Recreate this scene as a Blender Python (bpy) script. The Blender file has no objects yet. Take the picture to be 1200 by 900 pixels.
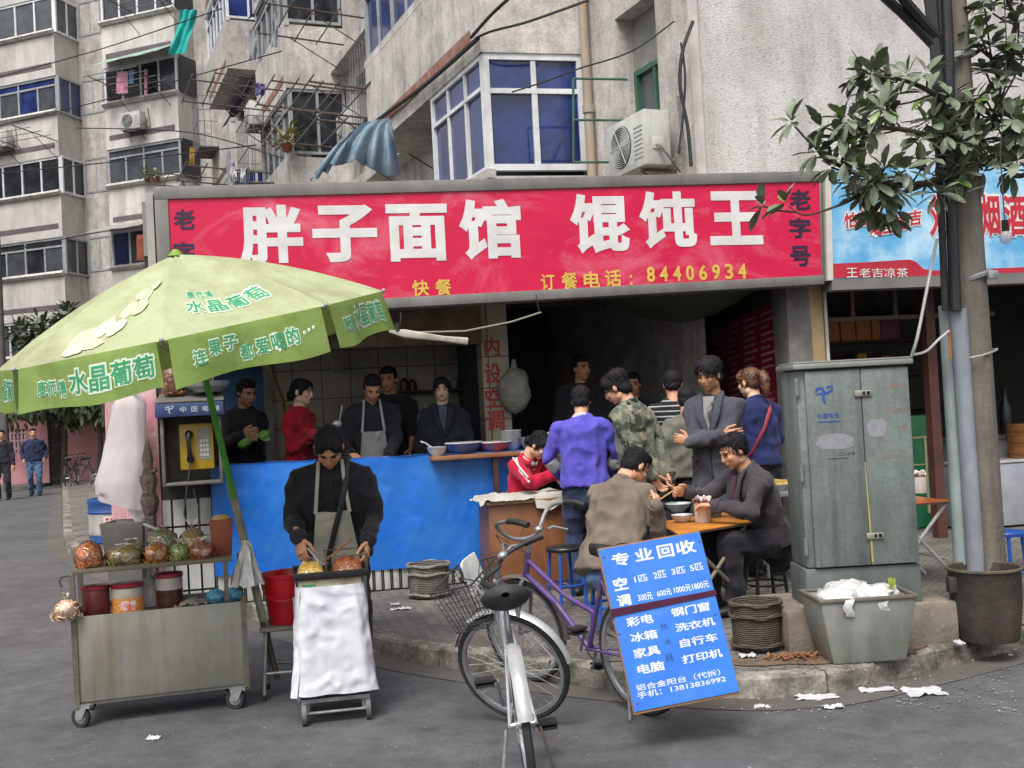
import bpy, bmesh, math, random
import numpy as np
from mathutils import Vector, Matrix, noise
V = Vector
rnd = random.Random(7)
R = math.radians
scn = bpy.context.scene
COL = scn.collection

# ------------------------------------------------------------ camera, sky, sun, exposure
CAMH = 1.6
FPX = 1300.0
RHO, PIT = R(3.05), R(1.23)
fwd = V((0, math.cos(PIT), math.sin(PIT)))
up0 = V((0, -math.sin(PIT), math.cos(PIT)))
cx = math.cos(RHO)*V((1, 0, 0)) - math.sin(RHO)*up0
cy = math.sin(RHO)*V((1, 0, 0)) + math.cos(RHO)*up0
cam_d = bpy.data.cameras.new('camera')
cam = bpy.data.objects.new('camera', cam_d)
COL.objects.link(cam)
cam.matrix_world = Matrix(((cx.x, cy.x, -fwd.x, 0), (cx.y, cy.y, -fwd.y, 0), (cx.z, cy.z, -fwd.z, CAMH), (0, 0, 0, 1)))
cam_d.sensor_width = 36
cam_d.lens = 36*FPX/1200
cam_d.clip_end = 500
cam_d.clip_start = .05
scn.camera = cam
SUN_EL, SUN_AZ = R(58), R(200)          # high veiled sun behind the camera, a little left
world = bpy.data.worlds.new('World')
scn.world = world
world.use_nodes = True
nt = world.node_tree
sky = nt.nodes.new('ShaderNodeTexSky')
sky.sky_type = 'NISHITA'
sky.sun_disc = False
sky.sun_elevation = SUN_EL
sky.sun_rotation = SUN_AZ
sky.air_density = 1.0
sky.dust_density = 6.0
hs = nt.nodes.new('ShaderNodeHueSaturation')
hs.inputs['Saturation'].default_value = .22   # overcast: grey rather than blue
nt.links.new(sky.outputs[0], hs.inputs['Color'])
nt.links.new(hs.outputs[0], nt.nodes['Background'].inputs[0])
nt.nodes['Background'].inputs[1].default_value = .14
sun_d = bpy.data.lights.new('sun', 'SUN')
sun_d.energy = 1.4
sun_d.angle = R(20)
sun_d.color = (1, .975, .94)
sun = bpy.data.objects.new('sun', sun_d)
COL.objects.link(sun)
sdir = V((math.sin(SUN_AZ)*math.cos(SUN_EL), math.cos(SUN_AZ)*math.cos(SUN_EL), math.sin(SUN_EL)))
sun.rotation_euler = sdir.to_track_quat('Z', 'Y').to_euler()
sun.location = (0, 0, 30)
scn.view_settings.view_transform = 'Standard'
scn.view_settings.look = 'None'
scn.view_settings.exposure = .55
scn.view_settings.gamma = 1
scn.cycles.max_bounces = 8
scn.cycles.diffuse_bounces = 5
scn.cycles.transparent_max_bounces = 12

# ------------------------------------------------------------ measuring the photograph: pixel -> place
def ray(px, py):
    d = (px-600)/FPX*cx + (450-py)/FPX*cy + fwd
    return d/d.y
C0 = V((0, 0, CAMH))
def at(px, py, Y): return C0 + ray(px, py)*Y
def gnd(px, py, z=0.0):
    r = ray(px, py)
    return C0 + r*((z-CAMH)/r.z)
def hit(px, py, p, n):
    r = ray(px, py)
    return C0 + r*((p-C0).dot(n)/r.dot(n))
AL = R(13)
FD = V((math.cos(AL), math.sin(AL), 0))        # along the shop front
FN = V((-math.sin(AL), math.cos(AL), 0))       # into the shop
UP = V((0, 0, 1))
O = gnd(450, 692, .12); O.z = 0
def F(s, d, z): return O + FD*s + FN*d + UP*z
def fp(px, py, d=0):
    p = hit(px, py, O+FN*d, FN)
    return (p-O).dot(FD), p.z
FM = Matrix(((FD.x, FN.x, 0, O.x), (FD.y, FN.y, 0, O.y), (0, 0, 1, 0), (0, 0, 0, 1)))  # local (s,d,z)
SD = V((-.41, 1, 0)).normalized()              # down the side street
SN = V((-SD.y, SD.x, 0))                       # out of the street facade, towards the road

# ------------------------------------------------------------ colours and materials
def lin(c):
    if isinstance(c, str):
        c = tuple(int(c[i:i+2], 16)/255 for i in (0, 2, 4))
    return tuple(((x/12.92) if x <= .04045 else ((x+.055)/1.055)**2.4) for x in c) + (1,)
MATS = {}
def M(name, c1, c2=None, rough=.75, sc=6, bump=0, bsc=None, metal=0, dirt=None, damt=.5, dsc=(3, 3, .5), spec=.5, alpha=1, trans=0, bdist=.01, coat=0, lo=.4, hi=.62, detail=6, sheen=0):
    if name in MATS: return MATS[name]
    m = bpy.data.materials.new(name)
    m.use_nodes = True
    N, L = m.node_tree.nodes, m.node_tree.links
    b = N['Principled BSDF']
    b.inputs['Roughness'].default_value = rough
    b.inputs['Metallic'].default_value = metal
    b.inputs['Specular IOR Level'].default_value = spec
    b.inputs['Coat Weight'].default_value = coat
    b.inputs['Alpha'].default_value = alpha
    b.inputs['Transmission Weight'].default_value = trans
    b.inputs['Sheen Weight'].default_value = sheen
    c1 = lin(c1)
    b.inputs['Base Color'].default_value = c1
    tc = N.new('ShaderNodeTexCoord')
    co = tc.outputs['Object']
    out = None
    if c2 is not None:
        c2 = lin(c2)
        n = N.new('ShaderNodeTexNoise'); n.inputs['Scale'].default_value = sc; n.inputs['Detail'].default_value = detail; n.inputs['Roughness'].default_value = .65
        L.new(co, n.inputs['Vector'])
        r = N.new('ShaderNodeValToRGB'); r.color_ramp.elements[0].position = lo; r.color_ramp.elements[1].position = hi
        r.color_ramp.elements[0].color = c1; r.color_ramp.elements[1].color = c2
        L.new(n.outputs['Fac'], r.inputs['Fac'])
        out = r.outputs['Color']
    if dirt is not None:
        mp = N.new('ShaderNodeMapping'); mp.inputs['Scale'].default_value = dsc
        L.new(co, mp.inputs['Vector'])
        n = N.new('ShaderNodeTexNoise'); n.inputs['Scale'].default_value = 1; n.inputs['Detail'].default_value = 9; n.inputs['Roughness'].default_value = .7
        L.new(mp.outputs[0], n.inputs['Vector'])
        r = N.new('ShaderNodeMapRange'); r.inputs['From Min'].default_value = .45; r.inputs['From Max'].default_value = .72; r.inputs['To Max'].default_value = damt
        L.new(n.outputs['Fac'], r.inputs['Value'])
        mx = N.new('ShaderNodeMix'); mx.data_type = 'RGBA'
        L.new(r.outputs[0], mx.inputs['Factor'])
        if out is not None: L.new(out, mx.inputs['A'])
        else: mx.inputs['A'].default_value = c1
        mx.inputs['B'].default_value = lin(dirt)
        out = mx.outputs['Result']
    if out is not None: L.new(out, b.inputs['Base Color'])
    if bump:
        n = N.new('ShaderNodeTexNoise'); n.inputs['Scale'].default_value = bsc or sc*6; n.inputs['Detail'].default_value = 5
        L.new(co, n.inputs['Vector'])
        bp = N.new('ShaderNodeBump'); bp.inputs['Strength'].default_value = bump; bp.inputs['Distance'].default_value = bdist
        L.new(n.outputs['Fac'], bp.inputs['Height']); L.new(bp.outputs[0], b.inputs['Normal'])
    MATS[name] = m
    return m
def streaks(m, c, amt, sc=(7, 7, .35), lo=.5):
    """thin run-down stains that belong to the wall itself"""
    N, L, b = nodes(m)
    tc = N.new('ShaderNodeTexCoord'); mp = N.new('ShaderNodeMapping'); mp.inputs['Scale'].default_value = sc
    n = N.new('ShaderNodeTexNoise'); n.inputs['Scale'].default_value = 1; n.inputs['Detail'].default_value = 6; n.inputs['Roughness'].default_value = .75
    L.new(tc.outputs['Object'], mp.inputs[0]); L.new(mp.outputs[0], n.inputs['Vector'])
    r = N.new('ShaderNodeMapRange'); r.inputs['From Min'].default_value = lo; r.inputs['From Max'].default_value = lo+.2; r.inputs['To Max'].default_value = amt
    L.new(n.outputs['Fac'], r.inputs['Value'])
    mx = N.new('ShaderNodeMix'); mx.data_type = 'RGBA'
    L.new(r.outputs[0], mx.inputs['Factor']); L.new(b.inputs['Base Color'].links[0].from_socket, mx.inputs['A']); mx.inputs['B'].default_value = lin(c)
    L.new(mx.outputs['Result'], b.inputs['Base Color'])
def wrinkles(m, strength, dist, sc=(1, 1, 1), scale=5, distort=.7, detail=2.5):
    N, L, b = nodes(m)
    tc = N.new('ShaderNodeTexCoord'); mp = N.new('ShaderNodeMapping'); mp.inputs['Scale'].default_value = sc; mp.inputs['Rotation'].default_value = (.4, .3, .5)
    n = N.new('ShaderNodeTexNoise'); n.noise_type = 'RIDGED_MULTIFRACTAL'; n.inputs['Scale'].default_value = scale; n.inputs['Detail'].default_value = detail; n.inputs['Distortion'].default_value = distort
    L.new(tc.outputs['Object'], mp.inputs[0]); L.new(mp.outputs[0], n.inputs['Vector'])
    bp = N.new('ShaderNodeBump'); bp.inputs['Strength'].default_value = strength; bp.inputs['Distance'].default_value = dist
    L.new(n.outputs['Fac'], bp.inputs['Height'])
    l = b.inputs['Normal'].links
    if l: L.new(bp.outputs[0], l[0].from_node.inputs['Normal'])
    else: L.new(bp.outputs[0], b.inputs['Normal'])
def thin(m, amt):
    """cloth or film thin enough to let light through"""
    N, L, b = nodes(m)
    t = N.new('ShaderNodeBsdfTranslucent'); mx = N.new('ShaderNodeMixShader'); mx.inputs[0].default_value = amt
    L.new(b.inputs['Base Color'].links[0].from_socket, t.inputs['Color'])
    o = N['Material Output']
    L.new(b.outputs[0], mx.inputs[1]); L.new(t.outputs[0], mx.inputs[2]); L.new(mx.outputs[0], o.inputs[0])
def nodes(m): return m.node_tree.nodes, m.node_tree.links, m.node_tree.nodes['Principled BSDF']

# ------------------------------------------------------------ objects
WM = {}
def link(o, parent=None, mw=None):
    COL.objects.link(o)
    mw = mw or Matrix.Identity(4)
    if parent is not None:
        o.parent = parent
        o.matrix_local = WM[parent].inverted() @ mw
    else:
        o.matrix_world = mw
    WM[o] = mw
    return o
def tag(o, label=None, cat=None, group=None, kind=None):
    if label: o['label'] = label
    if cat: o['category'] = cat
    if group: o['group'] = group
    if kind: o['kind'] = kind
    return o
def thing(name, label, cat, loc=(0, 0, 0), rz=0, group=None, mw=None):
    o = bpy.data.objects.new(name, None)
    o.empty_display_size = .1
    link(o, None, mw or Matrix.Translation(V(loc)) @ Matrix.Rotation(rz, 4, 'Z'))
    return tag(o, label, cat, group)
def frame(o, xd, yd, zd=None):
    xd, yd = V(xd), V(yd)
    zd = V(zd) if zd is not None else xd.cross(yd)
    return Matrix(((xd.x, yd.x, zd.x, o[0]), (xd.y, yd.y, zd.y, o[1]), (xd.z, yd.z, zd.z, o[2]), (0, 0, 0, 1)))
class MB:
    """collects geometry in the frame m (default world); build() makes ONE mesh object"""
    def __init__(s, m=None):
        s.m = m or Matrix.Identity(4); s.v = []; s.f = []; s.mi = []; s.cur = 0
    def add(s, vs, fs):
        b = len(s.v)
        s.v += [s.m @ V(p) for p in vs]
        s.f += [tuple(i+b for i in f) for f in fs]
        s.mi += [s.cur]*len(fs)
        return s
    def box(s, c, size, rot=None, taper=1.0):
        hx, hy, hz = (k/2 for k in size)
        vs = []
        for z in (-1, 1):
            t = taper if z > 0 else 1
            for x, y in ((-1, -1), (1, -1), (1, 1), (-1, 1)):
                p = V((x*hx*t, y*hy*t, z*hz))
                if rot is not None: p = rot @ p
                vs.append(p+V(c))
        return s.add(vs, [(3, 2, 1, 0), (4, 5, 6, 7), (0, 1, 5, 4), (1, 2, 6, 5), (2, 3, 7, 6), (3, 0, 4, 7)])
    def b2(s, lo, hi):
        return s.box([(a+b)/2 for a, b in zip(lo, hi)], [abs(b-a) for a, b in zip(lo, hi)])
    def quad(s, *p): return s.add(p, [tuple(range(len(p)))])
    def tube(s, pts, r, n=8, flat=1.0, side=None, caps=True, round_=False, closed=False):
        pts = [V(p) for p in pts]
        k = len(pts)
        rs = list(r) if isinstance(r, (list, tuple)) else [r]*k
        if round_ and k > 1:
            a = (pts[0]-pts[1]).normalized(); b = (pts[-1]-pts[-2]).normalized()
            r0, r1 = rs[0], rs[-1]
            pts = [pts[0]+a*r0*.95, pts[0]+a*r0*.6] + pts + [pts[-1]+b*r1*.6, pts[-1]+b*r1*.95]
            rs = [r0*.3, r0*.8] + rs + [r1*.8, r1*.3]
            k = len(pts)
        vs, fs = [], []
        prev = None
        for i, p in enumerate(pts):
            if closed: d = pts[(i+1) % k]-pts[i-1]
            else: d = pts[min(i+1, k-1)]-pts[max(i-1, 0)]
            d = d.normalized() if d.length > 1e-9 else V((0, 0, 1))
            u = V(side) if side is not None else (prev if prev is not None else (V((0, 0, 1)) if abs(d.z) < .9 else V((1, 0, 0))))
            u = u - d*u.dot(d)
            u = u.normalized() if u.length > 1e-6 else d.orthogonal().normalized()
            prev = u
            w = d.cross(u)
            for j in range(n):
                a = 2*math.pi*j/n
                vs.append(p + u*(math.cos(a)*rs[i]) + w*(math.sin(a)*rs[i]*flat))
        for i in range(k if closed else k-1):
            for j in range(n):
                i2 = (i+1) % k
                fs.append((i*n+j, i*n+(j+1) % n, i2*n+(j+1) % n, i2*n+j))
        if caps and not closed:
            fs.append(tuple(range(n-1, -1, -1))); fs.append(tuple((k-1)*n+j for j in range(n)))
        return s.add(vs, fs)
    def cyl(s, p0, p1, r0, r1=None, n=20): return s.tube([p0, p1], [r0, r0 if r1 is None else r1], n)
    def ball(s, c, r, n=12, mtx=None):
        if not isinstance(r, (tuple, list)): r = (r, r, r)
        vs, fs = [], []
        k = max(6, n//2+1)
        for i in range(1, k):
            t = math.pi*i/k
            for j in range(n):
                a = 2*math.pi*j/n
                vs.append(V((r[0]*math.sin(t)*math.cos(a), r[1]*math.sin(t)*math.sin(a), r[2]*math.cos(t))))
        vs += [V((0, 0, r[2])), V((0, 0, -r[2]))]
        for i in range(k-2):
            for j in range(n):
                fs.append((i*n+j, (i+1)*n+j, (i+1)*n+(j+1) % n, i*n+(j+1) % n))
        T, B = len(vs)-2, len(vs)-1
        for j in range(n):
            fs.append((T, j, (j+1) % n)); fs.append((B, (k-2)*n+(j+1) % n, (k-2)*n+j))
        if mtx is not None: vs = [mtx.to_3x3() @ p for p in vs]
        return s.add([p+V(c) for p in vs], fs)
    def lathe(s, prof, c=(0, 0, 0), n=24, ax=None, wob=0):
        """prof: (radius, height) list about z"""
        vs, fs = [], []
        for r, z in prof:
            for j in range(n):
                a = 2*math.pi*j/n
                q = r*(1+wob*noise.noise(V((math.cos(a)*2, math.sin(a)*2, z*8))))
                vs.append(V((q*math.cos(a), q*math.sin(a), z)))
        if ax is not None: vs = [ax @ p for p in vs]
        for i in range(len(prof)-1):
            for j in range(n):
                fs.append((i*n+j, i*n+(j+1) % n, (i+1)*n+(j+1) % n, (i+1)*n+j))
        return s.add([p+V(c) for p in vs], fs)
    def prism(s, poly, z0, z1):
        n = len(poly)
        vs = [V((p[0], p[1], z0)) for p in poly]+[V((p[0], p[1], z1)) for p in poly]
        return s.add(vs, [tuple(range(n-1, -1, -1)), tuple(range(n, 2*n))]+[(i, (i+1) % n, n+(i+1) % n, n+i) for i in range(n)])
    def grid(s, fn, nu, nv):
        vs = [V(fn(i/nu, j/nv)) for j in range(nv+1) for i in range(nu+1)]
        fs = [(j*(nu+1)+i, j*(nu+1)+i+1, (j+1)*(nu+1)+i+1, (j+1)*(nu+1)+i) for j in range(nv) for i in range(nu)]
        return s.add(vs, fs)
    def build(s, name, mat, parent=None, bevel=0, smooth=35, loc=None, label=None, thick=0):
        me = bpy.data.meshes.new(name)
        mw = WM[parent] if parent is not None else (Matrix.Translation(V(loc)) if loc is not None else Matrix.Identity(4))
        inv = mw.inverted()
        me.from_pydata([inv @ p for p in s.v], [], s.f)
        for m in (mat if isinstance(mat, (list, tuple)) else [mat]): me.materials.append(m)
        if any(s.mi): me.polygons.foreach_set('material_index', s.mi)
        if bevel or thick:
            bm = bmesh.new(); bm.from_mesh(me)
            if thick:
                bm.normal_update()
                bmesh.ops.solidify(bm, geom=bm.faces[:], thickness=thick)
            if bevel:
                bmesh.ops.recalc_face_normals(bm, faces=bm.faces)
                es = [e for e in bm.edges if len(e.link_faces) == 2 and e.calc_face_angle(0) > .6]
                bmesh.ops.bevel(bm, geom=es, offset=bevel, segments=2, affect='EDGES', profile=.5)
            bm.to_mesh(me); bm.free()
        me.validate()
        if smooth:
            me.polygons.foreach_set('use_smooth', [True]*len(me.polygons))
            me.set_sharp_from_angle(angle=R(smooth))
        me.update()
        o = bpy.data.objects.new(name, me)
        link(o, parent, mw)
        if label: o['label'] = label
        return o
def copy_tree(o, mw, label=None, parent=None):
    """copy of a thing and of its parts, placed by the matrix mw"""
    def rec(src, par):
        c = src.copy()
        COL.objects.link(c)
        if par is None:
            c.matrix_world = mw; WM[c] = mw
        else:
            c.parent = par; WM[c] = WM[par] @ src.matrix_local
        for ch in src.children: rec(ch, c)
        return c
    r = rec(o, parent)
    if label: r['label'] = label
    return r
# ------------------------------------------------------------ writing
TEXTC = {}
def text_verts(body, bold=0.0, spacing=1.0, ref=None):
    key = (body, bold, spacing, ref)
    if key in TEXTC: return TEXTC[key]
    cu = bpy.data.curves.new('txt', 'FONT')
    cu.body = body
    cu.resolution_u = 3
    cu.space_character = spacing
    if bold:
        cu.bevel_depth = bold; cu.bevel_resolution = 0; cu.extrude = .001
    o = bpy.data.objects.new('txt', cu)
    COL.objects.link(o)
    dg = bpy.context.evaluated_depsgraph_get()
    dg.update()
    me = bpy.data.meshes.new_from_object(o.evaluated_get(dg))
    n = len(me.vertices)
    co = np.empty(n*3); me.vertices.foreach_get('co', co); co = co.reshape(-1, 3)
    fs = [tuple(p.vertices) for p in me.polygons]
    bpy.data.objects.remove(o); bpy.data.curves.remove(cu); bpy.data.meshes.remove(me)
    lo, hi = co[:, :2].min(0), co[:, :2].max(0)
    if ref is not None: lo, hi = lo+(bold-ref), hi-(bold-ref)   # an outline keeps the size of the letter it surrounds
    q = np.empty((n, 3)); q[:, :2] = (co[:, :2]-lo)/(hi-lo); q[:, 2] = co[:, 2]/(hi-lo)[1]
    TEXTC[key] = (q.tolist(), fs, (hi-lo)[0]/(hi-lo)[1])
    return TEXTC[key]
def write(mb, body, fn, bold=0.0, spacing=1.0, ref=None):
    """add the letters to mb; fn maps (u,v) in the text's box and the stroke's relief d to a point"""
    q, fs, asp = text_verts(body, bold, spacing, ref)
    return mb.add([fn(u, v, d) for u, v, d in q], fs)
def write_rect(mb, body, o, xd, yd, w, h, bold=0, spacing=1.0):
    o, xd, yd = V(o), V(xd), V(yd)
    nn = xd.cross(yd)
    return write(mb, body, lambda u, v, d: o+xd*(u*w)+yd*(v*h)+nn*(d*h*.03), bold, spacing)

# ------------------------------------------------------------ leaves
def leaf(mb, p, d, n, L, W):
    d = V(d).normalized(); n = V(n); n = (n-d*n.dot(d))
    n = n.normalized() if n.length > 1e-5 else d.orthogonal().normalized()
    w = d.cross(n)
    pts = []
    for t, k in ((0, .05), (.3, .75), (.62, 1), (.88, .55), (1, 0)):
        q = V(p)+d*(L*t)-n*(L*.18*t*t)
        pts.append((q+w*(W*k*.5)+n*(W*.12*k), q-n*0, q-w*(W*k*.5)+n*(W*.12*k)))
    vs = [x for r in pts for x in r]
    fs = []
    for i in range(len(pts)-1):
        a = i*3
        fs += [(a, a+1, a+4, a+3), (a+1, a+2, a+5, a+4)]
    mb.add(vs, fs)
# ============================================================ SETTING
asphalt = M('asphalt', '4b4b4d', '58585a', rough=.8, sc=.9, bump=.6, bsc=150, dirt='48474a', damt=.4, dsc=(.25, .4, 1), bdist=.004, spec=.5)
pave = M('pavement', '706b66', '89837c', rough=.85, sc=2.5, bump=.2, bsc=90, dirt='3e3934', damt=.8, dsc=(1.2, 1.2, 1), bdist=.004)
kerbm = M('kerb_stone', '6d6962', '8f8a80', rough=.9, sc=5, bump=.6, bsc=60, dirt='352e26', damt=.95, dsc=(1.1, 1.1, 3.5), bdist=.006)
def brick_bump(m, sc, rot=.9, col=True, mortar='443f3a'):
    N, L, b = nodes(m)
    tc = N.new('ShaderNodeTexCoord'); mp = N.new('ShaderNodeMapping'); mp.inputs['Rotation'].default_value = (0, 0, rot)
    br = N.new('ShaderNodeTexBrick'); br.inputs['Scale'].default_value = sc; br.inputs['Mortar Size'].default_value = .022
    br.inputs['Color1'].default_value = (1, 1, 1, 1); br.inputs['Color2'].default_value = (.72, .72, .72, 1); br.inputs['Mortar'].default_value = (.3, .28, .26, 1)
    L.new(tc.outputs['Object'], mp.inputs[0]); L.new(mp.outputs[0], br.inputs['Vector'])
    src = b.inputs['Base Color'].links[0].from_socket
    mx = N.new('ShaderNodeMix'); mx.data_type = 'RGBA'; mx.blend_type = 'MULTIPLY'; mx.inputs['Factor'].default_value = 1
    L.new(src, mx.inputs['A']); L.new(br.outputs['Color'], mx.inputs['B']); L.new(mx.outputs['Result'], b.inputs['Base Color'])
brick_bump(pave, 4.2, .55)
def grain(m, sc, lo, amt, sc2=None):
    N, L, b = nodes(m)
    tc = N.new('ShaderNodeTexCoord')
    src = b.inputs['Base Color'].links[0].from_socket
    for k, q in enumerate([sc] + ([sc2] if sc2 else [])):
        n = N.new('ShaderNodeTexNoise'); n.inputs['Scale'].default_value = q; n.inputs['Detail'].default_value = 4; n.inputs['Roughness'].default_value = .8
        L.new(tc.outputs['Object'], n.inputs['Vector'])
        r = N.new('ShaderNodeMapRange'); r.inputs['From Min'].default_value = .3; r.inputs['From Max'].default_value = .7; r.inputs['To Min'].default_value = lo; r.inputs['To Max'].default_value = 2-lo
        L.new(n.outputs['Fac'], r.inputs['Value'])
        cc = N.new('ShaderNodeCombineColor')
        for j in range(3): L.new(r.outputs[0], cc.inputs[j])
        mx = N.new('ShaderNodeMix'); mx.data_type = 'RGBA'; mx.blend_type = 'MULTIPLY'; mx.inputs['Factor'].default_value = amt
        L.new(src, mx.inputs['A']); L.new(cc.outputs[0], mx.inputs['B'])
        src = mx.outputs['Result']
    L.new(src, b.inputs['Base Color'])
grain(asphalt, 70, .7, 1, 5)
grain(kerbm, 45, .6, 1, 5)
# road: one sheet to the horizon, with the two streets
mb = MB()
mb.grid(lambda u, v: (-200+400*u, -150+400*v, 0), 4, 4)
road = tag(mb.build('road', asphalt, smooth=0), kind='structure')
kp = [(-24.5, 60), (-15.55, 38), (-9.5, 23.2), (-6.35, 15.5), (-5.6, 14.1), (-4.6, 12.4), (-2.8, 9.8), (-.99, 7.46), (-.37, 6.84), (.4, 6.26), (1.05, 5.91), (1.42, 5.87), (1.78, 5.98), (2.97, 6.67), (5.5, 8.25), (12, 12.5), (30, 24)]
def catmull(P, k=6):
    out = []
    for i in range(len(P)-1):
        p0, p1, p2, p3 = (V(P[max(i-1, 0)]), V(P[i]), V(P[i+1]), V(P[min(i+2, len(P)-1)]))
        for j in range(k):
            t = j/k
            out.append(.5*((2*p1)+(p2-p0)*t+(2*p0-5*p1+4*p2-p3)*t*t+(3*p1-p0-3*p2+p3)*t**3))
    out.append(V(P[-1]))
    return out
kc = catmull([(x, y, 0) for x, y in kp], 4)
def offs(P, o):
    r = []
    for i, p in enumerate(P):
        d = (P[min(i+1, len(P)-1)]-P[max(i-1, 0)]).normalized()
        r.append(p+V((-d.y, d.x, 0))*o)
    return r
kin = offs(kc, .13)
KZ = .12
mb = MB()
vs = []
# pavement: strip between the kerb and a line far inside the block
inn = [V((p.x*.2+14, max(p.y, 8)+22, 0)) for p in kin]
n = len(kin)
sub = 14
def pv(u, v):
    i = min(int(u*(n-1)), n-2); t = u*(n-1)-i
    a = kin[i].lerp(kin[i+1], t); b = inn[i].lerp(inn[i+1], t)
    q = a.lerp(b, v)
    return (q.x, q.y, KZ)
mb.grid(pv, n-1, 6)
tag(mb.build('pavement', pave, smooth=0), kind='structure')
# kerb stones, each a bevelled block following the line, in one sheet of kerb
mb = MB()
acc = [0]
for i in range(1, n): acc.append(acc[-1]+(kc[i]-kc[i-1]).length)
def along(P, s):
    for i in range(1, n):
        if acc[i] >= s:
            t = (s-acc[i-1])/max(acc[i]-acc[i-1], 1e-6)
            return P[i-1].lerp(P[i], t)
    return P[-1]
s = 0
while s < acc[-1]-.8:
    L_ = .78+.1*rnd.random()
    dz = rnd.uniform(-.006, .006)
    ring = []
    k = 4
    for j in range(k+1):
        q = s+L_*j/k*.985
        a, b = along(kc, q), along(kin, q)
        ring.append([a+UP*-.02, a+(b-a)*.06+UP*(KZ-.014+dz), a+(b-a)*.2+UP*(KZ+.002+dz), b+UP*(KZ+.003+dz), b+UP*-.02])
    for j in range(k):
        for m_ in range(4):
            mb.add([ring[j][m_], ring[j+1][m_], ring[j+1][m_+1], ring[j][m_+1]], [(0, 1, 2, 3)])
    mb.add(ring[0], [(0, 1, 2, 3, 4)]); mb.add(ring[k], [(4, 3, 2, 1, 0)])
    s += L_
tag(mb.build('kerb', kerbm, smooth=30), kind='structure')
# concrete gutter strip at the foot of the kerb
mb = MB()
gut = offs(kc, -.22)
for i in range(n-1):
    mb.quad(kc[i]+UP*.004, kc[i+1]+UP*.004, gut[i+1]+UP*.004, gut[i]+UP*.004)
tag(mb.build('gutter', M('gutter', '55534f', '615f5b', rough=.85, sc=3, dirt='4a4036', damt=.9, dsc=(1.5, 1.5, 1), bump=.3, bsc=120, bdist=.004), smooth=0), kind='structure')
# old soil and spilt dirt on the corner of the pavement (flat, irregular)
def patch(name, c, rx, ry, rz, mat, z, seed=1, n=40):
    mb = MB()
    pts = []
    for j in range(n):
        a = 2*math.pi*j/n
        q = 1+.35*noise.noise(V((math.cos(a)*1.7+seed, math.sin(a)*1.7, seed)))+.12*noise.noise(V((math.cos(a)*5, math.sin(a)*5, seed)))
        x, y = rx*q*math.cos(a), ry*q*math.sin(a)
        pts.append(V((c[0]+x*math.cos(rz)-y*math.sin(rz), c[1]+x*math.sin(rz)+y*math.cos(rz), z)))
    mb.add(pts, [tuple(range(n))])
    return mb.build(name, mat, smooth=0)
soil = M('spilt_soil', '6b5644', '55483c', rough=.95, sc=9, bump=.6, bsc=80, dirt='7d6a58', damt=.8, dsc=(8, 8, 8))
c = gnd(960, 776, KZ)
tag(patch('soil', (c.x+.1, c.y+.12), .62, .16, .12, soil, KZ+.006, 3), kind='stuff', label='brown soil trodden over the kerb corner round the grey bin', cat='soil')

# ---------------------------------------------------------------- materials of the buildings
conc = M('concrete_render', 'b8b3ad', 'c6c1bb', rough=.9, sc=1.6, bump=.3, bsc=45, dirt='6a645f', damt=.6, dsc=(2.2, 2.2, .7))
concd = M('concrete_old', 'b0aba5', 'bfbab4', rough=.9, sc=1.3, bump=.3, bsc=45, dirt='65605a', damt=.65, dsc=(1.6, 1.6, .6))
pebble = M('pebbledash', 'ccc8c5', 'bab5b1', rough=.95, sc=1.1, bump=.6, bsc=70, dirt='7c736d', damt=.55, dsc=(.9, .9, .4), bdist=.02)
def pebbles(m):
    N, L, b = nodes(m)
    tc = N.new('ShaderNodeTexCoord')
    n = N.new('ShaderNodeTexNoise'); n.inputs['Scale'].default_value = 34; n.inputs['Detail'].default_value = 6; n.inputs['Roughness'].default_value = .75
    L.new(tc.outputs['Object'], n.inputs['Vector'])
    r = N.new('ShaderNodeMapRange'); r.inputs['From Min'].default_value = .34; r.inputs['From Max'].default_value = .48; r.inputs['To Min'].default_value = .6
    L.new(n.outputs['Fac'], r.inputs['Value'])
    mx = N.new('ShaderNodeMix'); mx.data_type = 'RGBA'; mx.blend_type = 'MULTIPLY'; mx.inputs['Factor'].default_value = 1
    src = b.inputs['Base Color'].links[0].from_socket
    L.new(src, mx.inputs['A'])
    cc = N.new('ShaderNodeCombineColor')
    for k in range(3): L.new(r.outputs[0], cc.inputs[k])
    L.new(cc.outputs[0], mx.inputs['B']); L.new(mx.outputs['Result'], b.inputs['Base Color'])
pebbles(pebble)
grain(conc, 30, .75, 1, 3)
grain(concd, 30, .75, 1, 3)
streaks(conc, '6d6762', .4, (4, 4, .5))
streaks(concd, '66605b', .45, (3.5, 3.5, .5))
streaks(pebble, '7d7772', .4, (3, 3, .3))
brickm = M('red_brick', '93604c', '7c5347', rough=.9, sc=14, dirt='9b8f86', damt=.9, dsc=(5, 5, 4), bump=.5, bsc=40)
glass_blue = M('blue_glass', '16224d', '293b78', rough=.06, sc=1.5, spec=.8)
glass_dark = M('dark_glass', '1b1f26', '31353b', rough=.08, sc=2, spec=.8)
glass_grey = M('grey_glass', '4d5358', '3a3e44', rough=.12, sc=2, spec=.7)
white_fr = M('white_frame', 'e0e2e4', 'cfd1d3', rough=.45, sc=5, dirt='8c8880', damt=.5)
steel_fr = M('aluminium_frame', '9ea1a3', '8c8e90', rough=.4, sc=5)
curtain = M('curtain_cloth', '8d8f9c', '6f7280', rough=.9, sc=4)
blackm = M('black_void', '0d0d0e', rough=.9)
rust = M('rusty_steel', '4a4441', '6b574c', rough=.75, sc=20, metal=.3, bump=.3)
galv = M('galvanised_steel', '9a9c9c', '7d7f80', rough=.5, sc=18, metal=.4)
greenfr = M('green_paint', '34584a', '456a5a', rough=.5, sc=8)
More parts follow.
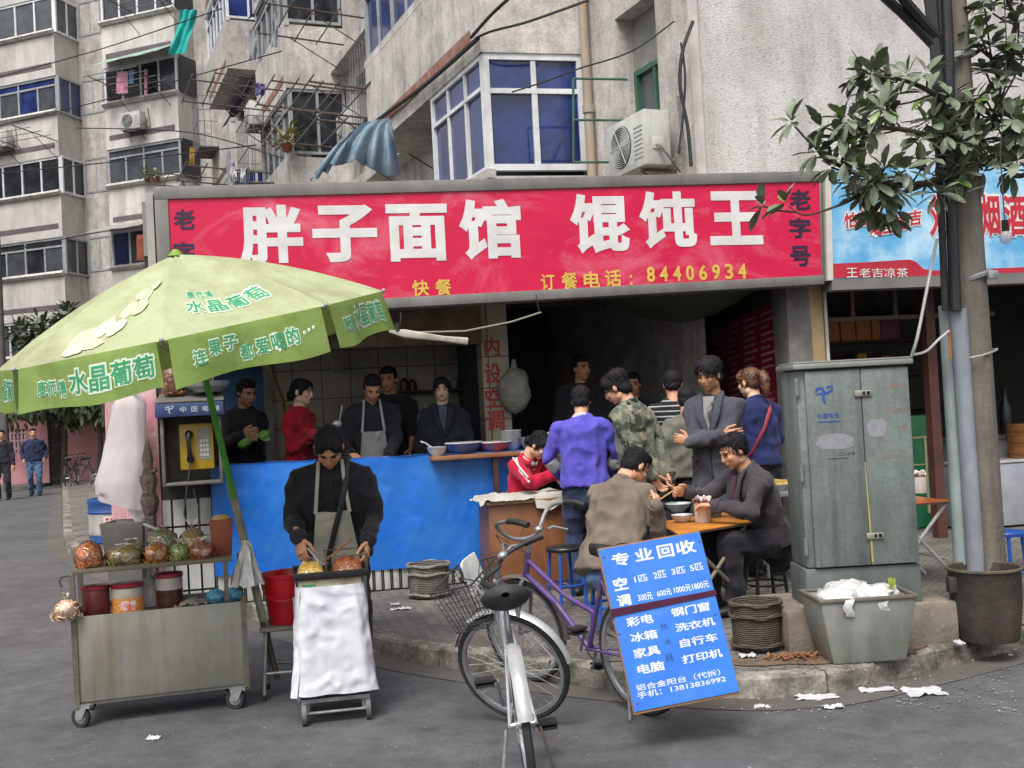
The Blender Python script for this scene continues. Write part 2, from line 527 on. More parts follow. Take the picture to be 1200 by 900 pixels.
cable_m = M('cable_black', '26262a', '1d1d20', rough=.6, sc=10)

def window(parent, o, xd, n, w, h, fm, gm, cols=2, trans=0, name='window', fr=.06, depth=.08, mix=None):
    """glazed window: frame part with panes as sub-parts; o lower-left corner on the outer face, n outward"""
    o, xd, n = V(o), V(xd), V(n)
    m = frame(o, xd, -n, UP)
    mb = MB(m)
    mb.b2((0, 0, 0), (w, depth, fr)); mb.b2((0, 0, h-fr), (w, depth, h))
    mb.b2((0, 0, fr), (fr, depth, h-fr)); mb.b2((w-fr, 0, fr), (w, depth, h-fr))
    z1 = h-fr
    if trans:
        z1 = h*trans
        mb.b2((fr, .004, z1-fr*.4), (w-fr, depth-.004, z1+fr*.4))
    for i in range(1, cols):
        x = w*i/cols
        mb.b2((x-fr*.45, .008, fr), (x+fr*.45, depth-.008, z1-(fr*.4 if trans else 0)))
        if trans and i % 2 == 0 or (trans and cols < 4 and i == 1): mb.b2((x-fr*.4, .01, z1+fr*.4), (x+fr*.4, depth-.01, h-fr))
    wf = mb.build(name, fm, parent, smooth=0)
    g = MB(m)
    for i in range(cols):
        g.quad((w*i/cols, depth*(.45 if i % 2 else .62), fr*.5), (w*(i+1)/cols, depth*(.45 if i % 2 else .62), fr*.5), (w*(i+1)/cols, depth*(.45 if i % 2 else .62), z1), (w*i/cols, depth*(.45 if i % 2 else .62), z1))
        if mix: g.cur = (i+mix) % 2
    if trans:
        g.quad((0, depth*.5, z1), (w, depth*.5, z1), (w, depth*.5, h-fr*.5), (0, depth*.5, h-fr*.5))
    g.build('pane', [gm, glass_grey] if mix else gm, wf, smooth=0)
    return wf

# ---------------------------------------------------------------- corner apartment building (blank end wall + street front with balconies)
CC = at(815, 190, 11.0); CC.z = 0
P690 = hit(690, 130, CC, SN); P690.z = 0
BC = hit(567, 130, P690, FN); BC.z = 0         # outer corner of the nearest balcony
t690 = (P690-CC).dot(SD)
BO = (BC-CC).dot(SN)                             # how far balconies stand out
TB = (BC-CC).dot(SD)
def S(t, o, z): return CC + SD*t + SN*o + UP*z
apt = thing('apartment_building', 'weathered grey concrete apartment block with stacked balconies above the red restaurant sign', 'building', CC)
TOPZ = 19.0
LEN = 29.0
HFL = 2.8
SILL0, HEAD0 = 4.3, 5.75
mb = MB()
# blank pebbledash end wall
mb.quad(CC+UP*2.7, CC+FD*12+UP*2.7, CC+FD*12+UP*TOPZ, CC+UP*TOPZ)
mb.quad(CC+FD*12+UP*0, CC+FD*12+FN*12, CC+FD*12+FN*12+UP*TOPZ, CC+FD*12+UP*TOPZ)
mb.build('end_wall', pebble, apt, smooth=0)
mb = MB()
mb.box(CC+FD*.05-FN*.012+UP*11, (.1, .03, 16), Matrix.Rotation(AL, 3, 'Z'))
mb.build('corner_strip', M('smooth_render', 'c6c0bb', 'b4aea8', rough=.85, sc=3, dirt='7a7069', damt=.5), apt, smooth=0)
# street wall with real window openings: built of piers and spandrels
openings = []                                    # (t0,t1,z0,z1)
for k in range(5):
    zs = SILL0+HFL*k
    openings.append((.62+(0 if k else 0), 1.5, zs+.05, zs+1.6))
    for (a, b) in ((9.6, 11.0), (11.9, 12.7), (17.8, 19.2), (20.0, 20.8), (26.6, 28)):
        openings.append((a, b, zs, zs+1.45))
def wall_with_holes(mb, P, t0, t1, z0, z1, holes, depth, nrm_o):
    ts = sorted({t0, t1, *[h[0] for h in holes], *[h[1] for h in holes]})
    zs = sorted({z0, z1, *[h[2] for h in holes], *[h[3] for h in holes]})
    for i in range(len(ts)-1):
        for j in range(len(zs)-1):
            tm, zm = (ts[i]+ts[i+1])/2, (zs[j]+zs[j+1])/2
            if any(h[0] < tm < h[1] and h[2] < zm < h[3] for h in holes): continue
            mb.quad(P(ts[i], 0, zs[j]), P(ts[i+1], 0, zs[j]), P(ts[i+1], 0, zs[j+1]), P(ts[i], 0, zs[j+1]))
    for (a, b, c, d) in holes:
        mb.quad(P(a, 0, c), P(b, 0, c), P(b, -depth, c), P(a, -depth, c))
        mb.quad(P(a, 0, d), P(b, 0, d), P(b, -depth, d), P(a, -depth, d))
        mb.quad(P(a, 0, c), P(a, 0, d), P(a, -depth, d), P(a, -depth, c))
        mb.quad(P(b, 0, c), P(b, 0, d), P(b, -depth, d), P(b, -depth, c))
mb = MB()
wall_with_holes(mb, S, 0, LEN, 0, TOPZ, openings, .28, SN)
mb.quad(S(LEN, 0, 0), S(LEN, -12, 0), S(LEN, -12, TOPZ), S(LEN, 0, TOPZ))
mb.build('street_wall', concd, apt, smooth=0)
mb = MB(); mb.quad(S(0, 0, TOPZ), S(LEN, 0, TOPZ), S(LEN, -12, TOPZ), CC+FD*12+UP*TOPZ); mb.build('roof', concd, apt, smooth=0)
for (a, b, c, d) in openings:
    dk = rnd.random()
    if a < 2:   # window with a shutter half and a green frame, near the air conditioner
        window(apt, S(b, -.2, c), -SD, SN, b-a, (d-c)*.62, greenfr, glass_grey, 2)
        m2 = MB(); m2.quad(S(a, -.21, c+(d-c)*.62), S(b, -.21, c+(d-c)*.62), S(b, -.21, d), S(a, -.21, d)); m2.build('blind', M('grey_blind', '8b8a86', '77766f', rough=.8, sc=3), apt, smooth=0)
    else:
        window(apt, S(b, -.2, c), -SD, SN, b-a, d-c, white_fr if dk < .5 else steel_fr, glass_blue if rnd.random() < .5 else glass_dark, 2)
# balconies: parapet, slab, side cheeks; some glazed in
def balcony(t0, t1, zs, glaze, gm, fm, parm, dep):
    mb = MB()
    th = .1
    zb, zt = zs-1.35, zs
    mb.add([S(t0, dep, zb), S(t1, dep, zb), S(t1, dep, zt), S(t0, dep, zt), S(t0, dep-th, zb), S(t1, dep-th, zb), S(t1, dep-th, zt), S(t0, dep-th, zt)],
           [(0, 1, 2, 3), (7, 6, 5, 4), (3, 2, 6, 7), (1, 0, 4, 5)])
    e0 = (P690-BC).length if t0 == TB else None
    # end faces
    for t, sgn in ((t0, -1), (t1, 1)):
        if t == TB:
            A, B = V(BC), V(P690)
        else:
            A, B = S(t, dep, 0), S(t, 0, 0)
        dd = SD*(-sgn*th)
        mb.add([A+UP*zb, B+UP*zb, B+UP*zt, A+UP*zt, A+dd+UP*zb, B+dd+UP*zb, B+dd+UP*zt, A+dd+UP*zt], [(0, 1, 2, 3), (7, 6, 5, 4), (3, 2, 6, 7), (0, 4, 5, 1)])
    # slab
    A1 = V(P690) if t0 == TB else S(t0, 0, 0)
    q = [S(t0, dep-.01, 0), S(t1, dep-.01, 0), S(t1, 0, 0), A1]
    mb.add([p+UP*(zb+.001) for p in q]+[p+UP*(zb+.13) for p in q], [(0, 1, 2, 3), (4, 5, 6, 7)])
    bo = mb.build('balcony', parm, apt, smooth=0)
    # coping
    mb = MB()
    mb.tube([S(t0-.02, dep-.05, zt+.03), S(t1+.02, dep-.05, zt+.03)], .075, n=4, side=UP+SN)
    mb.build('coping', conc, bo, smooth=0)
    # posts at the corners and brick band
    mb = MB()
    mb.add([S(t0+.3, dep+.012, zb+.2), S(t1-.3, dep+.012, zb+.2), S(t1-.3, dep+.012, zb+.36), S(t0+.3, dep+.012, zb+.36)], [(0, 1, 2, 3)])
    mb.build('brick_band', brickm, bo, smooth=0)
    if glaze:
        t = t0+.06
        w = min(glaze, t1-t0-.1)
        window(apt, S(t+w, dep-.02, zs+.07), -SD, SN, w, HEAD0-SILL0-.07, fm, gm, max(2, int(w/.62)), .72, mix=(1 if dep and gm is glass_grey else None))
        if t0 == TB:
            window(apt, BC+FD*.02-FN*-.02+UP*(zs+.07), FD, -FN, (P690-BC).length-.06, HEAD0-SILL0-.07, fm, gm, 2, .68, fr=.075)
            m2 = MB()
            for dx, ww in ((.62, .12), (.74, .1), (.35, .16)):
                p = BC+FD*dx+FN*.25
                m2.grid(lambda u, v: p+FD*(ww*u)+FN*(.02*math.sin(u*9))+UP*(zs+.35+.75*v), 6, 2)
            m2.build('hanging_cloth', M('pale_laundry', '9fb0d8', 'c5cde6', rough=.9, sc=4), apt)
        else:
            window(apt, S(t0+.02, dep-.04, zs+.07), -SN, -SD, dep-.06, HEAD0-SILL0-.07, fm, gm, 2, 0)
    mb = MB()                                     # flat sheet, coloured dark for the unlit room behind an open balcony
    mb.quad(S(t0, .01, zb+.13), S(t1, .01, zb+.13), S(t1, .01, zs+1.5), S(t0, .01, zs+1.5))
    mb.build('balcony_dark_sheet', M('dark_room_sheet', '34343a', '4a4648', rough=.8, sc=1.5), apt, smooth=0)
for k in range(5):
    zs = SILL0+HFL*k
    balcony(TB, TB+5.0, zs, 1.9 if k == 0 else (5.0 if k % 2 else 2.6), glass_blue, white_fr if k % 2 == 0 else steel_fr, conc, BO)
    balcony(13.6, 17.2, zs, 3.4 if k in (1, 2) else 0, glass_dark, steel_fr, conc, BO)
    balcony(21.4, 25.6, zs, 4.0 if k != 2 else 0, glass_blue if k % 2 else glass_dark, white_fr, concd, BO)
# the deep concrete strips (stair-wise sloping caps in the photograph are the balcony slabs seen along the street)
mb = MB()
for zz in (3.35, 6.1, 8.9, 11.7):
    mb.add([S(t, o, z) for t in (TB+5.2, 28.5) for o, z in ((0, zz), (.32, zz), (.32, zz+.2), (0, zz+.2))], [(0, 1, 5, 4), (1, 2, 6, 5), (2, 3, 7, 6), (3, 2, 1, 0)])
mb.build('floor_ledge', conc, apt, smooth=0)
mb = MB()   # drain pipe in the corner beside the near balcony
p = hit(688, 100, CC+SN*.08, SN)
mb.tube([V((p.x, p.y, 3.2)), V((p.x, p.y, 18))], .055, n=12)
for z in (5, 6.4, 8): mb.tube([V((p.x, p.y, z)), V((p.x, p.y, z+.09))], .07, n=12)
mb.build('drain_pipe', M('old_pipe', 'a8957c', '9c938a', rough=.7, sc=5, dirt='6a4c35', damt=.6), apt)

# ---------------------------------------------------------------- the end building across the side street (faces us at an angle)
EO = at(118, 420, 38.0); EO.z = 0
ED = V((-.93, .37, 0)).normalized()             # along its front, going left and away
EN = V((-.37, -.93, 0)).normalized()            # outwards
eb = thing('apartment_building', 'pale bay fronted apartment block closing the far end of the side street', 'building', EO)
def E_(a, o, z): return EO + ED*a + EN*o + UP*z
def epx(px, py, o=0):
    p = hit(px, py, EO+EN*o, EN)
    return (p-EO).dot(ED), p.z
mb = MB()
mb.quad(E_(-8, 0, 0), E_(14, 0, 0), E_(14, 0, 20), E_(-8, 0, 20)); mb.quad(E_(-8, 0, 20), E_(14, 0, 20), E_(14, -9, 20), E_(-8, -9, 20))
mb.quad(E_(-8, 0, 0), E_(-8, -9, 0), E_(-8, -9, 20), E_(-8, 0, 20)); mb.quad(E_(14, 0, 0), E_(14, -9, 0), E_(14, -9, 20), E_(14, 0, 20))
mb.build('facade', concd, eb, smooth=0)
bays = []
a0, _ = epx(97, 200, 0); a1, _ = epx(70, 200, 1.2); a2 = a1+3.4
bays.append((a0, a1, a2, a2+.9, 1.2))
b0, _ = epx(126, 200, .9); b1 = epx(212, 200, .9)[0]
bays.append((b1-.05, b1, b0, b0+.02, .9))
bays.append((a2+2.2, a2+3.0, a2+6.5, a2+7.3, 1.2))
zk = 9.6
tone = [M('bay_render_hazed_a', 'cac6c1', 'bdb9b4', rough=.9, sc=1.2, dirt='817b75', damt=.55, dsc=(1.5, 1.5, .6)), M('bay_render_hazed_b', 'd0ccc7', 'c2beb8', rough=.9, sc=1.2, dirt='7d7771', damt=.6, dsc=(1.5, 1.5, .55))]  # bay walls lightened in place of haze over the distance
for m_ in tone: streaks(m_, '817b75', .4, (3, 3, .5))
for bi, (q0, q1, q2, q3, dp) in enumerate(bays):
    for k in range(-3, 4):
        zs = zk+2.72*k
        zb, zt = zs-1.47, zs
        ring = [(q0, 0), (q1, dp), (q2, dp), (q3, 0)]
        mb = MB()
        for i in range(3):
            (u0, o0), (u1, o1) = ring[i], ring[i+1]
            mb.quad(E_(u0, o0, zb), E_(u1, o1, zb), E_(u1, o1, zt), E_(u0, o0, zt))
        mb.quad(*[E_(u, o, zb) for u, o in ring]); mb.quad(*[E_(u, o, zt) for u, o in ring])
        par = mb.build('bay', tone[bi % 2], eb, smooth=0)
        m2 = MB()
        m2.quad(E_(q1+.15, dp+.015, zb+.3), E_(q2-.15, dp+.015, zb+.3), E_(q2-.15, dp+.015, zb+.46), E_(q1+.15, dp+.015, zb+.46))
        m2.build('panel_groove', M('groove', '6b5f63' if (bi+k) % 2 else '7e5f55', '5d5454', rough=.9, sc=3), par, smooth=0)
        m2 = MB(); m2.tube([E_(q1-.02, dp+.06, zt+.02), E_(q2+.02, dp+.06, zt+.02)], .09, n=4, side=UP)
        m2.build('sill', conc, par, smooth=0)
        wh = 1.25
        gm = [glass_dark, glass_blue, glass_grey, glass_dark][(bi*2+k) % 4]
        fm = white_fr if (bi+k) % 2 == 0 else (steel_fr if (bi+k) % 3 else white_fr)
        m3 = MB()
        for i in (0, 2):
            (u0, o0), (u1, o1) = ring[i], ring[i+1]
            p0, p1 = E_(u1, o1-.03, zs), E_(u0, o0-.03, zs)
            if (p1-p0).length > .5 and i == 0:
                xd = (p0-p1).normalized(); nn = xd.cross(UP)
                if nn.dot(EN) < 0: xd = -xd; nn = -nn; p1 = p0
                window(eb, p1, xd, nn, (p0-E_(u0, o0-.03, zs)).length, wh, fm, gm, 2, 0, fr=.07)
        window(eb, E_(q2, dp-.03, zs), -ED, EN, q2-q1, wh, fm, gm, 4, .76 if (k+bi) % 2 else 0, fr=.075, mix=(k % 2) or None)
        m3.quad(E_(q1, dp-.3, zs), E_(q2, dp-.3, zs), E_(q2, dp-.3, zs+wh), E_(q1, dp-.3, zs+wh))
        m3.quad(E_(q1-.1, dp-.02, zs), E_(q1-.1, 0, zs), E_(q1-.1, 0, zs+wh), E_(q1-.1, dp-.02, zs+wh)) if bi == 1 else None
        m3.build('room_back', M('dim_room', '4f4d50', '3b3a3f', rough=.9, sc=1.2), eb, smooth=0)
    mb = MB()
for k in range(-3, 4):                            # recess windows between the bays
    zs = zk+2.72*k+.15
    window(eb, E_(bays[0][0]-.12, .02, zs), -ED, EN, .95, 1.2, steel_fr, glass_dark, 2, fr=.06)

# far side of the street: a plain block so that nothing opens onto emptiness on the left
lb = thing('apartment_building', 'far grey block at the left edge behind the pink garden wall', 'building', (-26, 30, 0))
mb = MB(); mb.b2((-40, 24, 0), (-22.5, 34, 17)); mb.build('facade', concd, lb, smooth=0)
for k in range(5):
    for j in range(3):
        window(lb, (-22.5, 26+j*2.6, 2.2+2.8*k), (0, 1, 0), (1, 0, 0), 1.5, 1.3, white_fr, glass_dark, 2)
# ============================================================ THE CORNER RESTAURANT (ground floor lean-to) AND ITS NEIGHBOUR
pink = M('pink_plaster', 'c98b94', 'b97b86', rough=.9, sc=4, bump=.3, bsc=40, dirt='e0cfc8', damt=.85, dsc=(5, 5, 5))
tile_w = M('white_tile', 'c9c9c4', 'b9b8b2', rough=.3, sc=3, dirt='6f675c', damt=.6, dsc=(4, 4, 2))
tile_b = M('beige_tile', 'b0a895', 'a39b88', rough=.35, sc=2.5, dirt='5a4c3a', damt=.6, dsc=(1.5, 1.5, .8))
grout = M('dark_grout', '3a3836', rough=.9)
darkwall = M('dark_mottled_wall', '4a4846', '3a393b', rough=.9, sc=1.5, dirt='2e2c2b', damt=.6, dsc=(2, 2, 1))  # dark grey wall colour with darker mottling
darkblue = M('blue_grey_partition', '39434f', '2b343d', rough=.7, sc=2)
soot = M('dark_mottled_ceiling', '3f3c39', '2f2d2b', rough=.95, sc=2)  # dark mottled colour of the shop ceiling
beamm = M('stained_beam', '8a7a5e', '6d5e48', rough=.85, sc=3, dirt='3c3226', damt=.8, dsc=(2, 2, 3))
frame_g = M('sign_frame', '6f6c69', '7b7875', rough=.6, sc=4, dirt='4a4543', damt=.5)
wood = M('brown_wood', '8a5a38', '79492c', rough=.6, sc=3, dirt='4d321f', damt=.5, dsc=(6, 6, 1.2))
woodd = M('dark_wood', '4a3526', '3b2a1e', rough=.7, sc=6)
def grout_lines(m, w, h, mortar='4a463f', size=.012, offset=0.0, axis='XZ'):
    """real grout pattern of square tiles, in the object's own frame"""
    N, L, b = nodes(m)
    tc = N.new('ShaderNodeTexCoord')
    sx = N.new('ShaderNodeSeparateXYZ'); cb = N.new('ShaderNodeCombineXYZ')
    L.new(tc.outputs['Object'], sx.inputs[0])
    L.new(sx.outputs[0], cb.inputs[0]); L.new(sx.outputs[2], cb.inputs[1])
    br = N.new('ShaderNodeTexBrick'); br.offset = offset; br.inputs['Scale'].default_value = 1
    br.inputs['Brick Width'].default_value = w; br.inputs['Row Height'].default_value = h; br.inputs['Mortar Size'].default_value = size/2
    br.inputs['Color1'].default_value = (1, 1, 1, 1); br.inputs['Color2'].default_value = (.9, .9, .9, 1); br.inputs['Mortar'].default_value = lin(mortar)
    L.new(cb.outputs[0], br.inputs['Vector'])
    src = b.inputs['Base Color'].links[0].from_socket
    mx = N.new('ShaderNodeMix'); mx.data_type = 'RGBA'; mx.blend_type = 'MULTIPLY'; mx.inputs['Factor'].default_value = 1
    L.new(src, mx.inputs['A']); L.new(br.outputs['Color'], mx.inputs['B']); L.new(mx.outputs['Result'], b.inputs['Base Color'])
grout_lines(tile_b, .3, .3, '6f6757', .012)
tile_l = M('long_white_tile', 'd2d2cf', 'c2c1bc', rough=.25, sc=3, dirt='776e62', damt=.5, dsc=(4, 4, 2))
grout_lines(tile_l, .105, .26, '2f2c2a', .018)
tile_s = M('ribbed_white_tile', 'cfcfcc', 'bdbcb7', rough=.3, sc=5, dirt='6c6458', damt=.7, dsc=(6, 6, 2))
grout_lines(tile_s, .075, .6, '3f3c39', .014)

SL = fp(176, 600)[0]; SP = fp(190, 600)[0]; SR0 = fp(931, 380, .1)[0]; SR1 = fp(958, 380, .1)[0]
sCol0, sCol1 = fp(566, 440, .95)[0], fp(597, 440, .95)[0]
CEIL = 2.86
shop = thing('restaurant', 'open fronted corner noodle restaurant with a pink gatepost and tiled kitchen', 'shop', O, mw=FM)
def sh(m=None): return MB(FM)
mb = sh()
mb.b2((SL-.12, -.02, .1), (SP, .2, 2.52)); mb.build('gatepost', pink, shop, bevel=.01)
mb = sh()   # side wall runs back beside the street
a = O+FD*(SL-.1)+FN*.2
m2 = MB()
b = a+SD*6.5
for z0, z1 in ((.1, 2.5),):
    m2.add([a+UP*z0, b+UP*z0, b+UP*z1, a+UP*z1, a-SN*.15+UP*z0, b-SN*.15+UP*z0, b-SN*.15+UP*z1, a-SN*.15+UP*z1], [(0, 1, 2, 3), (7, 6, 5, 4), (3, 2, 6, 7), (1, 5, 6, 2)])
m2.build('side_wall', pink, shop, smooth=0)
mb = sh(); mb.b2((SP+.003, 0, .1), (-1.19, .12, 1.0)); mb.build('tiled_wall', tile_l, shop, smooth=0)
mb = sh(); mb.b2((SP+.003, .01, 1.002), (-1.32, .12, 2.5)); mb.build('wall_pier', darkwall, shop, smooth=0)
# kitchen back wall with blue doorway, tiles
KB = 2.3
s_door0, s_door1 = fp(232, 470, KB)[0], fp(312, 470, KB)[0]
mb = sh(); mb.b2((s_door1, KB, .1), (sCol0+.02, KB+.1, CEIL)); mb.b2((SL+.1, KB, 2.25), (s_door1-.001, KB+.1, CEIL)); mb.build('kitchen_wall', tile_b, shop, smooth=0)
mb = sh(); mb.b2((SL-.4, KB+.25, .1), (s_door1+.1, KB+.3, 2.4)); mb.build('blue_doorway', M('blue_painted_door', '4a6e97', '3f618a', rough=.6, sc=2), shop, smooth=0)
mb = sh(); mb.b2((s_door1-.02, KB-.03, .1), (s_door1+.07, KB-.001, 2.3)); mb.build('door_post', M('grey_post', '8f8c84', '77746c', rough=.7, sc=4), shop, smooth=0)
zb0 = fp(400, 409, .9)[1]; zb1 = fp(400, 372, .9)[1]
mb = sh(); mb.b2((SP, .9, zb0), (sCol0-.003, 1.15, zb1+.1)); mb.build('stained_beam', beamm, shop, bevel=.008)
zt0, zt1 = fp(520, 347, 0)[1], fp(520, 375, 0)[1]
# column with the red characters
mb = sh(); mb.b2((sCol0, .95, .1), (sCol1, 1.2, CEIL)); col = mb.build('tiled_column', tile_b, shop, smooth=0)
mb = sh()
redp = M('red_paint', 'a8272f', 'b53a3c', rough=.6, sc=20)
for ch, (x0, y0, x1, y1) in zip('内设空调', ((567, 395, 586, 418), (567, 426, 588, 449), (568, 455, 590, 477), (569, 481, 592, 505))):
    (u0, w1), (u1, w0) = fp(x0, y0, .94), fp(x1, y1, .94)
    write_rect(mb, ch, (u0, .944, w0), (1, 0, 0), (0, 0, 1), u1-u0, w1-w0, .02)
mb.build('lettering', redp, col, smooth=0)
# dining room
DB = 4.6
SRR = SR0+.02
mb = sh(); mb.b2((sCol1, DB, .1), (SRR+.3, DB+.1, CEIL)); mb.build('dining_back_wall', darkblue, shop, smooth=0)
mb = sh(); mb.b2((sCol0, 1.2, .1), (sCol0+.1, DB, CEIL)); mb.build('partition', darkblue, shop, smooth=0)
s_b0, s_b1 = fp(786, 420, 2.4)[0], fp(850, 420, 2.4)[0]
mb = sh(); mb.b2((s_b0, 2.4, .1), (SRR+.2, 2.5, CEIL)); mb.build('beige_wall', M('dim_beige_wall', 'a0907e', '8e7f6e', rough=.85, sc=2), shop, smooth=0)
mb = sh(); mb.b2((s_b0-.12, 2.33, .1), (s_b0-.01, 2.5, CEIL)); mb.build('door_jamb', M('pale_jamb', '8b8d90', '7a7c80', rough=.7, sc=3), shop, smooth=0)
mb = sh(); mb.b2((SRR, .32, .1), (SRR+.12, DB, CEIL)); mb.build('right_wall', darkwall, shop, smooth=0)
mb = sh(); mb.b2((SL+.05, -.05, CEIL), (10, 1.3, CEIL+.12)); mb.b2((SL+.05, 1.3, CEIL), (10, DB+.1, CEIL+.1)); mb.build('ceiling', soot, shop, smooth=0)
mb = sh(); mb.b2((SL+.05, -.06, CEIL+.12), (10, 1.6, 3.42)); mb.build('roof_slab', M('flat_roof', '77736d', '8a857f', rough=.9, sc=2), shop, smooth=0)
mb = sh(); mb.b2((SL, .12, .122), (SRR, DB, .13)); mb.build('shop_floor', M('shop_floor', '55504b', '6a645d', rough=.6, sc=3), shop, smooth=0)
mb = sh()
for zz, dd in ((2.62, 1.6), (2.66, .5)):
    mb.b2((sCol1, dd, zz), (SRR, dd+.1, zz+.12))
mb.build('ceiling_joist', M('dark_joist', '4b4742', '3a3733', rough=.8, sc=4), shop, smooth=0)
s0, z0 = fp(640, 398, 1.3); s1, z1 = fp(800, 375, 1.3)
# right pillar (grey pier + beige tiles)
mb = sh(); mb.b2((SR0-.12, .0, .1), (SR0+.12, .3, CEIL)); pil = mb.build('pillar', M('grey_pier', '6e6c68', '85827c', rough=.85, sc=4, dirt='3c3936', damt=.7, dsc=(3, 3, 1)), shop, bevel=.008)
mb = sh(); mb.b2((SR0+.122, .02, .1), (SR1+.02, .3, CEIL)); mb.build('pillar_tiles', M('ochre_tile', 'ab9066', 'b79d76', rough=.4, sc=4, dirt='5d4a30', damt=.6), shop, bevel=.004)
# red price board on the right wall
s0 = fp(828, 420, 2.2)[0]
mn = sh()
P4 = [hit(x, y, O+FD*(SRR-.03), FD) for x, y in ((832, 385), (912, 352), (914, 482), (836, 498))]
mn = MB(); nn = (P4[1]-P4[0]).cross(P4[3]-P4[0]).normalized()
if nn.y > 0: nn = -nn
mn.add(P4+[p-nn*.02 for p in P4], [(0, 1, 2, 3), (7, 6, 5, 4), (0, 4, 5, 1), (1, 5, 6, 2), (2, 6, 7, 3), (3, 7, 4, 0)])
menu = thing('menu_board', 'large dark red price board hung at the right inside the restaurant', 'menu', P4[3])
mn.build('panel', M('menu_red', '8f1c34', '7c1830', rough=.45, sc=3, dirt='b06a78', damt=.4), menu, smooth=0)
mm = MB()
for r_ in range(15):
    for c_ in range(4):
        v0 = .06+r_*.062; u0 = .05+c_*.24; ul = .1+.09*rnd.random()
        q = [P4[0].lerp(P4[1], u).lerp(P4[3].lerp(P4[2], u), v)+nn*.004 for u, v in ((u0, v0), (u0+ul, v0), (u0+ul, v0+.022), (u0, v0+.022))]
        mm.quad(*q)
mm.build('price_rows', M('menu_rows', 'c0909a', 'a87683', rough=.6, sc=9), menu, smooth=0)
# green tarpaulin sagging under the ceiling
tg = MB()
def sag(u, v):
    s = fp(700, 370, .7)[0]+(fp(905, 370, .7)[0]-fp(700, 370, .7)[0])*u
    return O+FD*s+FN*(.35+.9*v)+UP*(2.8-.32*math.sin(math.pi*u)**.8*(.6+.4*math.sin(3*v))-.05*math.sin(9*u+4*v)-.12*v)
tg.grid(sag, 24, 8)
tag(tg.build('tarpaulin', M('green_tarp', '4d5a44', '3f4a39', rough=.6, sc=5), smooth=60), 'dark green tarpaulin sagging from the ceiling over the diners', 'tarpaulin')

# ---- serving counter
ctr = thing('serving_counter', 'long kitchen counter wrapped in bright blue plastic sheet above ribbed white tiles', 'counter', O, mw=FM)
sT0, sT1 = fp(249, 600)[0], 1.28
zT = lambda s: 1.245-.012*s
bl = M('blue_plastic', '1a64c4', '2674d2', rough=.3, sc=1.2, spec=.5, bump=.35, bsc=4, bdist=.04, dirt='4a86bd', damt=.6, dsc=(1.2, 1.2, 2.2))
mb = sh()
mb.grid(lambda u, v: (sT0+(sT1-sT0)*u, -.05-.016*noise.noise(V((u*7, v*2, 1)))-.012*math.sin(u*23+v*3)*(1-v)-.008*(abs(noise.noise(V((u*14+v*3, v*4-u*5, 6))))-.2)-.004*(abs(noise.noise(V((u*26-v*4, v*2, 9))))-.2), (.36+.03*noise.noise(V((u*6, 0, 3)))-.12*u)*(1-v)+zT(sT0+(sT1-sT0)*u)*v), 140, 40)
mb.grid(lambda u, v: (sT0+(sT1-sT0)*u, -.055+.2*v, zT(sT0+(sT1-sT0)*u)+.004*math.sin(u*40)+.002*(1-v)), 60, 3)
mb.build('plastic_sheet', bl, ctr, smooth=70)
streaks(bl, '3a74b0', .25, (1.5, 1.5, .5), .52); wrinkles(bl, .3, .015, (1, 1, 1.6), 2.2)
mb = sh(); mb.b2((sT0+.02, .0, .1), (sT1, .14, 1.18)); mb.build('counter_core', darkwall, ctr, smooth=0)
gp_ = sh(); s_, z_ = fp(432, 560, -.06)
n_ = 20
gp_.add([(s_+.1*math.cos(a)*(1+.3*math.sin(3*a)), -.093, z_+.05*math.sin(a)*(1+.3*math.cos(2*a))) for a in [2*math.pi*k/n_ for k in range(n_)]], [tuple(range(n_))])
mb = sh()
nt_ = int((sT1-sT0)/.075)
for i in range(nt_):
    s = sT0+.075*i
    mb.b2((s+.006, -.028, .13+.008*rnd.random()), (s+.069, -.002, .5))
mb.build('ribbed_tiles', tile_s, ctr, bevel=.004)
sa, za = fp(505, 536, -.15); sb, zb = fp(623, 527, -.15)
mb = sh(); mb.b2((sa, -.2, za-.03), (sb+.1, .25, za+.005)); mb.build('serving_shelf', M('shelf_wood', '9a6a45', '85583a', rough=.6, sc=5, dirt='59402c', damt=.5), ctr, bevel=.005)
sp_ = fp(581, 555, -.16)[0]
mb = sh(); mb.b2((sp_-.02, -.17, .6), (sp_+.02, -.13, za-.031)); mb.build('shelf_post', woodd, ctr, smooth=0)

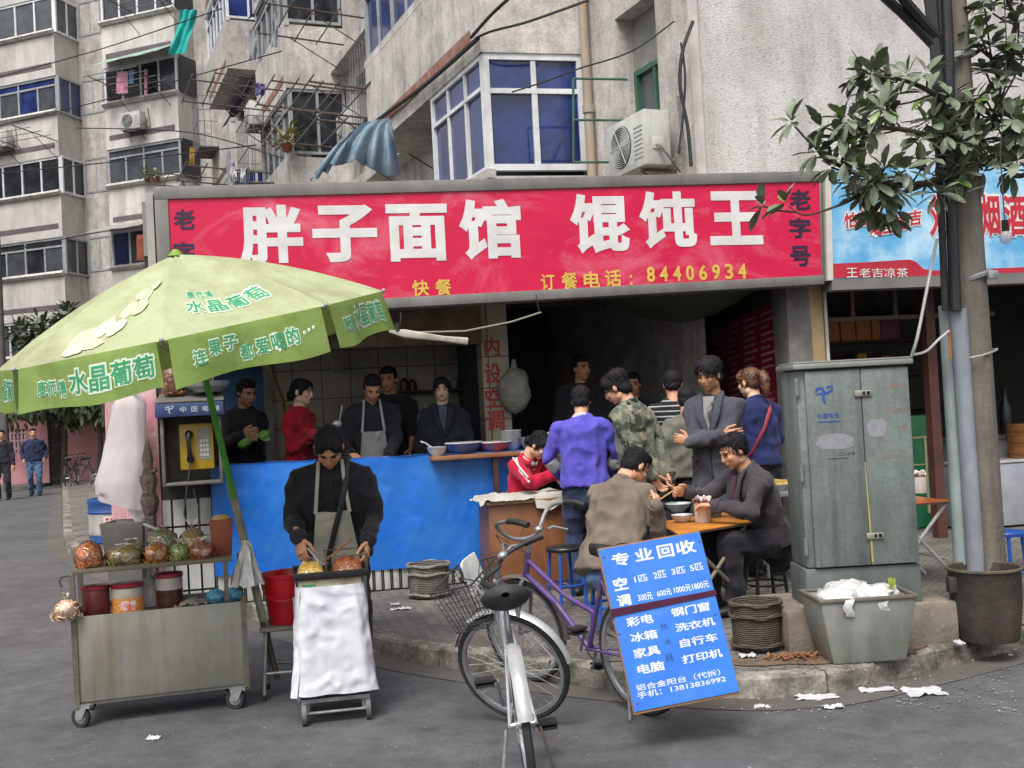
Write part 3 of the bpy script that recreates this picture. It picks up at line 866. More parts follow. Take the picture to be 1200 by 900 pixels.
# ---- red sign
DS = -.3
(sTL, zTL), (sTR, zTR), (sBR, zBR), (sBm, zBm) = fp(180, 219, DS), fp(962, 200, DS), fp(966, 333, DS), fp(460, 361, DS)
zBL = zBm+(zBm-zBR)/(sBm-sBR)*(sTL-sBm)
def sg(u, v, d=0):
    """point on the sign's face, u along, v up"""
    b = zBL+(zBR-zBL)*u; t = zTL+(zTR-zTL)*u
    return F(sTL+(sTR-sTL)*u+(sBR-sTR)*u*(1-v), DS+d, b+(t-b)*v)
sign = thing('shop_sign', 'long red restaurant signboard in a grey metal frame over the shop front', 'sign', F(sTL, DS, zBL), mw=Matrix.Translation(F(sTL, DS, zBL)) @ Matrix.Rotation(AL, 4, 'Z'))
red = M('sign_red', 'cb1a47', 'c41743', rough=.38, sc=2, dirt='d8808e', damt=.0, spec=.4)
def faded(m):      # pale scuffed patches where the film has worn
    N, L, b = nodes(m)
    tc = N.new('ShaderNodeTexCoord'); mp = N.new('ShaderNodeMapping'); mp.inputs['Rotation'].default_value = (0, .6, 0); mp.inputs['Scale'].default_value = (.55, 1, 1.1)
    n = N.new('ShaderNodeTexNoise'); n.inputs['Scale'].default_value = 1.6; n.inputs['Detail'].default_value = 10; n.inputs['Roughness'].default_value = .72; n.inputs['Distortion'].default_value = 1.2
    L.new(tc.outputs['Object'], mp.inputs[0]); L.new(mp.outputs[0], n.inputs['Vector'])
    r = N.new('ShaderNodeMapRange'); r.inputs['From Min'].default_value = .52; r.inputs['From Max'].default_value = .78; r.inputs['To Max'].default_value = .75
    L.new(n.outputs['Fac'], r.inputs['Value'])
    mx = N.new('ShaderNodeMix'); mx.data_type = 'RGBA'
    src = b.inputs['Base Color'].links[0].from_socket
    L.new(r.outputs[0], mx.inputs['Factor']); L.new(src, mx.inputs['A']); mx.inputs['B'].default_value = lin('dd8796')
    L.new(mx.outputs['Result'], b.inputs['Base Color'])
faded(red)
def slab(mb, u0, v0, u1, v1, d0, d1, fn=None):
    fn = fn or sg
    mb.add([fn(u0, v0, d0), fn(u1, v0, d0), fn(u1, v1, d0), fn(u0, v1, d0), fn(u0, v0, d1), fn(u1, v0, d1), fn(u1, v1, d1), fn(u0, v1, d1)],
           [(0, 1, 2, 3), (7, 6, 5, 4), (0, 4, 5, 1), (1, 5, 6, 2), (2, 6, 7, 3), (3, 7, 4, 0)])
mb = MB()
slab(mb, .018, .08, .997, .905, .012, .2); mb.build('panel', red, sign, smooth=0)
mb = MB()
slab(mb, 0, .905, 1, 1, -.005, .22); slab(mb, 0, 0, 1, .08, -.005, .22); slab(mb, 0, .08, .018, .905, -.003, .22); slab(mb, .997, .08, 1, .905, -.002, .22)
mb.build('frame', frame_g, sign, bevel=.006)
mb = MB(); slab(mb, -.012, -.02, -.002, .96, .02, .2); mb.build('edge_strip', M('pale_strip', 'a5a29c', '94918b', rough=.6, sc=4), sign, smooth=0)
def on_plane(d, x0, y0, x1, y1):
    """text box on the shop-front plane at depth d: returns a map of (u,v)"""
    A, B, C_, D_ = hit(x0, y1, O+FN*d, FN), hit(x1, y1, O+FN*d, FN), hit(x0, y0, O+FN*d, FN), hit(x1, y0, O+FN*d, FN)
    w, h = (B-A).dot(FD), (C_.z+D_.z-A.z-B.z)/2
    c = (A+B+C_+D_)/4
    return c-FD*(w/2)-UP*(h/2), w, h
def put(mb, ch, d, x0, y0, x1, y1, bold=.02, spacing=1.0, shear=0, tilt=0, ref=None):
    o, w, h = on_plane(d, x0, y0, x1, y1)
    xd = FD*math.cos(tilt)+UP*math.sin(tilt); yd = UP*math.cos(tilt)-FD*math.sin(tilt)+xd*shear
    write(mb, ch, lambda u, v, dd: o+xd*(u*w)+yd*(v*h)-FN*(dd*h*.02), bold, spacing, ref)
DT = DS+.008
white_l = M('white_letter', 'd9d8d6', 'c9c6c4', rough=.5, sc=3)
mb = MB()
for ch, bx in zip('胖子面馆馄饨王', ((280, 240, 355, 310), (366, 240, 442, 307), (453, 239, 525, 306), (538, 233, 611, 304), (668, 227, 738, 297), (749, 224, 816, 291), (831, 224, 893, 287))):
    put(mb, ch, DT, *bx, bold=.038)
mb.build('main_lettering', white_l, sign, smooth=0)
mb = MB()
navy = M('navy_letter', '231a3a', '2c1f3c', rough=.5, sc=6)
for x, ys in ((203, (245, 283, 316)), (925, (222, 255, 288))):
    for ch, y in zip('老字号', ys):
        put(mb, ch, DT, x+(1 if ch == '号' else 0), y, x+25, y+24, bold=.03)
mb.build('side_lettering', navy, sign, smooth=0)
mb = MB()
yel = M('yellow_letter', 'd8b650', 'c9a646', rough=.5, sc=6)
for ch, bx in zip('快餐', ((483, 328, 503, 347), (510, 327, 529, 346))): put(mb, ch, DT, *bx, bold=.02)
for ch, bx in zip('订餐电话', ((634, 321, 650, 340), (658, 319, 677, 339), (684, 318, 703, 338), (709, 316, 728, 336))): put(mb, ch, DT, *bx, bold=.02)
put(mb, ':', DT, 738, 322, 741, 334, bold=.02)
for i, ch in enumerate('84406934'):
    x = 758+15.3*i; y = 312.5-.55*i
    put(mb, ch, DT, x, y, x+9.5, y+18, bold=.025)
mb.build('yellow_lettering', yel, sign, smooth=0)

# ---- blue neighbour sign
(sNL, zNL), (sNR, zNR), (sNbl, zNbl) = fp(974, 197, DS), fp(1200, 190, DS), fp(977, 327, DS)
s2 = 7.9
zt2 = lambda s: zNL+(zNR-zNL)/(sNR-sNL)*(s-sNL)
(sq, zq) = fp(1195, 319, DS)
zb2 = lambda s: zNbl+(zq-zNbl)/(sq-sNbl)*(s-sNbl)
def ng(u, v, d=0):
    s = sNbl+(s2-sNbl)*u
    return F(s+(sNL-sNbl)*v*(1-u), DS+d, zb2(s)*(1-v)+zt2(s)*v)
nsg = thing('shop_sign', 'pale blue tobacco and drinks signboard with red lettering behind the utility pole', 'sign', ng(0, 0))
icy = M('icy_blue', '4f9fd0', '9cc9e4', rough=.4, sc=2.2, lo=.35, hi=.7, dirt='cfe3ee', damt=.6, dsc=(2.2, 2.2, 2.2), detail=8)
mb = MB(); slab(mb, 0, 0, 1, 1, .01, .2, ng); mb.build('panel', icy, nsg, smooth=0)
mb = MB(); slab(mb, -.016, -.01, -.001, 1.0, .0, .2, ng); mb.build('edge_strip', M('cream_strip', 'ccc7bd', 'bdb7ab', rough=.6, sc=5), nsg, smooth=0)
mb = MB(); slab(mb, -.004, -.1, 1, -.003, .0, .2, ng); mb.build('frame', frame_g, nsg, smooth=0)
mb = MB()
P_ = lambda x, y: hit(x, y, O+FN*(DS+.006), FN)
mb.add([P_(976, 326), P_(976, 309), P_(1020, 307), P_(1066, 304), P_(1074, 307), P_(1082, 315), P_(1092, 317), P_(1120, 316.5), P_(1200, 313), P_(1300, 309), P_(1300, 316), P_(1200, 319), P_(1100, 323)], [tuple(range(12, -1, -1))])
redb = M('sign_band_red', 'b8283c', 'a82236', rough=.45, sc=4)
mb.build('red_band', redb, nsg, smooth=0)
mb = MB()
for ch, x in zip('王老吉凉茶', (992, 1007, 1022, 1036, 1051)): put(mb, ch, DS+.001, x, 314, x+13, 325, bold=.005)
mb.build('small_lettering', white_l, nsg, smooth=0)
mbw, mbr = MB(), MB()
for ch, x, y in zip('怕上火', (989, 1004, 1020), (250, 247, 241)):
    put(mbw, ch, DS+.003, x, y, x+15, y+18, .1, 1, .15, .12, .025); put(mbr, ch, DS+.0005, x, y, x+15, y+18, .025, 1, .15, .12)
for ch, x, y in zip('喝王老吉', (1019, 1034, 1049, 1065), (260, 256, 252, 247)):
    put(mbw, ch, DS+.003, x, y, x+15, y+18, .1, 1, .15, .12, .025); put(mbr, ch, DS+.0005, x, y, x+15, y+18, .025, 1, .15, .12)
for ch, x, w_ in zip('刘记烟酒', (1089, 1119, 1149, 1176), (24, 24, 23, 27)):
    put(mbw, ch, DS+.003, x, 228, x+w_, 277, .085, ref=.03); put(mbr, ch, DS+.0005, x, 228, x+w_, 277, .03)
mbw.build('letter_outline', white_l, nsg, smooth=0)
mbr.build('red_lettering', M('letter_red', 'c02a3a', 'ae2434', rough=.5, sc=6), nsg, smooth=0)

# ---- neighbour shop: dim interior, counter, fridge
nb = thing('tobacco_shop', 'dim open fronted tobacco shop beyond the grey cabinet and utility pole', 'shop', F(SR1+.1, 0, .1), mw=FM)
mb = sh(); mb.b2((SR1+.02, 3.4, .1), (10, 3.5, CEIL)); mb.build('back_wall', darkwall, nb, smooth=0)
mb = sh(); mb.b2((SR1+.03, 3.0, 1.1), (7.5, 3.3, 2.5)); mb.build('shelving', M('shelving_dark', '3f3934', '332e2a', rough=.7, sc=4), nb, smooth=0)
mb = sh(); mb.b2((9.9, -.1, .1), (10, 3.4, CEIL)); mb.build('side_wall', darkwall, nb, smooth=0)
mb = sh()
sa = fp(967, 300, .05)[0]
mb.b2((SR1+.04, .03, .1), (SR1+.07, .07, CEIL)); mb.build('white_conduit', M('white_paint', 'c9c8c4', 'b5b3ae', rough=.5, sc=4), nb, smooth=0)
goods = ['b04038', 'c9a23a', 'd8d4c8', '3d6e9b', '3f7d56', '7e3a5c', 'c47a3a']
ms = [M('goods_%d' % i, g, rough=.5) for i, g in enumerate(goods)]
for lv in range(3):
    s = SR1+.15
    while s < 6.6:
        w_ = rnd.uniform(.12, .3); h_ = rnd.uniform(.12, .3)
        mbg = sh(); mbg.b2((s, 2.85, 1.35+lv*.42), (s+w_*.92, 2.99, 1.35+lv*.42+h_))
        tag(mbg.build('goods_packet', ms[rnd.randrange(len(ms))], bevel=.004), 'packet of goods on the dim shelves at the back of the tobacco shop', 'packet', 'packets on the tobacco shop shelves')
        s += w_
for lv in range(3):
    mb = sh(); mb.b2((SR1+.03, 2.8, 1.325+lv*.42), (7.5, 2.999, 1.348+lv*.42)); mb.build('shelf', woodd, nb, smooth=0)
mb = sh()
for x in (1000, 1050): 
    s = fp(x, 380, .25)[0]
    mb.b2((s-.02, .24, 2.3), (s+.02, .28, CEIL))
mb.b2((SR1+.08, .22, 2.26), (6.2, .3, 2.3)); mb.build('transom', M('brown_transom', '5b463a', '493830', rough=.6, sc=5), nb, smooth=0)
s = fp(1092, 450, .2)[0]
mb = sh(); mb.b2((s-.05, .16, .1), (s+.05, .26, CEIL)); mb.build('door_post', M('red_brown_post', '5a3730', '4a2d28', rough=.6, sc=5), nb, smooth=0)
# ============================================================ PEOPLE
def remesh(mb, voxel, smooth_it=3, fold=0, fsc=9, seed=0, fold_dir=None):
    me = bpy.data.meshes.new('tmp')
    me.from_pydata(mb.v, [], mb.f)
    bm = bmesh.new(); bm.from_mesh(me)
    bmesh.ops.recalc_face_normals(bm, faces=bm.faces)
    bm.to_mesh(me); bm.free()
    o = bpy.data.objects.new('tmp', me)
    COL.objects.link(o)
    md = o.modifiers.new('r', 'REMESH'); md.mode = 'VOXEL'; md.voxel_size = voxel
    if smooth_it:
        sm = o.modifiers.new('s', 'SMOOTH'); sm.factor = .5; sm.iterations = smooth_it
    dg = bpy.context.evaluated_depsgraph_get(); dg.update()
    m2 = bpy.data.meshes.new_from_object(o.evaluated_get(dg))
    bpy.data.objects.remove(o); bpy.data.meshes.remove(me)
    n = len(m2.vertices)
    co = np.empty(n*3); m2.vertices.foreach_get('co', co); co = co.reshape(-1, 3)
    if fold:
        nr = np.empty(n*3); m2.vertices.foreach_get('normal', nr); nr = nr.reshape(-1, 3)
        sx = V((seed*3.1, seed*1.7, seed*.9))
        d = np.array([.6*(.5-abs(noise.noise(V(p)*fsc+sx))*2)+.4*noise.noise(V((p[0]*fsc*2.3, p[1]*fsc*2.3, p[2]*fsc*1.2))-sx) for p in co])
        co = co+nr*(d*fold)[:, None]
    out = MB()
    out.v = [V(p) for p in co]; out.f = [tuple(p.vertices) for p in m2.polygons]; out.mi = [0]*len(out.f)
    bpy.data.meshes.remove(m2)
    return out
def rotx(a): return Matrix.Rotation(a, 3, 'X')
def rotz(a): return Matrix.Rotation(a, 3, 'Z')
def ik(a, c, l1, l2, pole):
    a, c = V(a), V(c)
    d = c-a
    L = min(d.length, (l1+l2)*.998)
    d = d.normalized(); c = a+d*L
    k = (l1*l1-l2*l2+L*L)/(2*L)
    h = math.sqrt(max(l1*l1-k*k, 0))
    p = V(pole); p = (p-d*p.dot(d))
    p = p.normalized() if p.length > 1e-6 else V((0, -1, 0))
    return a+d*k+p*h, c
SKIN = M('skin', 'cf9f80', 'c49073', rough=.5, sc=9, spec=.35)
SKIN2 = M('skin_tan', 'bd8c6b', 'b28060', rough=.5, sc=9, spec=.35)
SKINF = M('skin_pale', 'dbb397', 'd1a588', rough=.5, sc=9, spec=.35)
HAIR = M('black_hair', '17151a', '221f24', rough=.75, spec=.25, sc=40, bump=.5, bsc=110, bdist=.004)
HAIRB = M('brown_hair', '4a2f22', '6d442b', rough=.5, sc=30, bump=.5, bsc=110, bdist=.004)
EYE = M('dark_eye', '120e0c', rough=.2)
LIP = M('lips', '8e5148', rough=.5)
SHOE = M('black_shoe', '1c1b1c', '2a2828', rough=.5, sc=8)
def cloth(name, c1, c2, rough=.88, sc=5, bump=.4, bsc=60):
    if name in MATS: return MATS[name]
    m = M(name, c1, c2, rough=rough, sc=sc, bump=bump, bsc=bsc, sheen=.1, bdist=.004, spec=.3)
    N, L, b = nodes(m)                            # wrinkles: soft ridges a few centimetres apart
    tc = N.new('ShaderNodeTexCoord'); mp = N.new('ShaderNodeMapping'); mp.inputs['Scale'].default_value = (13, 13, 8); mp.inputs['Rotation'].default_value = (.5, .3, .4)
    n = N.new('ShaderNodeTexNoise'); n.noise_type = 'RIDGED_MULTIFRACTAL'; n.inputs['Scale'].default_value = .55; n.inputs['Detail'].default_value = 2.5; n.inputs['Distortion'].default_value = .7
    L.new(tc.outputs['Object'], mp.inputs[0]); L.new(mp.outputs[0], n.inputs['Vector'])
    bp = N.new('ShaderNodeBump'); bp.inputs['Strength'].default_value = 1; bp.inputs['Distance'].default_value = .016
    L.new(n.outputs['Fac'], bp.inputs['Height'])
    old = b.inputs['Normal'].links[0].from_node
    L.new(bp.outputs[0], old.inputs['Normal'])
    return m
def hand(mb, w, d, n, curl=.5, right=True, s=1.0, spread=.06, thumb=1.0):
    """palm + five bent fingers; w wrist, d along the hand, n out of the palm"""
    d = V(d).normalized(); n = V(n); n = (n-d*n.dot(d)).normalized()
    x = d.cross(n)*(1 if right else -1)          # towards the thumb
    w = V(w)
    k = s
    mb.tube([w-d*.03*k, w+d*.01*k, w+d*.045*k, w+d*.085*k, w+d*.1*k], [.024*k, .029*k, .039*k, .041*k, .034*k], n=12, flat=.42, side=x, round_=False)
    for off, L, r in ((.029, .068, .0092), (.01, .078, .0096), (-.010, .072, .0092), (-.028, .056, .0082)):
        p = w+d*.088*k+x*off*k
        a = 0
        pts = [p-d*.02*k, p]
        dd = (d+x*off*spread*20*.1).normalized()
        for seg, cu in ((.46, .55), (.3, 1.0), (.24, .7)):
            a += curl*cu
            p = p+(dd*math.cos(a)+n*math.sin(a))*L*seg*k
            pts.append(p)
        mb.tube(pts, [r*k, r*k, r*.98*k, r*.9*k, r*.78*k], n=7, round_=True)
    p = w+d*.022*k+x*.026*k
    t1 = (d*.62+x*.62*thumb+n*.35).normalized(); t2 = (d*.9+x*.15*thumb+n*.4).normalized()
    mb.tube([p, p+t1*.042*k, p+t1*.042*k+t2*.03*k, p+t1*.042*k+t2*.056*k], [.014*k, .0118*k, .0106*k, .009*k], n=7, round_=True)
def person(label, loc, rz, hip=(0, 0, .92), lean=0, twist=0, side=0, head=(0, 0), hroll=0, wl=(.26, -.06, .86), wr=(-.26, -.06, .86), pl=(.5, 1, -.1), pr=(-.5, 1, -.1),
           al=(.11, 0, .09), ar=(-.11, 0, .09), kl=(.15, -1, .1), kr=(-.15, -1, .1), handl=None, handr=None, curl=(.55, .55),
           skin=None, hair='short', hairm=None, top=None, topm=None, hem=.02, bot=None, sc=1.0, fat=1.0, wide=1.0, sleeve=1.0, collar=None, apron=None, vox=.012, grp=None,
           stripes=None, strap=None, front=None, shirt=None, legs=True, seed=None, neckl=0, cuff=None, hoff=(0, 0)):
    """loc: where the feet stand; rz: 0 faces the camera. Poses are given in metres for a 1.7 m body."""
    root = thing('person', label, 'person', loc, rz, grp)
    seed = seed if seed is not None else rnd.random()*50
    skin = skin or SKIN; hairm = hairm or HAIR
    T = WM[root] @ Matrix.Scale(sc, 4)
    hip = V(hip)
    SRot = Matrix.Rotation(twist, 3, 'Z') @ Matrix.Rotation(side, 3, 'Y') @ rotx(lean)
    def sp(x, y, z): return hip + SRot @ V((x, y, z-.92))       # point on the spine frame (z counted standing)
    sw = .17*wide
    shl, shr = sp(sw, .01, 1.385), sp(-sw, .01, 1.385)
    nb, nt_ = sp(0, .015, 1.44), sp(0, .0, 1.52)
    HR = SRot @ rotx(-lean*.55) if False else Matrix.Rotation(twist, 3, 'Z') @ Matrix.Rotation(head[1], 3, 'Z') @ rotx(lean*.35+head[0]) @ Matrix.Rotation(hroll, 3, 'Y')
    hc = sp(0, 0, 1.47) + HR @ V((0, -.02, .135+neckl))
    el, wl_ = ik(shl, wl, .285, .255, pl)
    er, wr_ = ik(shr, wr, .285, .255, pr)
    hl, hr_ = hip+SRot @ V((.09, 0, -.02)), hip+SRot @ V((-.09, 0, -.02))
    kneel, anl = ik(hl, al, .43, .42, kl)
    kneer, anr = ik(hr_, ar, .43, .42, kr)
    # --- body: head, neck and trunk in one remeshed skin, fingers rooted in the palms
    b = MB()
    b.tube([sp(0, 0, .84), sp(0, .0, 1.0), sp(0, .005, 1.2), sp(0, .01, 1.36), sp(0, .015, 1.43)], [.13, .12, .13, .12, .05], n=14, flat=.6, side=SRot @ V((1, 0, 0)), round_=True)
    for sh_, e, w in ((shl, el, wl_), (shr, er, wr_)):
        b.tube([sh_, e], [.036, .034], n=10, round_=True); b.tube([e, w], [.038, .026], n=10, round_=True)
    for h_, k_, a_ in ((hl, kneel, anl), (hr_, kneer, anr)):
        b.tube([h_, k_], [.075, .052], n=10, round_=True); b.tube([k_, a_], [.05, .034], n=10, round_=True)
    bb = remesh(b, .02, 1)
    hd = MB()
    rj = random.Random(int(seed*77)); jw, jl, jn = rj.uniform(.93, 1.1), rj.uniform(-.006, .006), rj.uniform(.85, 1.2)
    def hp(x, y, z): return hc + HR @ V((x*(jw if z < 0 else 1), y, z+(jl if z < -.03 else 0)))
    def he(c, r): hd.ball(hp(*c), r, 16, HR)
    he((0, .016, .03), (.075, .092, .088)); he((0, -.024, -.035), (.060, .066, .074)); he((0, -.052, -.088), (.028, .026, .022))
    he((0, -.076, .026), (.05, .014, .012)); he((.036, -.058, -.02), (.024, .026, .024)); he((-.036, -.058, -.02), (.024, .026, .024))
    hd.tube([hp(0, -.086, .016), hp(0, -.095, -.012), hp(0, -.097, -.025)], [.008*jn, .0115*jn, .0145*jn], n=8, round_=True)
    he((0, -.081, -.055), (.024, .014, .012)); he((.045, .01, -.065), (.02, .035, .03)); he((-.045, .01, -.065), (.02, .035, .03))
    he((.077, .014, -.004), (.009, .02, .031)); he((-.077, .014, -.004), (.009, .02, .031))
    hd.tube([hp(0, .022, -.05), nt_, nb, sp(0, .012, 1.36)], [.056, .054, .062, .09], n=14, round_=True)
    hh = remesh(hd, .0075 if vox < .015 else .011, 1)
    bb.add(hh.v, hh.f)
    for w, e, spec, rt, cu in ((wl_, el, handl, False, curl[0]), (wr_, er, handr, True, curl[1])):
        d = (w-e).normalized()
        if spec: dd, nn = V(spec[0]), V(spec[1])
        else: dd, nn = d, V((1 if rt else -1, .2, .1))
        hm = MB(); hand(hm, w, dd, nn, cu, rt)
        bb.add(hm.v, hm.f)
    bo = MB(T); bo.add(bb.v, bb.f)
    body = bo.build('body', skin, root, smooth=75)
    e_ = MB(T)
    for sx in (-1, 1): e_.ball(hp(.031*sx, -.079, .008), (.0115, .006, .0045), 8, HR)
    e_.build('eyes', EYE, body)
    e_ = MB(T)
    for sx in (-1, 1): e_.tube([hp(.014*sx, -.0905, .026), hp(.032*sx, -.089, .0325), hp(.051*sx, -.078, .027)], [.0035, .0048, .003], n=6)
    e_.build('eyebrows', hairm, body)
    e_ = MB(T); e_.tube([hp(-.022, -.087, -.056), hp(-.008, -.0955, -.054), hp(.008, -.0955, -.054), hp(.022, -.087, -.056)], [.003, .0055, .0055, .003], n=6); e_.build('lips', LIP, body)
    # --- hair
    h = MB()
    def hb(c, r): h.ball(hp(*c), r, 16, HR)
    hb((0, .03, .043), (.084, .094, .087)); hb((0, .055, -.01), (.073, .058, .062))
    hb((.066, .02, .02), (.018, .04, .04)); hb((-.066, .02, .02), (.018, .04, .04))
    hb((0, -.02, .088), (.066, .062, .034))
    if hair == 'bushy':
        hb((0, -.035, .09), (.078, .06, .042)); hb((.06, -.03, .055), (.028, .045, .045)); hb((-.062, -.03, .055), (.028, .045, .04)); hb((0, .05, .07), (.092, .09, .075)); hb((.03, -.075, .06), (.04, .02, .03)); hb((0, .07, -.03), (.082, .05, .06))
    elif hair in ('pony', 'bun', 'low'):
        hb((.045, -.045, .06), (.035, .035, .04)); hb((-.045, -.045, .06), (.035, .035, .04)); hb((.07, -.005, .01), (.012, .035, .04)); hb((-.07, -.005, .01), (.012, .035, .04))
        if hair == 'bun': hb((0, .13, .06), (.042, .04, .04))
        if hair == 'low': hb((0, .11, -.03), (.05, .045, .05))
    hx = remesh(h, .009, 2, .009, 38, seed)
    ho = MB(T); ho.add(hx.v, hx.f)
    if vox < .016:                                # loose strands break up the outline
        rs = random.Random(int(seed*100)); nv = len(hx.v)
        back = hair in ('low', 'pony', 'bun')
        for _ in range(420):
            q = hx.v[rs.randrange(nv)]
            if back and (HR.transposed() @ (q-hc)).y < -.02: continue
            w_ = q-hp(0, .02, .02)
            dn = (V((rs.gauss(0, .35), rs.gauss(0, .35), -.9))+HR @ V((0, .9 if back else .35, 0)))
            wn = w_.normalized()
            dn = (dn-wn*dn.dot(wn)+wn*.16).normalized()
            leaf(ho, q-wn*.003, dn, wn, rs.uniform(.025, .06 if hair == 'bushy' else .045), .0055)
    hob = ho.build('hair', hairm, root, smooth=80)
    if hair == 'pony':
        h = MB(); h.tube([hp(0, .105, .05), hp(0, .15, .045), hp(.005, .172, -.01), hp(.01, .165, -.09), hp(.01, .15, -.15)], [.025, .038, .045, .036, .012], n=10, round_=True)
        hx = remesh(h, .009, 1, .01, 40, seed); ho = MB(T); ho.add(hx.v, hx.f); ho.build('ponytail', HAIRB if hairm is HAIRB else hairm, hob, smooth=80)
        ho = MB(T); ho.tube([hp(-.02, .115, .05), hp(0, .118, .072), hp(.02, .115, .05), hp(0, .112, .028)], .008, n=6, closed=True); ho.build('hair_band', M('hair_band', '6a2a3a', rough=.6), hob)
    # --- trousers and shoes
    if legs:
        t = MB()
        t.tube([sp(0, 0, 1.02), sp(0, 0, .93), sp(0, .0, .84)], [.145*fat, .16*fat, .145*fat], n=16, flat=.68, side=SRot @ V((1, 0, 0)), round_=True)
        for h_, k_, a_ in ((hl, kneel, anl), (hr_, kneer, anr)):
            t.tube([h_, h_.lerp(k_, .5), k_], [.102, .092, .078], n=12, round_=True)
            t.tube([k_, k_.lerp(a_, .5), a_+V((0, 0, .0))], [.077, .073, .068], n=12, round_=True)
        tx = remesh(t, vox, 2, .026, 8, seed+3)
        to = MB(T); to.add(tx.v, tx.f); to.build('trousers', bot, root, smooth=70)
        for a_, k_ in ((anl, kneel), (anr, kneer)):
            fdir = V((k_.x-a_.x, min(k_.y-a_.y, -.05), 0)); fdir = V((fdir.x*.3, -1, 0)).normalized()
            s_ = MB(T)
            s_.tube([a_-fdir*.07+V((0, 0, -.045)), a_-fdir*.02+V((0, 0, -.035)), a_+fdir*.08+V((0, 0, -.05)), a_+fdir*.16+V((0, 0, -.058)), a_+fdir*.185+V((0, 0, -.062))], [.035, .045, .045, .042, .022], n=12, flat=.75, side=(1, 0, 0), round_=True)
            s_.build('shoe', SHOE, root, smooth=60)
    # --- top garment
    t = MB()
    f = fat
    hz = .92-hem
    t.tube([sp(0, .0, hz), sp(0, 0, (hz+1.0)/2), sp(0, .0, 1.04), sp(0, .0, 1.18), sp(0, .01, 1.30), sp(0, .015, 1.39), sp(0, .018, 1.44), sp(0, .012, 1.475)],
           [.2*f, .194*f, .182*f, .186*f*wide**.5, .188*wide, .168*wide, .118, .08], n=20, flat=.68, side=SRot @ V((1, 0, 0)))
    for sh_, e, w in ((shl, el, wl_), (shr, er, wr_)):
        w2 = e.lerp(w, sleeve*.97)
        t.tube([sp(0, .012, 1.405).lerp(sh_, .6), sh_.lerp(e, .06), sh_.lerp(e, .3), sh_.lerp(e, .65), e], [.064, .07, .069, .063, .058], n=12, round_=True)
        if sleeve > .25: t.tube([e, e.lerp(w2, .5), w2], [.058, .052, .045], n=12, round_=True)
    tx = remesh(t, vox, 2, .034, 7, seed+7)
    to = MB(T); to.add(tx.v, tx.f)
    tob = to.build(top or 'jacket', topm, root, smooth=70)
    if vox < .017:                                # turned cuffs and a hem band give the cloth an edge
        if sleeve > .9:
            for e, w in ((el, wl_), (er, wr_)):
                c = MB(T); c.tube([e.lerp(w, .86), e.lerp(w, .9), e.lerp(w, .995)], [.049, .0515, .049], n=14); c.build('cuff', topm, tob)
        c = MB(T)
        c.tube([sp(0, 0, hz+.012), sp(0, 0, hz+.03), sp(0, 0, hz+.065)], [.2*f, .2035*f, .201*f], n=28, flat=.685, side=SRot @ V((1, 0, 0)), caps=False); c.build('hem', topm, tob)
    if collar:
        cm = collar
        c = MB(T)
        ring = [sp(.074*math.sin(a), .012-.066*math.cos(a)-.012*(1+math.cos(a)), 1.475-.028*(1+math.cos(a))) for a in [i*math.pi/9 for i in range(1, 18)]]
        c.tube(ring, .02, n=8, flat=.55, side=SRot @ V((0, 0, 1)), round_=True)
        c.build('collar', cm, tob)
    if apron:
        def panel(name, z0, z1, hw0, hw1, y0):
            c = MB(T)
            def q(u, v):
                z = z0+(z1-z0)*v; hw = (hw0+(hw1-hw0)*v)
                x = hw*(2*u-1)
                y = -(.136*f+.012)*math.sqrt(max(.15, 1-(x/(.235*f))**2))-.02
                if z < .92: y -= .03
                return sp(x, y+.006*math.sin(11*u+5*v), z)
            c.grid(q, 14, 14)
            return c.build(name, apron, ap if name != 'apron' else root, smooth=80, thick=.004)
        ap = panel('apron', .5, 1.22, .19, .1, 0)
        c = MB(T)
        for sx in (-1, 1):
            c.tube([sp(.1*sx, -.16*f, 1.215), sp(.088*sx, -.158, 1.32), sp(.076*sx, -.105, 1.425), sp(.07*sx, -.05, 1.49), sp(.065*sx, .0, 1.475)], .011, n=6, flat=.5)
        c.build('apron_strap', apron, ap)
    if strap:
        c = MB(T)
        pts = [sp(.1, .04, 1.485), sp(.098, -.06, 1.47), sp(.085, -.14, 1.38), sp(.05, -.172*f, 1.25), sp(.01, -.18*f, 1.12), sp(-.03, -.195*f, .98), sp(-.05, -.2*f, .9)]
        if strap[1] == 'back': pts = [sp(-.11, -.04, 1.46), sp(-.1, .05, 1.455), sp(-.06, .13, 1.36), sp(.03, .145, 1.2), sp(.14, .1, 1.02), sp(.19, .02, .95)]
        c.tube(pts, .017, n=6, flat=.4, side=SRot @ V((1, 0, 0)))
        c.build('shoulder_strap', strap[0], tob)
    if front:
        c = MB(T); yf = lambda z: -(.139 if z < 1.1 else .132)*f-.004
        if shirt:
            c.add([sp(-.045, -.095, 1.45), sp(.045, -.095, 1.45), sp(.03, yf(1.3)-.012, 1.32), sp(0, yf(1.2)-.012, 1.2), sp(-.03, yf(1.3)-.012, 1.32)], [(0, 1, 2, 3, 4)])
            c.build('shirt_front', shirt, tob, smooth=0)
            for sx in (-1, 1):
                c = MB(T); c.tube([sp(.078*sx, -.03, 1.475), sp(.078*sx, -.1, 1.42), sp(.062*sx, yf(1.3)-.012, 1.32), sp(.012*sx, yf(1.18)-.012, 1.17)], [.018, .024, .03, .012], n=8, flat=.3, side=SRot @ V((1, 0, 0))); c.build('lapel', topm, tob)
        c = MB(T); c.tube([sp(0, yf(z)-.004, z) for z in (1.17 if shirt else 1.42, 1.1, 1.0, hz+.01)], .005, n=6); c.build('front_seam', front, tob)
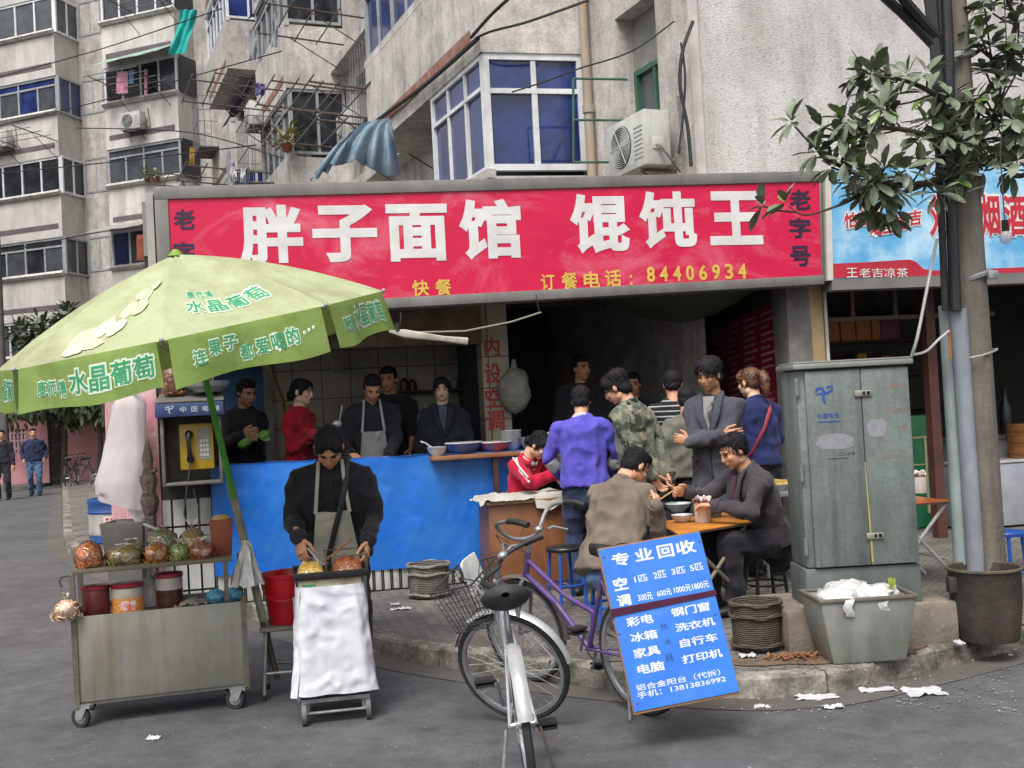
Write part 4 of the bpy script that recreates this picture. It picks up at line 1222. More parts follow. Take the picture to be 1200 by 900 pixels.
        for sx in (-1, 1):
            c = MB(T); c.box(sp(.105*sx, -.118*f, 1.0), (.1, .02, .035), SRot @ Matrix.Rotation(-.35*sx, 3, 'Z')); c.build('pocket_flap', topm, tob, bevel=.004)
    if cuff:
        for e, w in ((el, wl_), (er, wr_)):
            c = MB(T); c.tube([e.lerp(w, .05), e.lerp(w, .3), e.lerp(w, .5)], [.058, .064, .054], n=14); c.build('sleeve_panel', cuff, tob)
    J = dict(T=T, sp=sp, hp=hp, el=el, er=er, wl=wl_, wr=wr_, shl=shl, shr=shr, root=root, top=tob, seed=seed)
    return J
def foot(px, py_head, Y, hgt, zf):
    """ground point under a head seen at this pixel"""
    p = at(px, py_head, Y); p.z = zf
    return p
def pz(px, py, Y, rz, base, sc):
    """pixel at depth Y -> the person's own metres"""
    p = at(px, py, Y)-V(base)
    q = Matrix.Rotation(-rz, 3, 'Z') @ p
    return q/sc
# ------------------------------------------------------------ the people of the picture
KF = .27                                          # raised kitchen floor
mb = sh(); mb.b2((SP, .14, .131), (sCol0, KB, KF)); mb.build('kitchen_floor', M('kitchen_floor', '4b4744', '5c5752', rough=.6, sc=3), shop, smooth=0)
def base(px, py, Y, z):
    p = at(px, py, Y); p.z = z
    return p
ap_w = cloth('apron_cloth', 'b3b0a3', 'a39f90', bump=.2)
ap_k = cloth('apron_grey', '9b9a97', '8b8a86', bump=.2)
blackc = cloth('black_cloth', '1f1e24', '2a2930')
blackd = cloth('charcoal_cloth', '26262c', '1c1c21')
navyc = cloth('navy_cloth', '1e2742', '252e4c')
darkt = cloth('dark_trousers', '20222a', '2b2d35')
bluet = cloth('blue_trousers', '27304a', '303b58')
jean = cloth('jeans', '3f5576', '4d678c')
redc = cloth('red_cloth', 'a11428', '8a1024')
# vendor at the frying trolley
B = base(398, 700, 6.55, 0)
def hands(B, rz, sc, L, Rr):
    return dict(wl=pz(*L, rz, B, sc) if L else (.26, -.06, .86), wr=pz(*Rr, rz, B, sc) if Rr else (-.26, -.06, .86))
hb_ = hands(B, R(6), .95, (431, 634, 6.22), (352, 632, 6.2))
person('woman in black jacket and pale apron bending over the frying trolley', B, R(6), lean=R(24), head=(R(38), 0), **hb_, pl=(.35, 1, 0), pr=(-.35, 1, 0),
       handl=((-.15, -.5, -1), (-1, .2, .0)), handr=((.1, -.6, -1), (.3, -.3, -1)), curl=(.5, .75), skin=SKIN2, hair='low', front=blackc, topm=blackd, bot=darkt, sc=.95, fat=1.1, wide=1.06, collar=blackc, apron=ap_w,
       strap=(M('strap_black', '1e2522', rough=.6), 'front'), hem=.1, seed=1)
# kitchen staff
B = base(440, 560, 10.15, KF)
chef = person('cook in black with a grey bib apron looking down behind the blue counter', B, R(8), lean=R(10), head=(R(28), R(8)), **hands(B, R(8), 1.0, (455, 535, 9.85), (412, 533, 9.8)), skin=SKIN2, topm=blackc, bot=darkt, apron=ap_k, wide=1.12, fat=1.1, vox=.016, seed=2, collar=blackc,
       handl=((-.6, -.6, -.2), (0, 0, -1)), handr=((.3, -1, 0), (0, 0, -1)))
B = base(462, 560, 10.75, KF)
person('tall man in black with bare forearms standing behind the aproned cook', B, R(5), lean=R(3), head=(R(8), R(-14)), **hands(B, R(5), 1.04, (481, 528, 10.45), (447, 520, 10.5)), skin=SKIN2, topm=blackd, bot=darkt, sleeve=.3, sc=1.04, wide=1.1, vox=.016, seed=3)
B = base(523, 560, 10.35, KF)
person('woman with tied back hair in a dark jacket facing the street behind the shelf bowls', B, R(4), lean=R(2), head=(R(4), 0), skin=SKINF, hair='low', front=blackc, shirt=cloth('shirt_slate', '55606c', '48525e'), topm=cloth('ink_jacket', '1f2429', '272e34'), bot=darkt, collar=cloth('teal_collar', '2a3d48', '33485a'), vox=.016, seed=4, sc=.955, wide=1.02)
B = base(352, 560, 10.0, KF)
person('woman in red jacket turned right with her hair in a low bun', B, R(68), lean=R(3), head=(R(6), R(6)), **hands(B, R(68), .98, (372, 510, 9.7), (371, 513, 9.85)), pl=(.3, 1, -.6), skin=SKINF, hair='low', front=blackc, topm=redc, bot=darkt, fat=.92, wide=.94, vox=.014, seed=5, sc=.98, collar=redc,
       handl=((.3, -1, .1), (-1, 0, 0)), handr=((0, -1, .1), (1, 0, 0)))
B = base(288, 560, 10.15, KF)
dk = person('figure in black by the blue doorway peeling a green vegetable', B, R(38), lean=R(4), head=(R(16), R(6)), **hands(B, R(38), 1.0, (300, 514, 9.85), (284, 511, 9.85)), skin=SKIN2, topm=blackc, bot=darkt, vox=.016, seed=6)
veg = MB(); p = at(291, 517, 9.8)
veg.tube([p+V((-.06, 0, -.03)), p+V((-.02, 0, -.01)), p+V((.05, 0, .02)), p+V((.1, 0, .06))], [.036, .04, .022, .012], n=10, round_=True)
for k in range(5): leaf(veg, p+V((.08, 0, .04)), (1, rnd.uniform(-.6, .6), rnd.uniform(-.3, .8)), (0, -1, .3), .12, .06)
tag(veg.build('vegetable', M('green_veg', '5c8f34', '7fae4c', rough=.5, sc=20)), 'green vegetable held by the dark figure beside the blue doorway', 'vegetable')
# girl asleep at the desk
B = base(613, 545, 9.4, .12)
rw = cloth('track_red', 'b51738', 'a3142f')
g = person('girl in red tracksuit with white sleeve stripes slumped over the wooden desk', B, R(48), hip=(0, .1, .62), lean=R(20), head=(R(35), R(12)), wl=(.12, -.36, .92), wr=(-.02, -.4, .97), pl=(.8, -.2, -.4), pr=(-1, -.1, -.5), al=(.1, -.36, .09), ar=(-.1, -.36, .09), skin=SKINF, hair='low', topm=rw, bot=darkt, sc=.94, fat=.9, wide=.92, vox=.013, seed=7,
           collar=cloth('white_cloth', 'c9c6c4', 'b6b3b0'))
mb = MB(g['T'])
wst = cloth('white_cloth', 'c9c6c4', 'b6b3b0')
for off in (-.02, .018):
    for e, s_, w in ((g['er'], g['shr'], g['wr']),):
        o2 = V((-.052, -.035+off*.3, .025+off))
        o3 = V((-.05, 0, .03+off))
        mb.tube([s_+V((-.03, -.02+off, .072)), s_.lerp(e, .35)+o2*1.3, s_.lerp(e, .75)+o2*1.15, e+o2*1.1], .009, n=6)
mb.build('sleeve_stripe', wst, g['top'])
mb = MB(g['T']); mb.ball(g['hp'](.05, .02, .125), (.02, .012, .012), 8); mb.build('hair_clip', M('green_clip', '4fc26a', rough=.4), g['root'])
# standing customers
B = base(681, 480, 8.65, .12)
vio = cloth('violet_cloth', '5a53b8', '4c46a6', sc=3)
person('man in violet pullover with white collar seen from behind', B, R(176), lean=R(6), head=(R(12), R(-4)), wl=(.17, -.22, .95), wr=(-.17, -.22, .95), pl=(1, .5, 0), pr=(-1, .5, 0), topm=vio, bot=bluet, collar=wst, cuff=wst, wide=1.06, fat=1.04, vox=.0125, seed=8, sc=.945, hem=.04)
B = base(749, 480, 8.55, .12)
camo = cloth('camouflage', '595e53', '6b6e60', sc=9)
def camo_nodes(m):
    N, L, b = nodes(m)
    tc = N.new('ShaderNodeTexCoord')
    prev = b.inputs['Base Color'].links[0].from_socket
    for sc_, lo, c in ((9, .54, '3f453e'), (11, .58, '868270'), (13, .62, '23261f')):
        n = N.new('ShaderNodeTexNoise'); n.inputs['Scale'].default_value = sc_; n.inputs['Detail'].default_value = 2; n.inputs['Distortion'].default_value = .6
        mp = N.new('ShaderNodeMapping'); mp.inputs['Location'].default_value = (sc_, sc_*2, 0); L.new(tc.outputs['Object'], mp.inputs[0]); L.new(mp.outputs[0], n.inputs['Vector'])
        r = N.new('ShaderNodeMapRange'); r.inputs['From Min'].default_value = lo; r.inputs['From Max'].default_value = lo+.02
        L.new(n.outputs['Fac'], r.inputs['Value'])
        mx = N.new('ShaderNodeMix'); mx.data_type = 'RGBA'; L.new(r.outputs[0], mx.inputs['Factor']); L.new(prev, mx.inputs['A']); mx.inputs['B'].default_value = lin(c)
        prev = mx.outputs['Result']
    L.new(prev, b.inputs['Base Color'])
camo_nodes(camo)
person('man in camouflage jacket looking down to the left with hands behind him', B, R(-128), lean=R(11), head=(R(24), R(14)), wl=(.12, .2, .82), wr=(-.12, .2, .82), pl=(1, .6, .2), pr=(-1, .6, .2), hair='bushy', front=blackc, topm=camo, bot=darkt, collar=camo, vox=.0125, seed=9, sc=1.01, hem=.1, wide=1.05, fat=1.06,
       handl=((-.6, .2, -.8), (0, 1, 0)), handr=((.6, .2, -.8), (0, 1, 0)))
B = base(838, 480, 8.55, .12)
suit = cloth('grey_suit', '4d4e57', '43444d', sc=4)
person('smiling man with bushy hair in grey suit standing with folded arms', B, R(-30), lean=R(3), head=(R(12), R(-8)), wl=(-.13, -.235, 1.12), wr=(.12, -.215, 1.15), pl=(.9, .1, -.5), pr=(-.9, .1, -.5), hair='bushy', front=blackc, shirt=cloth('shirt_grey', '8d8a88', '7f7c7a'), topm=suit, bot=cloth('grey_suit_trousers', '45464e', '3b3c44'), collar=suit, sc=1.03, wide=1.06, hem=.16, vox=.0115, seed=10, skin=SKIN2,
       handl=((-1, .1, .25), (0, 1, 0)), handr=((1, .1, .15), (0, 1, 0)))
B = base(803, 480, 9.15, .12)
person('man in olive grey jacket half hidden behind the suited man', B, R(160), lean=R(6), head=(R(14), 0), hair='short', topm=cloth('olive_jacket', '6b6a61', '5d5c54'), bot=darkt, vox=.018, seed=11, sc=.915, wl=(.14, .12, .9), wr=(-.2, -.1, .9))
B = base(888, 480, 9.1, .12)
nvj = cloth('navy_jacket', '242c5c', '1f2650')
person('woman in navy jacket with brown ponytail and red shoulder strap', B, R(-158), lean=R(5), head=(R(8), R(18)), hair='pony', hairm=HAIRB, topm=nvj, bot=darkt, wl=(.16, -.26, .95), wr=(-.16, -.26, .95), strap=(M('strap_red', '8f2f3f', rough=.6), 'back'), collar=nvj, vox=.013, seed=12, sc=.99, fat=.98, wide=.98, skin=SKINF)
# eating at the folding table
B = base(716, 600, 7.28, .12)
brown = cloth('brown_coat', '75695c', '665a4e', sc=4)
person('seated man in brown coat eating with his back to the street', B, R(148), hip=(0, .06, .47), lean=R(30), head=(R(30), R(-28)), wl=(.02, -.42, .74), wr=pz(768, 592, 7.12, R(148), B, 1.0), pl=(1, .2, -.6), pr=(-.6, .5, -1), al=(.12, -.36, .09), ar=(-.12, -.3, .09), hair='short', topm=brown, bot=jean, collar=brown, hem=.12, wide=1.1, fat=1.12, vox=.0115, seed=13, sc=1.0,
       handr=((.2, -1, .3), (1, 0, 0)), curl=(.9, 1.1))
B = base(894, 600, 7.7, .12)
charc = cloth('charcoal_coat', '443f44', '3a363b', sc=4)
eat = person('seated man in charcoal coat leaning over his noodle bowl with chopsticks', B, R(-74), hip=(0, .06, .47), lean=R(20), head=(R(18), R(4)), wl=pz(838, 592, 7.5, R(-74), B, 1.0), wr=pz(806, 576, 7.62, R(-74), B, 1.0), pl=(1, .1, -.8), pr=(-1, .1, -.8), al=(.12, -.3, .09), ar=(-.12, -.36, .09), hair='short', front=blackc, shirt=cloth('shirt_plum', '4a2c3c', '57364a'), topm=charc, bot=blackc, collar=charc, hem=.03, wide=1.06, fat=1.06, vox=.0115, seed=14, sc=1.0, skin=SKIN,
       handl=((-.7, -.7, 0), (0, 0, -1)), handr=((.1, -1, .1), (1, 0, -.4)), curl=(.5, .8))
mb = MB(eat['T'])
w = eat['wr']
for dx in (0, .012): mb.tube([w+V((dx, -.07, .035)), w+V((dx*2+.05, -.27, -.05))], [.0035, .0025], n=6)
tag(mb.build('chopsticks', M('bamboo', 'b8925a', 'a67f49', rough=.5)), 'pair of chopsticks held by the charcoal coated diner', 'chopsticks')
# dim figures inside
B = base(690, 620, 10.9, .3)
person('dark clothed man standing upright deep inside the dining room', B, R(10), head=(R(4), R(20)), topm=blackc, bot=darkt, vox=.02, seed=15, sc=1.03, skin=SKIN2)
B = base(752, 640, 11.1, .2)
person('dim figure deep inside the dining room just right of the camouflaged man', B, R(-8), head=(R(8), 0), topm=blackd, bot=darkt, vox=.02, seed=16, sc=.98, skin=SKIN2)
B = base(790, 480, 9.75, .13)
strp = cloth('striped_cloth', '17181c', '1d1e22')
def stripes(m):
    N, L, b = nodes(m)
    tc = N.new('ShaderNodeTexCoord'); w = N.new('ShaderNodeTexWave'); w.bands_direction = 'Z'; w.inputs['Scale'].default_value = 7; w.inputs['Distortion'].default_value = .4
    L.new(tc.outputs['Object'], w.inputs['Vector'])
    r = N.new('ShaderNodeMapRange'); r.inputs['From Min'].default_value = .82; r.inputs['From Max'].default_value = .88
    L.new(w.outputs['Fac'], r.inputs['Value'])
    mx = N.new('ShaderNodeMix'); mx.data_type = 'RGBA'; L.new(r.outputs[0], mx.inputs['Factor']); L.new(b.inputs['Base Color'].links[0].from_socket, mx.inputs['A']); mx.inputs['B'].default_value = lin('9a9a9c')
    L.new(mx.outputs['Result'], b.inputs['Base Color'])
stripes(strp)
person('person in black top with thin white stripes facing into the restaurant', B, R(170), head=(R(6), 0), topm=strp, bot=darkt, vox=.018, seed=17, wl=(.2, -.2, .95), wr=(-.2, -.2, .95))
# two walkers down the side street
B = gnd(42, 581)
person('far walker in navy jacket and blue jeans with hands in pockets', B, R(20), al=(.1, -.1, .09), ar=(-.1, .08, .09), wl=(.26, -.06, .95), wr=(-.26, -.06, .95), front=blackc, topm=navyc, bot=jean, vox=.02, seed=18, wide=1.1, fat=1.12)
B = gnd(5, 586)
person('far walker in black suit carrying a bag at the left edge', B, R(12), al=(.1, .06, .09), ar=(-.1, -.1, .09), wr=(-.15, -.2, 1.1), topm=blackc, bot=darkt, vox=.02, seed=19)
# ============================================================ STREET VENDOR'S THINGS
green_v = M('umbrella_green', '8ca653', '97b062', rough=.7, sc=3, dirt='63772f', damt=.7, dsc=(4, 4, 4), bump=.2, bsc=20)
green_p = M('umbrella_faded', 'b9c296', 'c3cba3', rough=.75, sc=1.8, dirt='8a8562', damt=.8, dsc=(1.6, 1.6, 1.6), bump=.15, bsc=14)
thin(green_v, .35); thin(green_p, .3); streaks(green_p, '8c8a66', .5, (3, 3, 1.5))
greent = M('print_green', '2f8a5c', '3a9266', rough=.6, sc=8)
whitet = M('print_white', 'c9d6bf', 'bccdb0', rough=.6, sc=8)
UA = at(206, 298, 6.15)
UF = at(311, 738, 6.465)
ax = (UA-UF).normalized()
ux = (V((1, 0, 0))-ax*ax.x).normalized(); uy = ux.cross(ax)        # uy: towards the camera
if uy.y > 0: uy = -uy
UR, UH = 1.078, .43
um = thing('parasol', 'large faded green parasol with white lettering leaning over the food cart', 'umbrella', UF)
ang = [R(-8.06+45*k) for k in range(8)]
def rimdir(a): return ux*math.cos(a)+uy*math.sin(a)
def pan(i, u, v, off=0):
    """panel i spans ang[i+1] (u=0) .. ang[i] (u=1); v from apex to rim"""
    d = rimdir(ang[(i+1) % 8])*(1-u)+rimdir(ang[i])*u
    sag = .05*math.sin(math.pi*u)*math.sin(math.pi*min(v, 1)*.8)+.012*noise.noise(V((u*3+i*7, v*5, i)))*math.sin(math.pi*u)+.006*abs(noise.noise(V((u*9, v*9, i*3))))*math.sin(math.pi*u)
    p = UA + d*(UR*v) - ax*(UH*(.55*v+.45*v*v)+sag)
    return p + (ax*.9+d*.35)*off
def val(i, u, v, off=0):
    d = rimdir(ang[(i+1) % 8])*(1-u)+rimdir(ang[i])*u
    s = .018*math.sin(u*math.pi*3+i)*v
    u2 = .035+.93*u
    d = rimdir(ang[(i+1) % 8])*(1-u2)+rimdir(ang[i])*u2
    dn = -ax*.75-UP*.25
    q = UA + d*(UR*(1.0+.004)) - ax*UH + dn*((.225+.012*math.sin(i*2+u*7))*v) + d*(.03*v+s)
    return q + d.normalized()*off
cv = MB()
for i in range(8):
    cv.grid(lambda u, v: pan(i, u, .015+.985*v), 10, 12)
cano = cv.build('canopy', green_p, um, smooth=20)
for i in range(8):
    m2 = MB(); m2.grid(lambda u, v: val(i, u, v), 14, 5); m2.build('valance', green_v, cano, smooth=80)
    m2 = MB()
    d = rimdir(ang[i]); m2.tube([UA-ax*.035, UA+d*(UR*.5)-ax*(UH*.39+.03), UA+d*UR*.995-ax*(UH+.012)], .007, n=6); rb = m2.build('rib', galv, um)
    m2 = MB(); m2.tube([UA-ax*.62+d*.03, UA+d*(UR*.5)-ax*(UH*.39+.035)], .006, n=6); m2.build('strut', galv, rb)
    m2 = MB(); m2.ball(UA+d*UR*1.004-ax*(UH-.002), .012, 8); m2.build('tip', steel_fr, rb)
m2 = MB(); m2.lathe([(.0, .03), (.018, .024), (.03, .008), (.045, -.012)], UA-ax*.0, 14); m2.build('finial', M('cap_green', '7f9a35', '6d862c', rough=.6, sc=5), um)
pb = UF.lerp(UA, .36)
m2 = MB(); m2.tube([pb, UA-ax*.02], .019, n=12); m2.build('upper_pole', M('pole_green', '3e8a24', '357a20', rough=.45, sc=6), um)
m2 = MB(); m2.tube([UF-ax*.0, pb+ax*.1], .024, n=10, flat=.5, side=ux); m2.build('lower_pole', M('worn_strip', '8d897c', '6f6b60', rough=.6, sc=8, dirt='4b4338', damt=.6, dsc=(6, 6, 6)), um)
m2 = MB(); m2.tube([UF-ax*.3+ux*.002, UF+ax*.05], .018, n=8); m2.build('stub', rust, um)
def pan_text(mb, ch, i, u0, u1, v0, v1, bold, off, slope=0, ref=None):
    write(mb, ch, lambda u, v, d: pan(i, u0+(u1-u0)*u, v1+(v0-v1)*v-slope*u, off+d*.004), bold, 1.0, ref)
def val_text(mb, ch, i, u0, u1, v0, v1, bold, off, tilt=0, ref=None):
    write(mb, ch, lambda u, v, d: val(i, u0+(u1-u0)*u, v1+(v0-v1)*v, off+d*.004), bold, 1.0, ref)
tw, tg_ = MB(), MB()
def both(fn, ch, i, u0, u1, v0, v1):
    fn(tw, ch, i, u0, u1, v0, v1, .1, .002, ref=.02); fn(tg_, ch, i, u0, u1, v0, v1, .02, .0035)
# panel 2 faces left front, panel 1 the front, panel 0 the right
for k, ch in enumerate('水晶葡萄'): both(val_text, ch, 2, .36+.155*k-.01, .36+.155*k+.135, .24, .74)
for k, ch in enumerate('康师傅'): both(val_text, ch, 2, .13+.068*k, .13+.068*k+.06, .36+.03*k, .72+.03*k)
for k, ch in enumerate('水晶葡萄'): both(pan_text, ch, 1, .17+.175*k, .17+.175*k+.155, .66, .79)
for k, ch in enumerate('康师傅'): both(pan_text, ch, 1, .2+.09*k, .2+.09*k+.08, .565, .635)
for k, (ch, v0) in enumerate(zip('连果子', (.34, .22, .2))): both(val_text, ch, 1, .13+.1*k, .13+.1*k+.085, v0, v0+.34)
for k, (ch, v0) in enumerate(zip('都爱喝的', (.46, .4, .36, .3))): both(val_text, ch, 1, .42+.1*k, .42+.1*k+.085, v0, v0+.36)
for k in range(3): both(val_text, '·', 1, .84+.035*k, .852+.035*k, .44-.03*k, .49-.03*k)
for k, ch in enumerate('水晶葡萄'): both(val_text, ch, 0, .36+.13*k, .36+.13*k+.115, .2, .72)
for k, ch in enumerate('康师傅'): both(val_text, ch, 0, .14+.06*k, .2+.06*k, .35, .66)
for k, ch in enumerate('水晶葡萄'): both(val_text, ch, 3, .4+.14*k, .4+.14*k+.125, .24, .7)
tw.build('lettering_outline', whitet, cano, smooth=0); tg_.build('lettering', greent, cano, smooth=0)
fr = MB()                                          # the faded pale fruit print
for (u, v, ru, rv, s_) in ((.30, .80, .13, .085, 1), (.40, .72, .13, .08, 2), (.54, .60, .13, .075, 3), (.68, .50, .13, .07, 4), (.42, .86, .13, .05, 5), (.54, .74, .15, .06, 6), (.70, .62, .14, .06, 7), (.32, .9, .12, .045, 8), (.60, .47, .14, .05, 9), (.8, .43, .12, .04, 10)):
    n_ = 18; off = .0025+.0008*s_
    pts = []
    for j in range(n_):
        a = 2*math.pi*j/n_; q = 1+.3*noise.noise(V((math.cos(a)*1.6+s_*4, math.sin(a)*1.6, 0)))
        pts.append(pan(2, u+ru*q*math.cos(a)*.62, v+rv*q*math.sin(a), off))
    fr.cur = s_ % 2
    fr.add(pts+[pan(2, u, v, off)], [(j, (j+1) % n_, n_) for j in range(n_)])
fr.build('faded_print', [M('print_pale', 'ccceac', 'c4c8a4', rough=.75, sc=9), M('print_yellow', 'cfca9e', 'c9c497', rough=.75, sc=9)], cano, smooth=0)

# ---- food cart
cFL, cFR = gnd(92, 853), gnd(291, 829)
cx_ = (cFR-cFL); CL = cx_.length; cx_.normalize(); cyd = V((-cx_.y, cx_.x, 0))
CM = frame(cFL, cx_, cyd, UP)
CD = .40
cart = thing('food_cart', 'low steel clad food cart on casters with an open shelf of bagged ingredients', 'cart', mw=CM)
sheet = M('cart_sheet', '8b8a82', '7a7a72', rough=.5, metal=.25, sc=3, dirt='6e6248', damt=.7, dsc=(9, 9, .7), bump=.1, bsc=5, bdist=.02)
angle_ = M('cart_angle', '6f6a60', '5c564c', rough=.65, metal=.2, sc=12, dirt='4d3d2c', damt=.7, dsc=(9, 9, 9))
def cm(): return MB(CM)
Zb, Zp, Zs = .135, .605, .845
mb = cm()
mb.b2((.012, -.004, Zb), (CL-.012, .004, Zp-.01)); mb.build('front_panel', sheet, cart, bevel=.002)
mb = cm(); mb.b2((-.004, .012, Zb), (.004, CD-.012, Zp)); mb.b2((CL-.004, .012, Zb), (CL+.004, CD-.012, Zp)); mb.b2((.012, CD-.004, Zb), (CL-.012, CD+.004, Zp)); mb.build('side_panels', sheet, cart, smooth=0)
mb = cm(); mb.b2((.01, .01, Zp-.05), (CL-.01, CD-.01, Zp-.03)); mb.b2((.01, .01, Zb-.02), (CL-.01, CD-.01, Zb+.01)); mb.build('lower_tray', sheet, cart, smooth=0)
mb = cm(); mb.b2((.0, .0, Zs-.022), (CL-.05, CD, Zs)); mb.build('upper_shelf', M('shelf_top', '68624f', '575243', rough=.6, sc=5), cart, bevel=.003)
for x in (0, CL):
    for y in (0, CD):
        mb = cm(); mb.b2((x-.014, y-.014, Zb-.03), (x+.014, y+.014, Zs-.024 if not (x > 0 and y == 0) else Zp+.02)); mb.build('post', angle_, cart, smooth=0)
mb = cm(); mb.b2((CL-.1, .0, Zp), (CL-.075, .025, Zs-.023)); mb.build('post', angle_, cart, smooth=0)
mb = cm(); mb.tube([(0-.02, .05, Zs-.03), (-.06, .05, Zs-.035), (-.07, .05, Zs-.06), (-.06, .05, Zs-.09)], .006, n=6); mb.build('hook', rust, cart)
rubber = M('rubber', '242426', '303032', rough=.75, sc=12)
def caster(parent, M4, x, y, rz, r=.055):
    m = M4 @ Matrix.Translation((x, y, 0)) @ Matrix.Rotation(rz, 4, 'Z')
    mb = MB(m); mb.b2((-.018, -.05, r*1.9), (.018, .045, r*2.25))
    for sx in (-1, 1): mb.add([(sx*.02, -.03, r*1.95), (sx*.02, .04, r*1.95), (sx*.02, .035, r*.8), (sx*.02, .0, r*.8), (sx*.016, -.03, r*1.95), (sx*.016, .04, r*1.95), (sx*.016, .035, r*.8), (sx*.016, .0, r*.8)], [(0, 1, 2, 3), (7, 6, 5, 4), (0, 4, 5, 1), (1, 5, 6, 2), (2, 6, 7, 3), (3, 7, 4, 0)])
    c = mb.build('caster', galv, parent, smooth=0)
    Rx = Matrix.Rotation(R(90), 3, 'Y')
    mb = MB(m); mb.lathe([(r*.62, -.013), (r*.95, -.014), (r, -.008), (r, .008), (r*.95, .014), (r*.62, .013)], (0, .018, r), 22, Rx); mb.build('tyre', rubber, c)
    mb = MB(m); mb.lathe([(0, -.016), (r*.2, -.016), (r*.22, -.01), (r*.62, -.01), (r*.62, .01), (r*.22, .01), (r*.2, .016), (0, .016)], (0, .018, r), 18, Rx); mb.build('hub', galv, c)
caster(cart, CM, .03, .0, R(58)); caster(cart, CM, .03, CD-.02, R(50)); caster(cart, CM, CL-.05, .0, R(64)); caster(cart, CM, CL-.05, CD-.02, R(100))
# bags of ingredients: knotted clear plastic over heaped food
def food(name, c1, c2, c3=None, sc=55): 
    return M(name, c1, c2, rough=.35, sc=sc, bump=.9, bsc=70, bdist=.012, coat=.5, lo=.42, hi=.58, dirt=c3, damt=.8, dsc=(50, 50, 50))
def film(name):
    m = bpy.data.materials.new(name); m.use_nodes = True
    N, L, b = nodes(m); N.remove(b)
    tr_ = N.new('ShaderNodeBsdfTransparent'); gl = N.new('ShaderNodeBsdfGlossy'); gl.inputs['Roughness'].default_value = .12
    fr_ = N.new('ShaderNodeFresnel'); fr_.inputs['IOR'].default_value = 1.5
    tc = N.new('ShaderNodeTexCoord'); n = N.new('ShaderNodeTexNoise'); n.noise_type = 'RIDGED_MULTIFRACTAL'; n.inputs['Scale'].default_value = 16; n.inputs['Detail'].default_value = 3; n.inputs['Distortion'].default_value = 1
    L.new(tc.outputs['Object'], n.inputs['Vector'])
    bp = N.new('ShaderNodeBump'); bp.inputs['Distance'].default_value = .02; L.new(n.outputs['Fac'], bp.inputs['Height'])
    L.new(bp.outputs[0], gl.inputs['Normal']); L.new(bp.outputs[0], fr_.inputs['Normal'])
    ad = N.new('ShaderNodeMath'); ad.operation = 'MULTIPLY_ADD'; ad.inputs[1].default_value = 1.3; ad.inputs[2].default_value = .06; L.new(fr_.outputs[0], ad.inputs[0])
    mx = N.new('ShaderNodeMixShader'); L.new(ad.outputs[0], mx.inputs[0]); L.new(tr_.outputs[0], mx.inputs[1]); L.new(gl.outputs[0], mx.inputs[2]); L.new(mx.outputs[0], N['Material Output'].inputs[0])
    return m
plas = film('clear_plastic')
plas_old = M('cloudy_film', 'e2e2de', 'd6d5d0', rough=.12, sc=20, alpha=.1, bump=.8, bsc=30, bdist=.01, spec=.7)
plasw = M('white_plastic', 'cdccca', 'bcbab8', rough=.35, sc=12, bump=.7, bsc=26, bdist=.012, alpha=.93)
def bag(name, label, c, rx, ry, h, fm, knot=True, grp=None, top=None, seed=0, cat='bag', open_=False):
    t = thing(name, label, cat, c, 0, grp)
    m = MB()
    prof = [(rx*.55, 0), (rx*.92, .006), (rx, h*.2), (rx*.98, h*.5), (rx*.8, h*.78), (rx*.4, h*.93), (0.004, h*.97)]
    m.lathe([(r, z) for r, z in prof], c, 20)
    for k in range(len(m.v)):
        p = m.v[k]-V(c); q = 1+.16*noise.noise(V((p.x*22+seed, p.y*22, p.z*18)))
        m.v[k] = V(c)+V((p.x*q, p.y*q*ry/rx, p.z*(1+.2*noise.noise(V((p.x*16-seed, p.y*16, 3)))))) 
    if fm is not plasw:                           # loose shreds on the surface
        rs = random.Random(seed); nv = len(m.v)
        for _ in range(150):
            q = m.v[rs.randrange(nv)]; w_ = (q-V(c)-UP*h*.4).normalized()
            d = V((rs.gauss(0, 1), rs.gauss(0, 1), rs.gauss(0, .6))); d = (d-w_*d.dot(w_)).normalized()
            m.tube([q-d*.02, q+w_*.004, q+d*.02-w_*.003], .0028, n=4)
    m.build('contents', fm, t, smooth=80)
    m = MB()
    pr2 = [(rx*.5, -.0), (rx*.99, .006), (rx*1.07, h*.2), (rx*1.06, h*.52), (rx*.9, h*.8), (rx*.5, h*.98), (rx*.16, h*1.08)] + ([(rx*.12, h*1.13), (rx*.3, h*1.25), (rx*.5, h*1.36)] if knot else [(rx*.5, h*1.1)])
    m.lathe(pr2, c, 22)
    for k in range(len(m.v)):
        p = m.v[k]-V(c); q = 1+.14*noise.noise(V((p.x*22+seed, p.y*22, p.z*18)))+.05*noise.noise(V((p.x*60, p.y*60, p.z*30)))
        m.v[k] = V(c)+V((p.x*q, p.y*q*ry/rx, p.z))
    m.build('plastic_film', top or plas, t, smooth=60)
    return t
def onshelf(px0, px1, py, z, yy):
    """centre of a thing seen between px0..px1 standing at height z, yy into the cart"""
    n_ = -cyd
    a = hit(px0, py, CM @ V((0, yy, z)), n_); b = hit(px1, py, CM @ V((0, yy, z)), n_)
    c = (a+b)/2; c.z = z
    return c, (b-a).length/2
car = food('carrot_shreds', 'dc6a30', 'e8923f', 'e0b890'); bro = food('brown_noodles', 'a48e52', 'bca66a', '7d6b42'); ora = food('orange_pickle', 'cf7832', 'dc9c4c', 'a86c38')
grn = food('green_pickle', '8f9a50', 'a8b06c', '6f7c44'); rdb = food('red_brown_pickle', 'ad5638', 'c07848', '86402e'); mus = food('pale_herbs', '8d8f6d', '9fa07f', '6e7154'); nood = food('fried_noodles', 'b08a4c', 'c5a262', '8a6a3a')
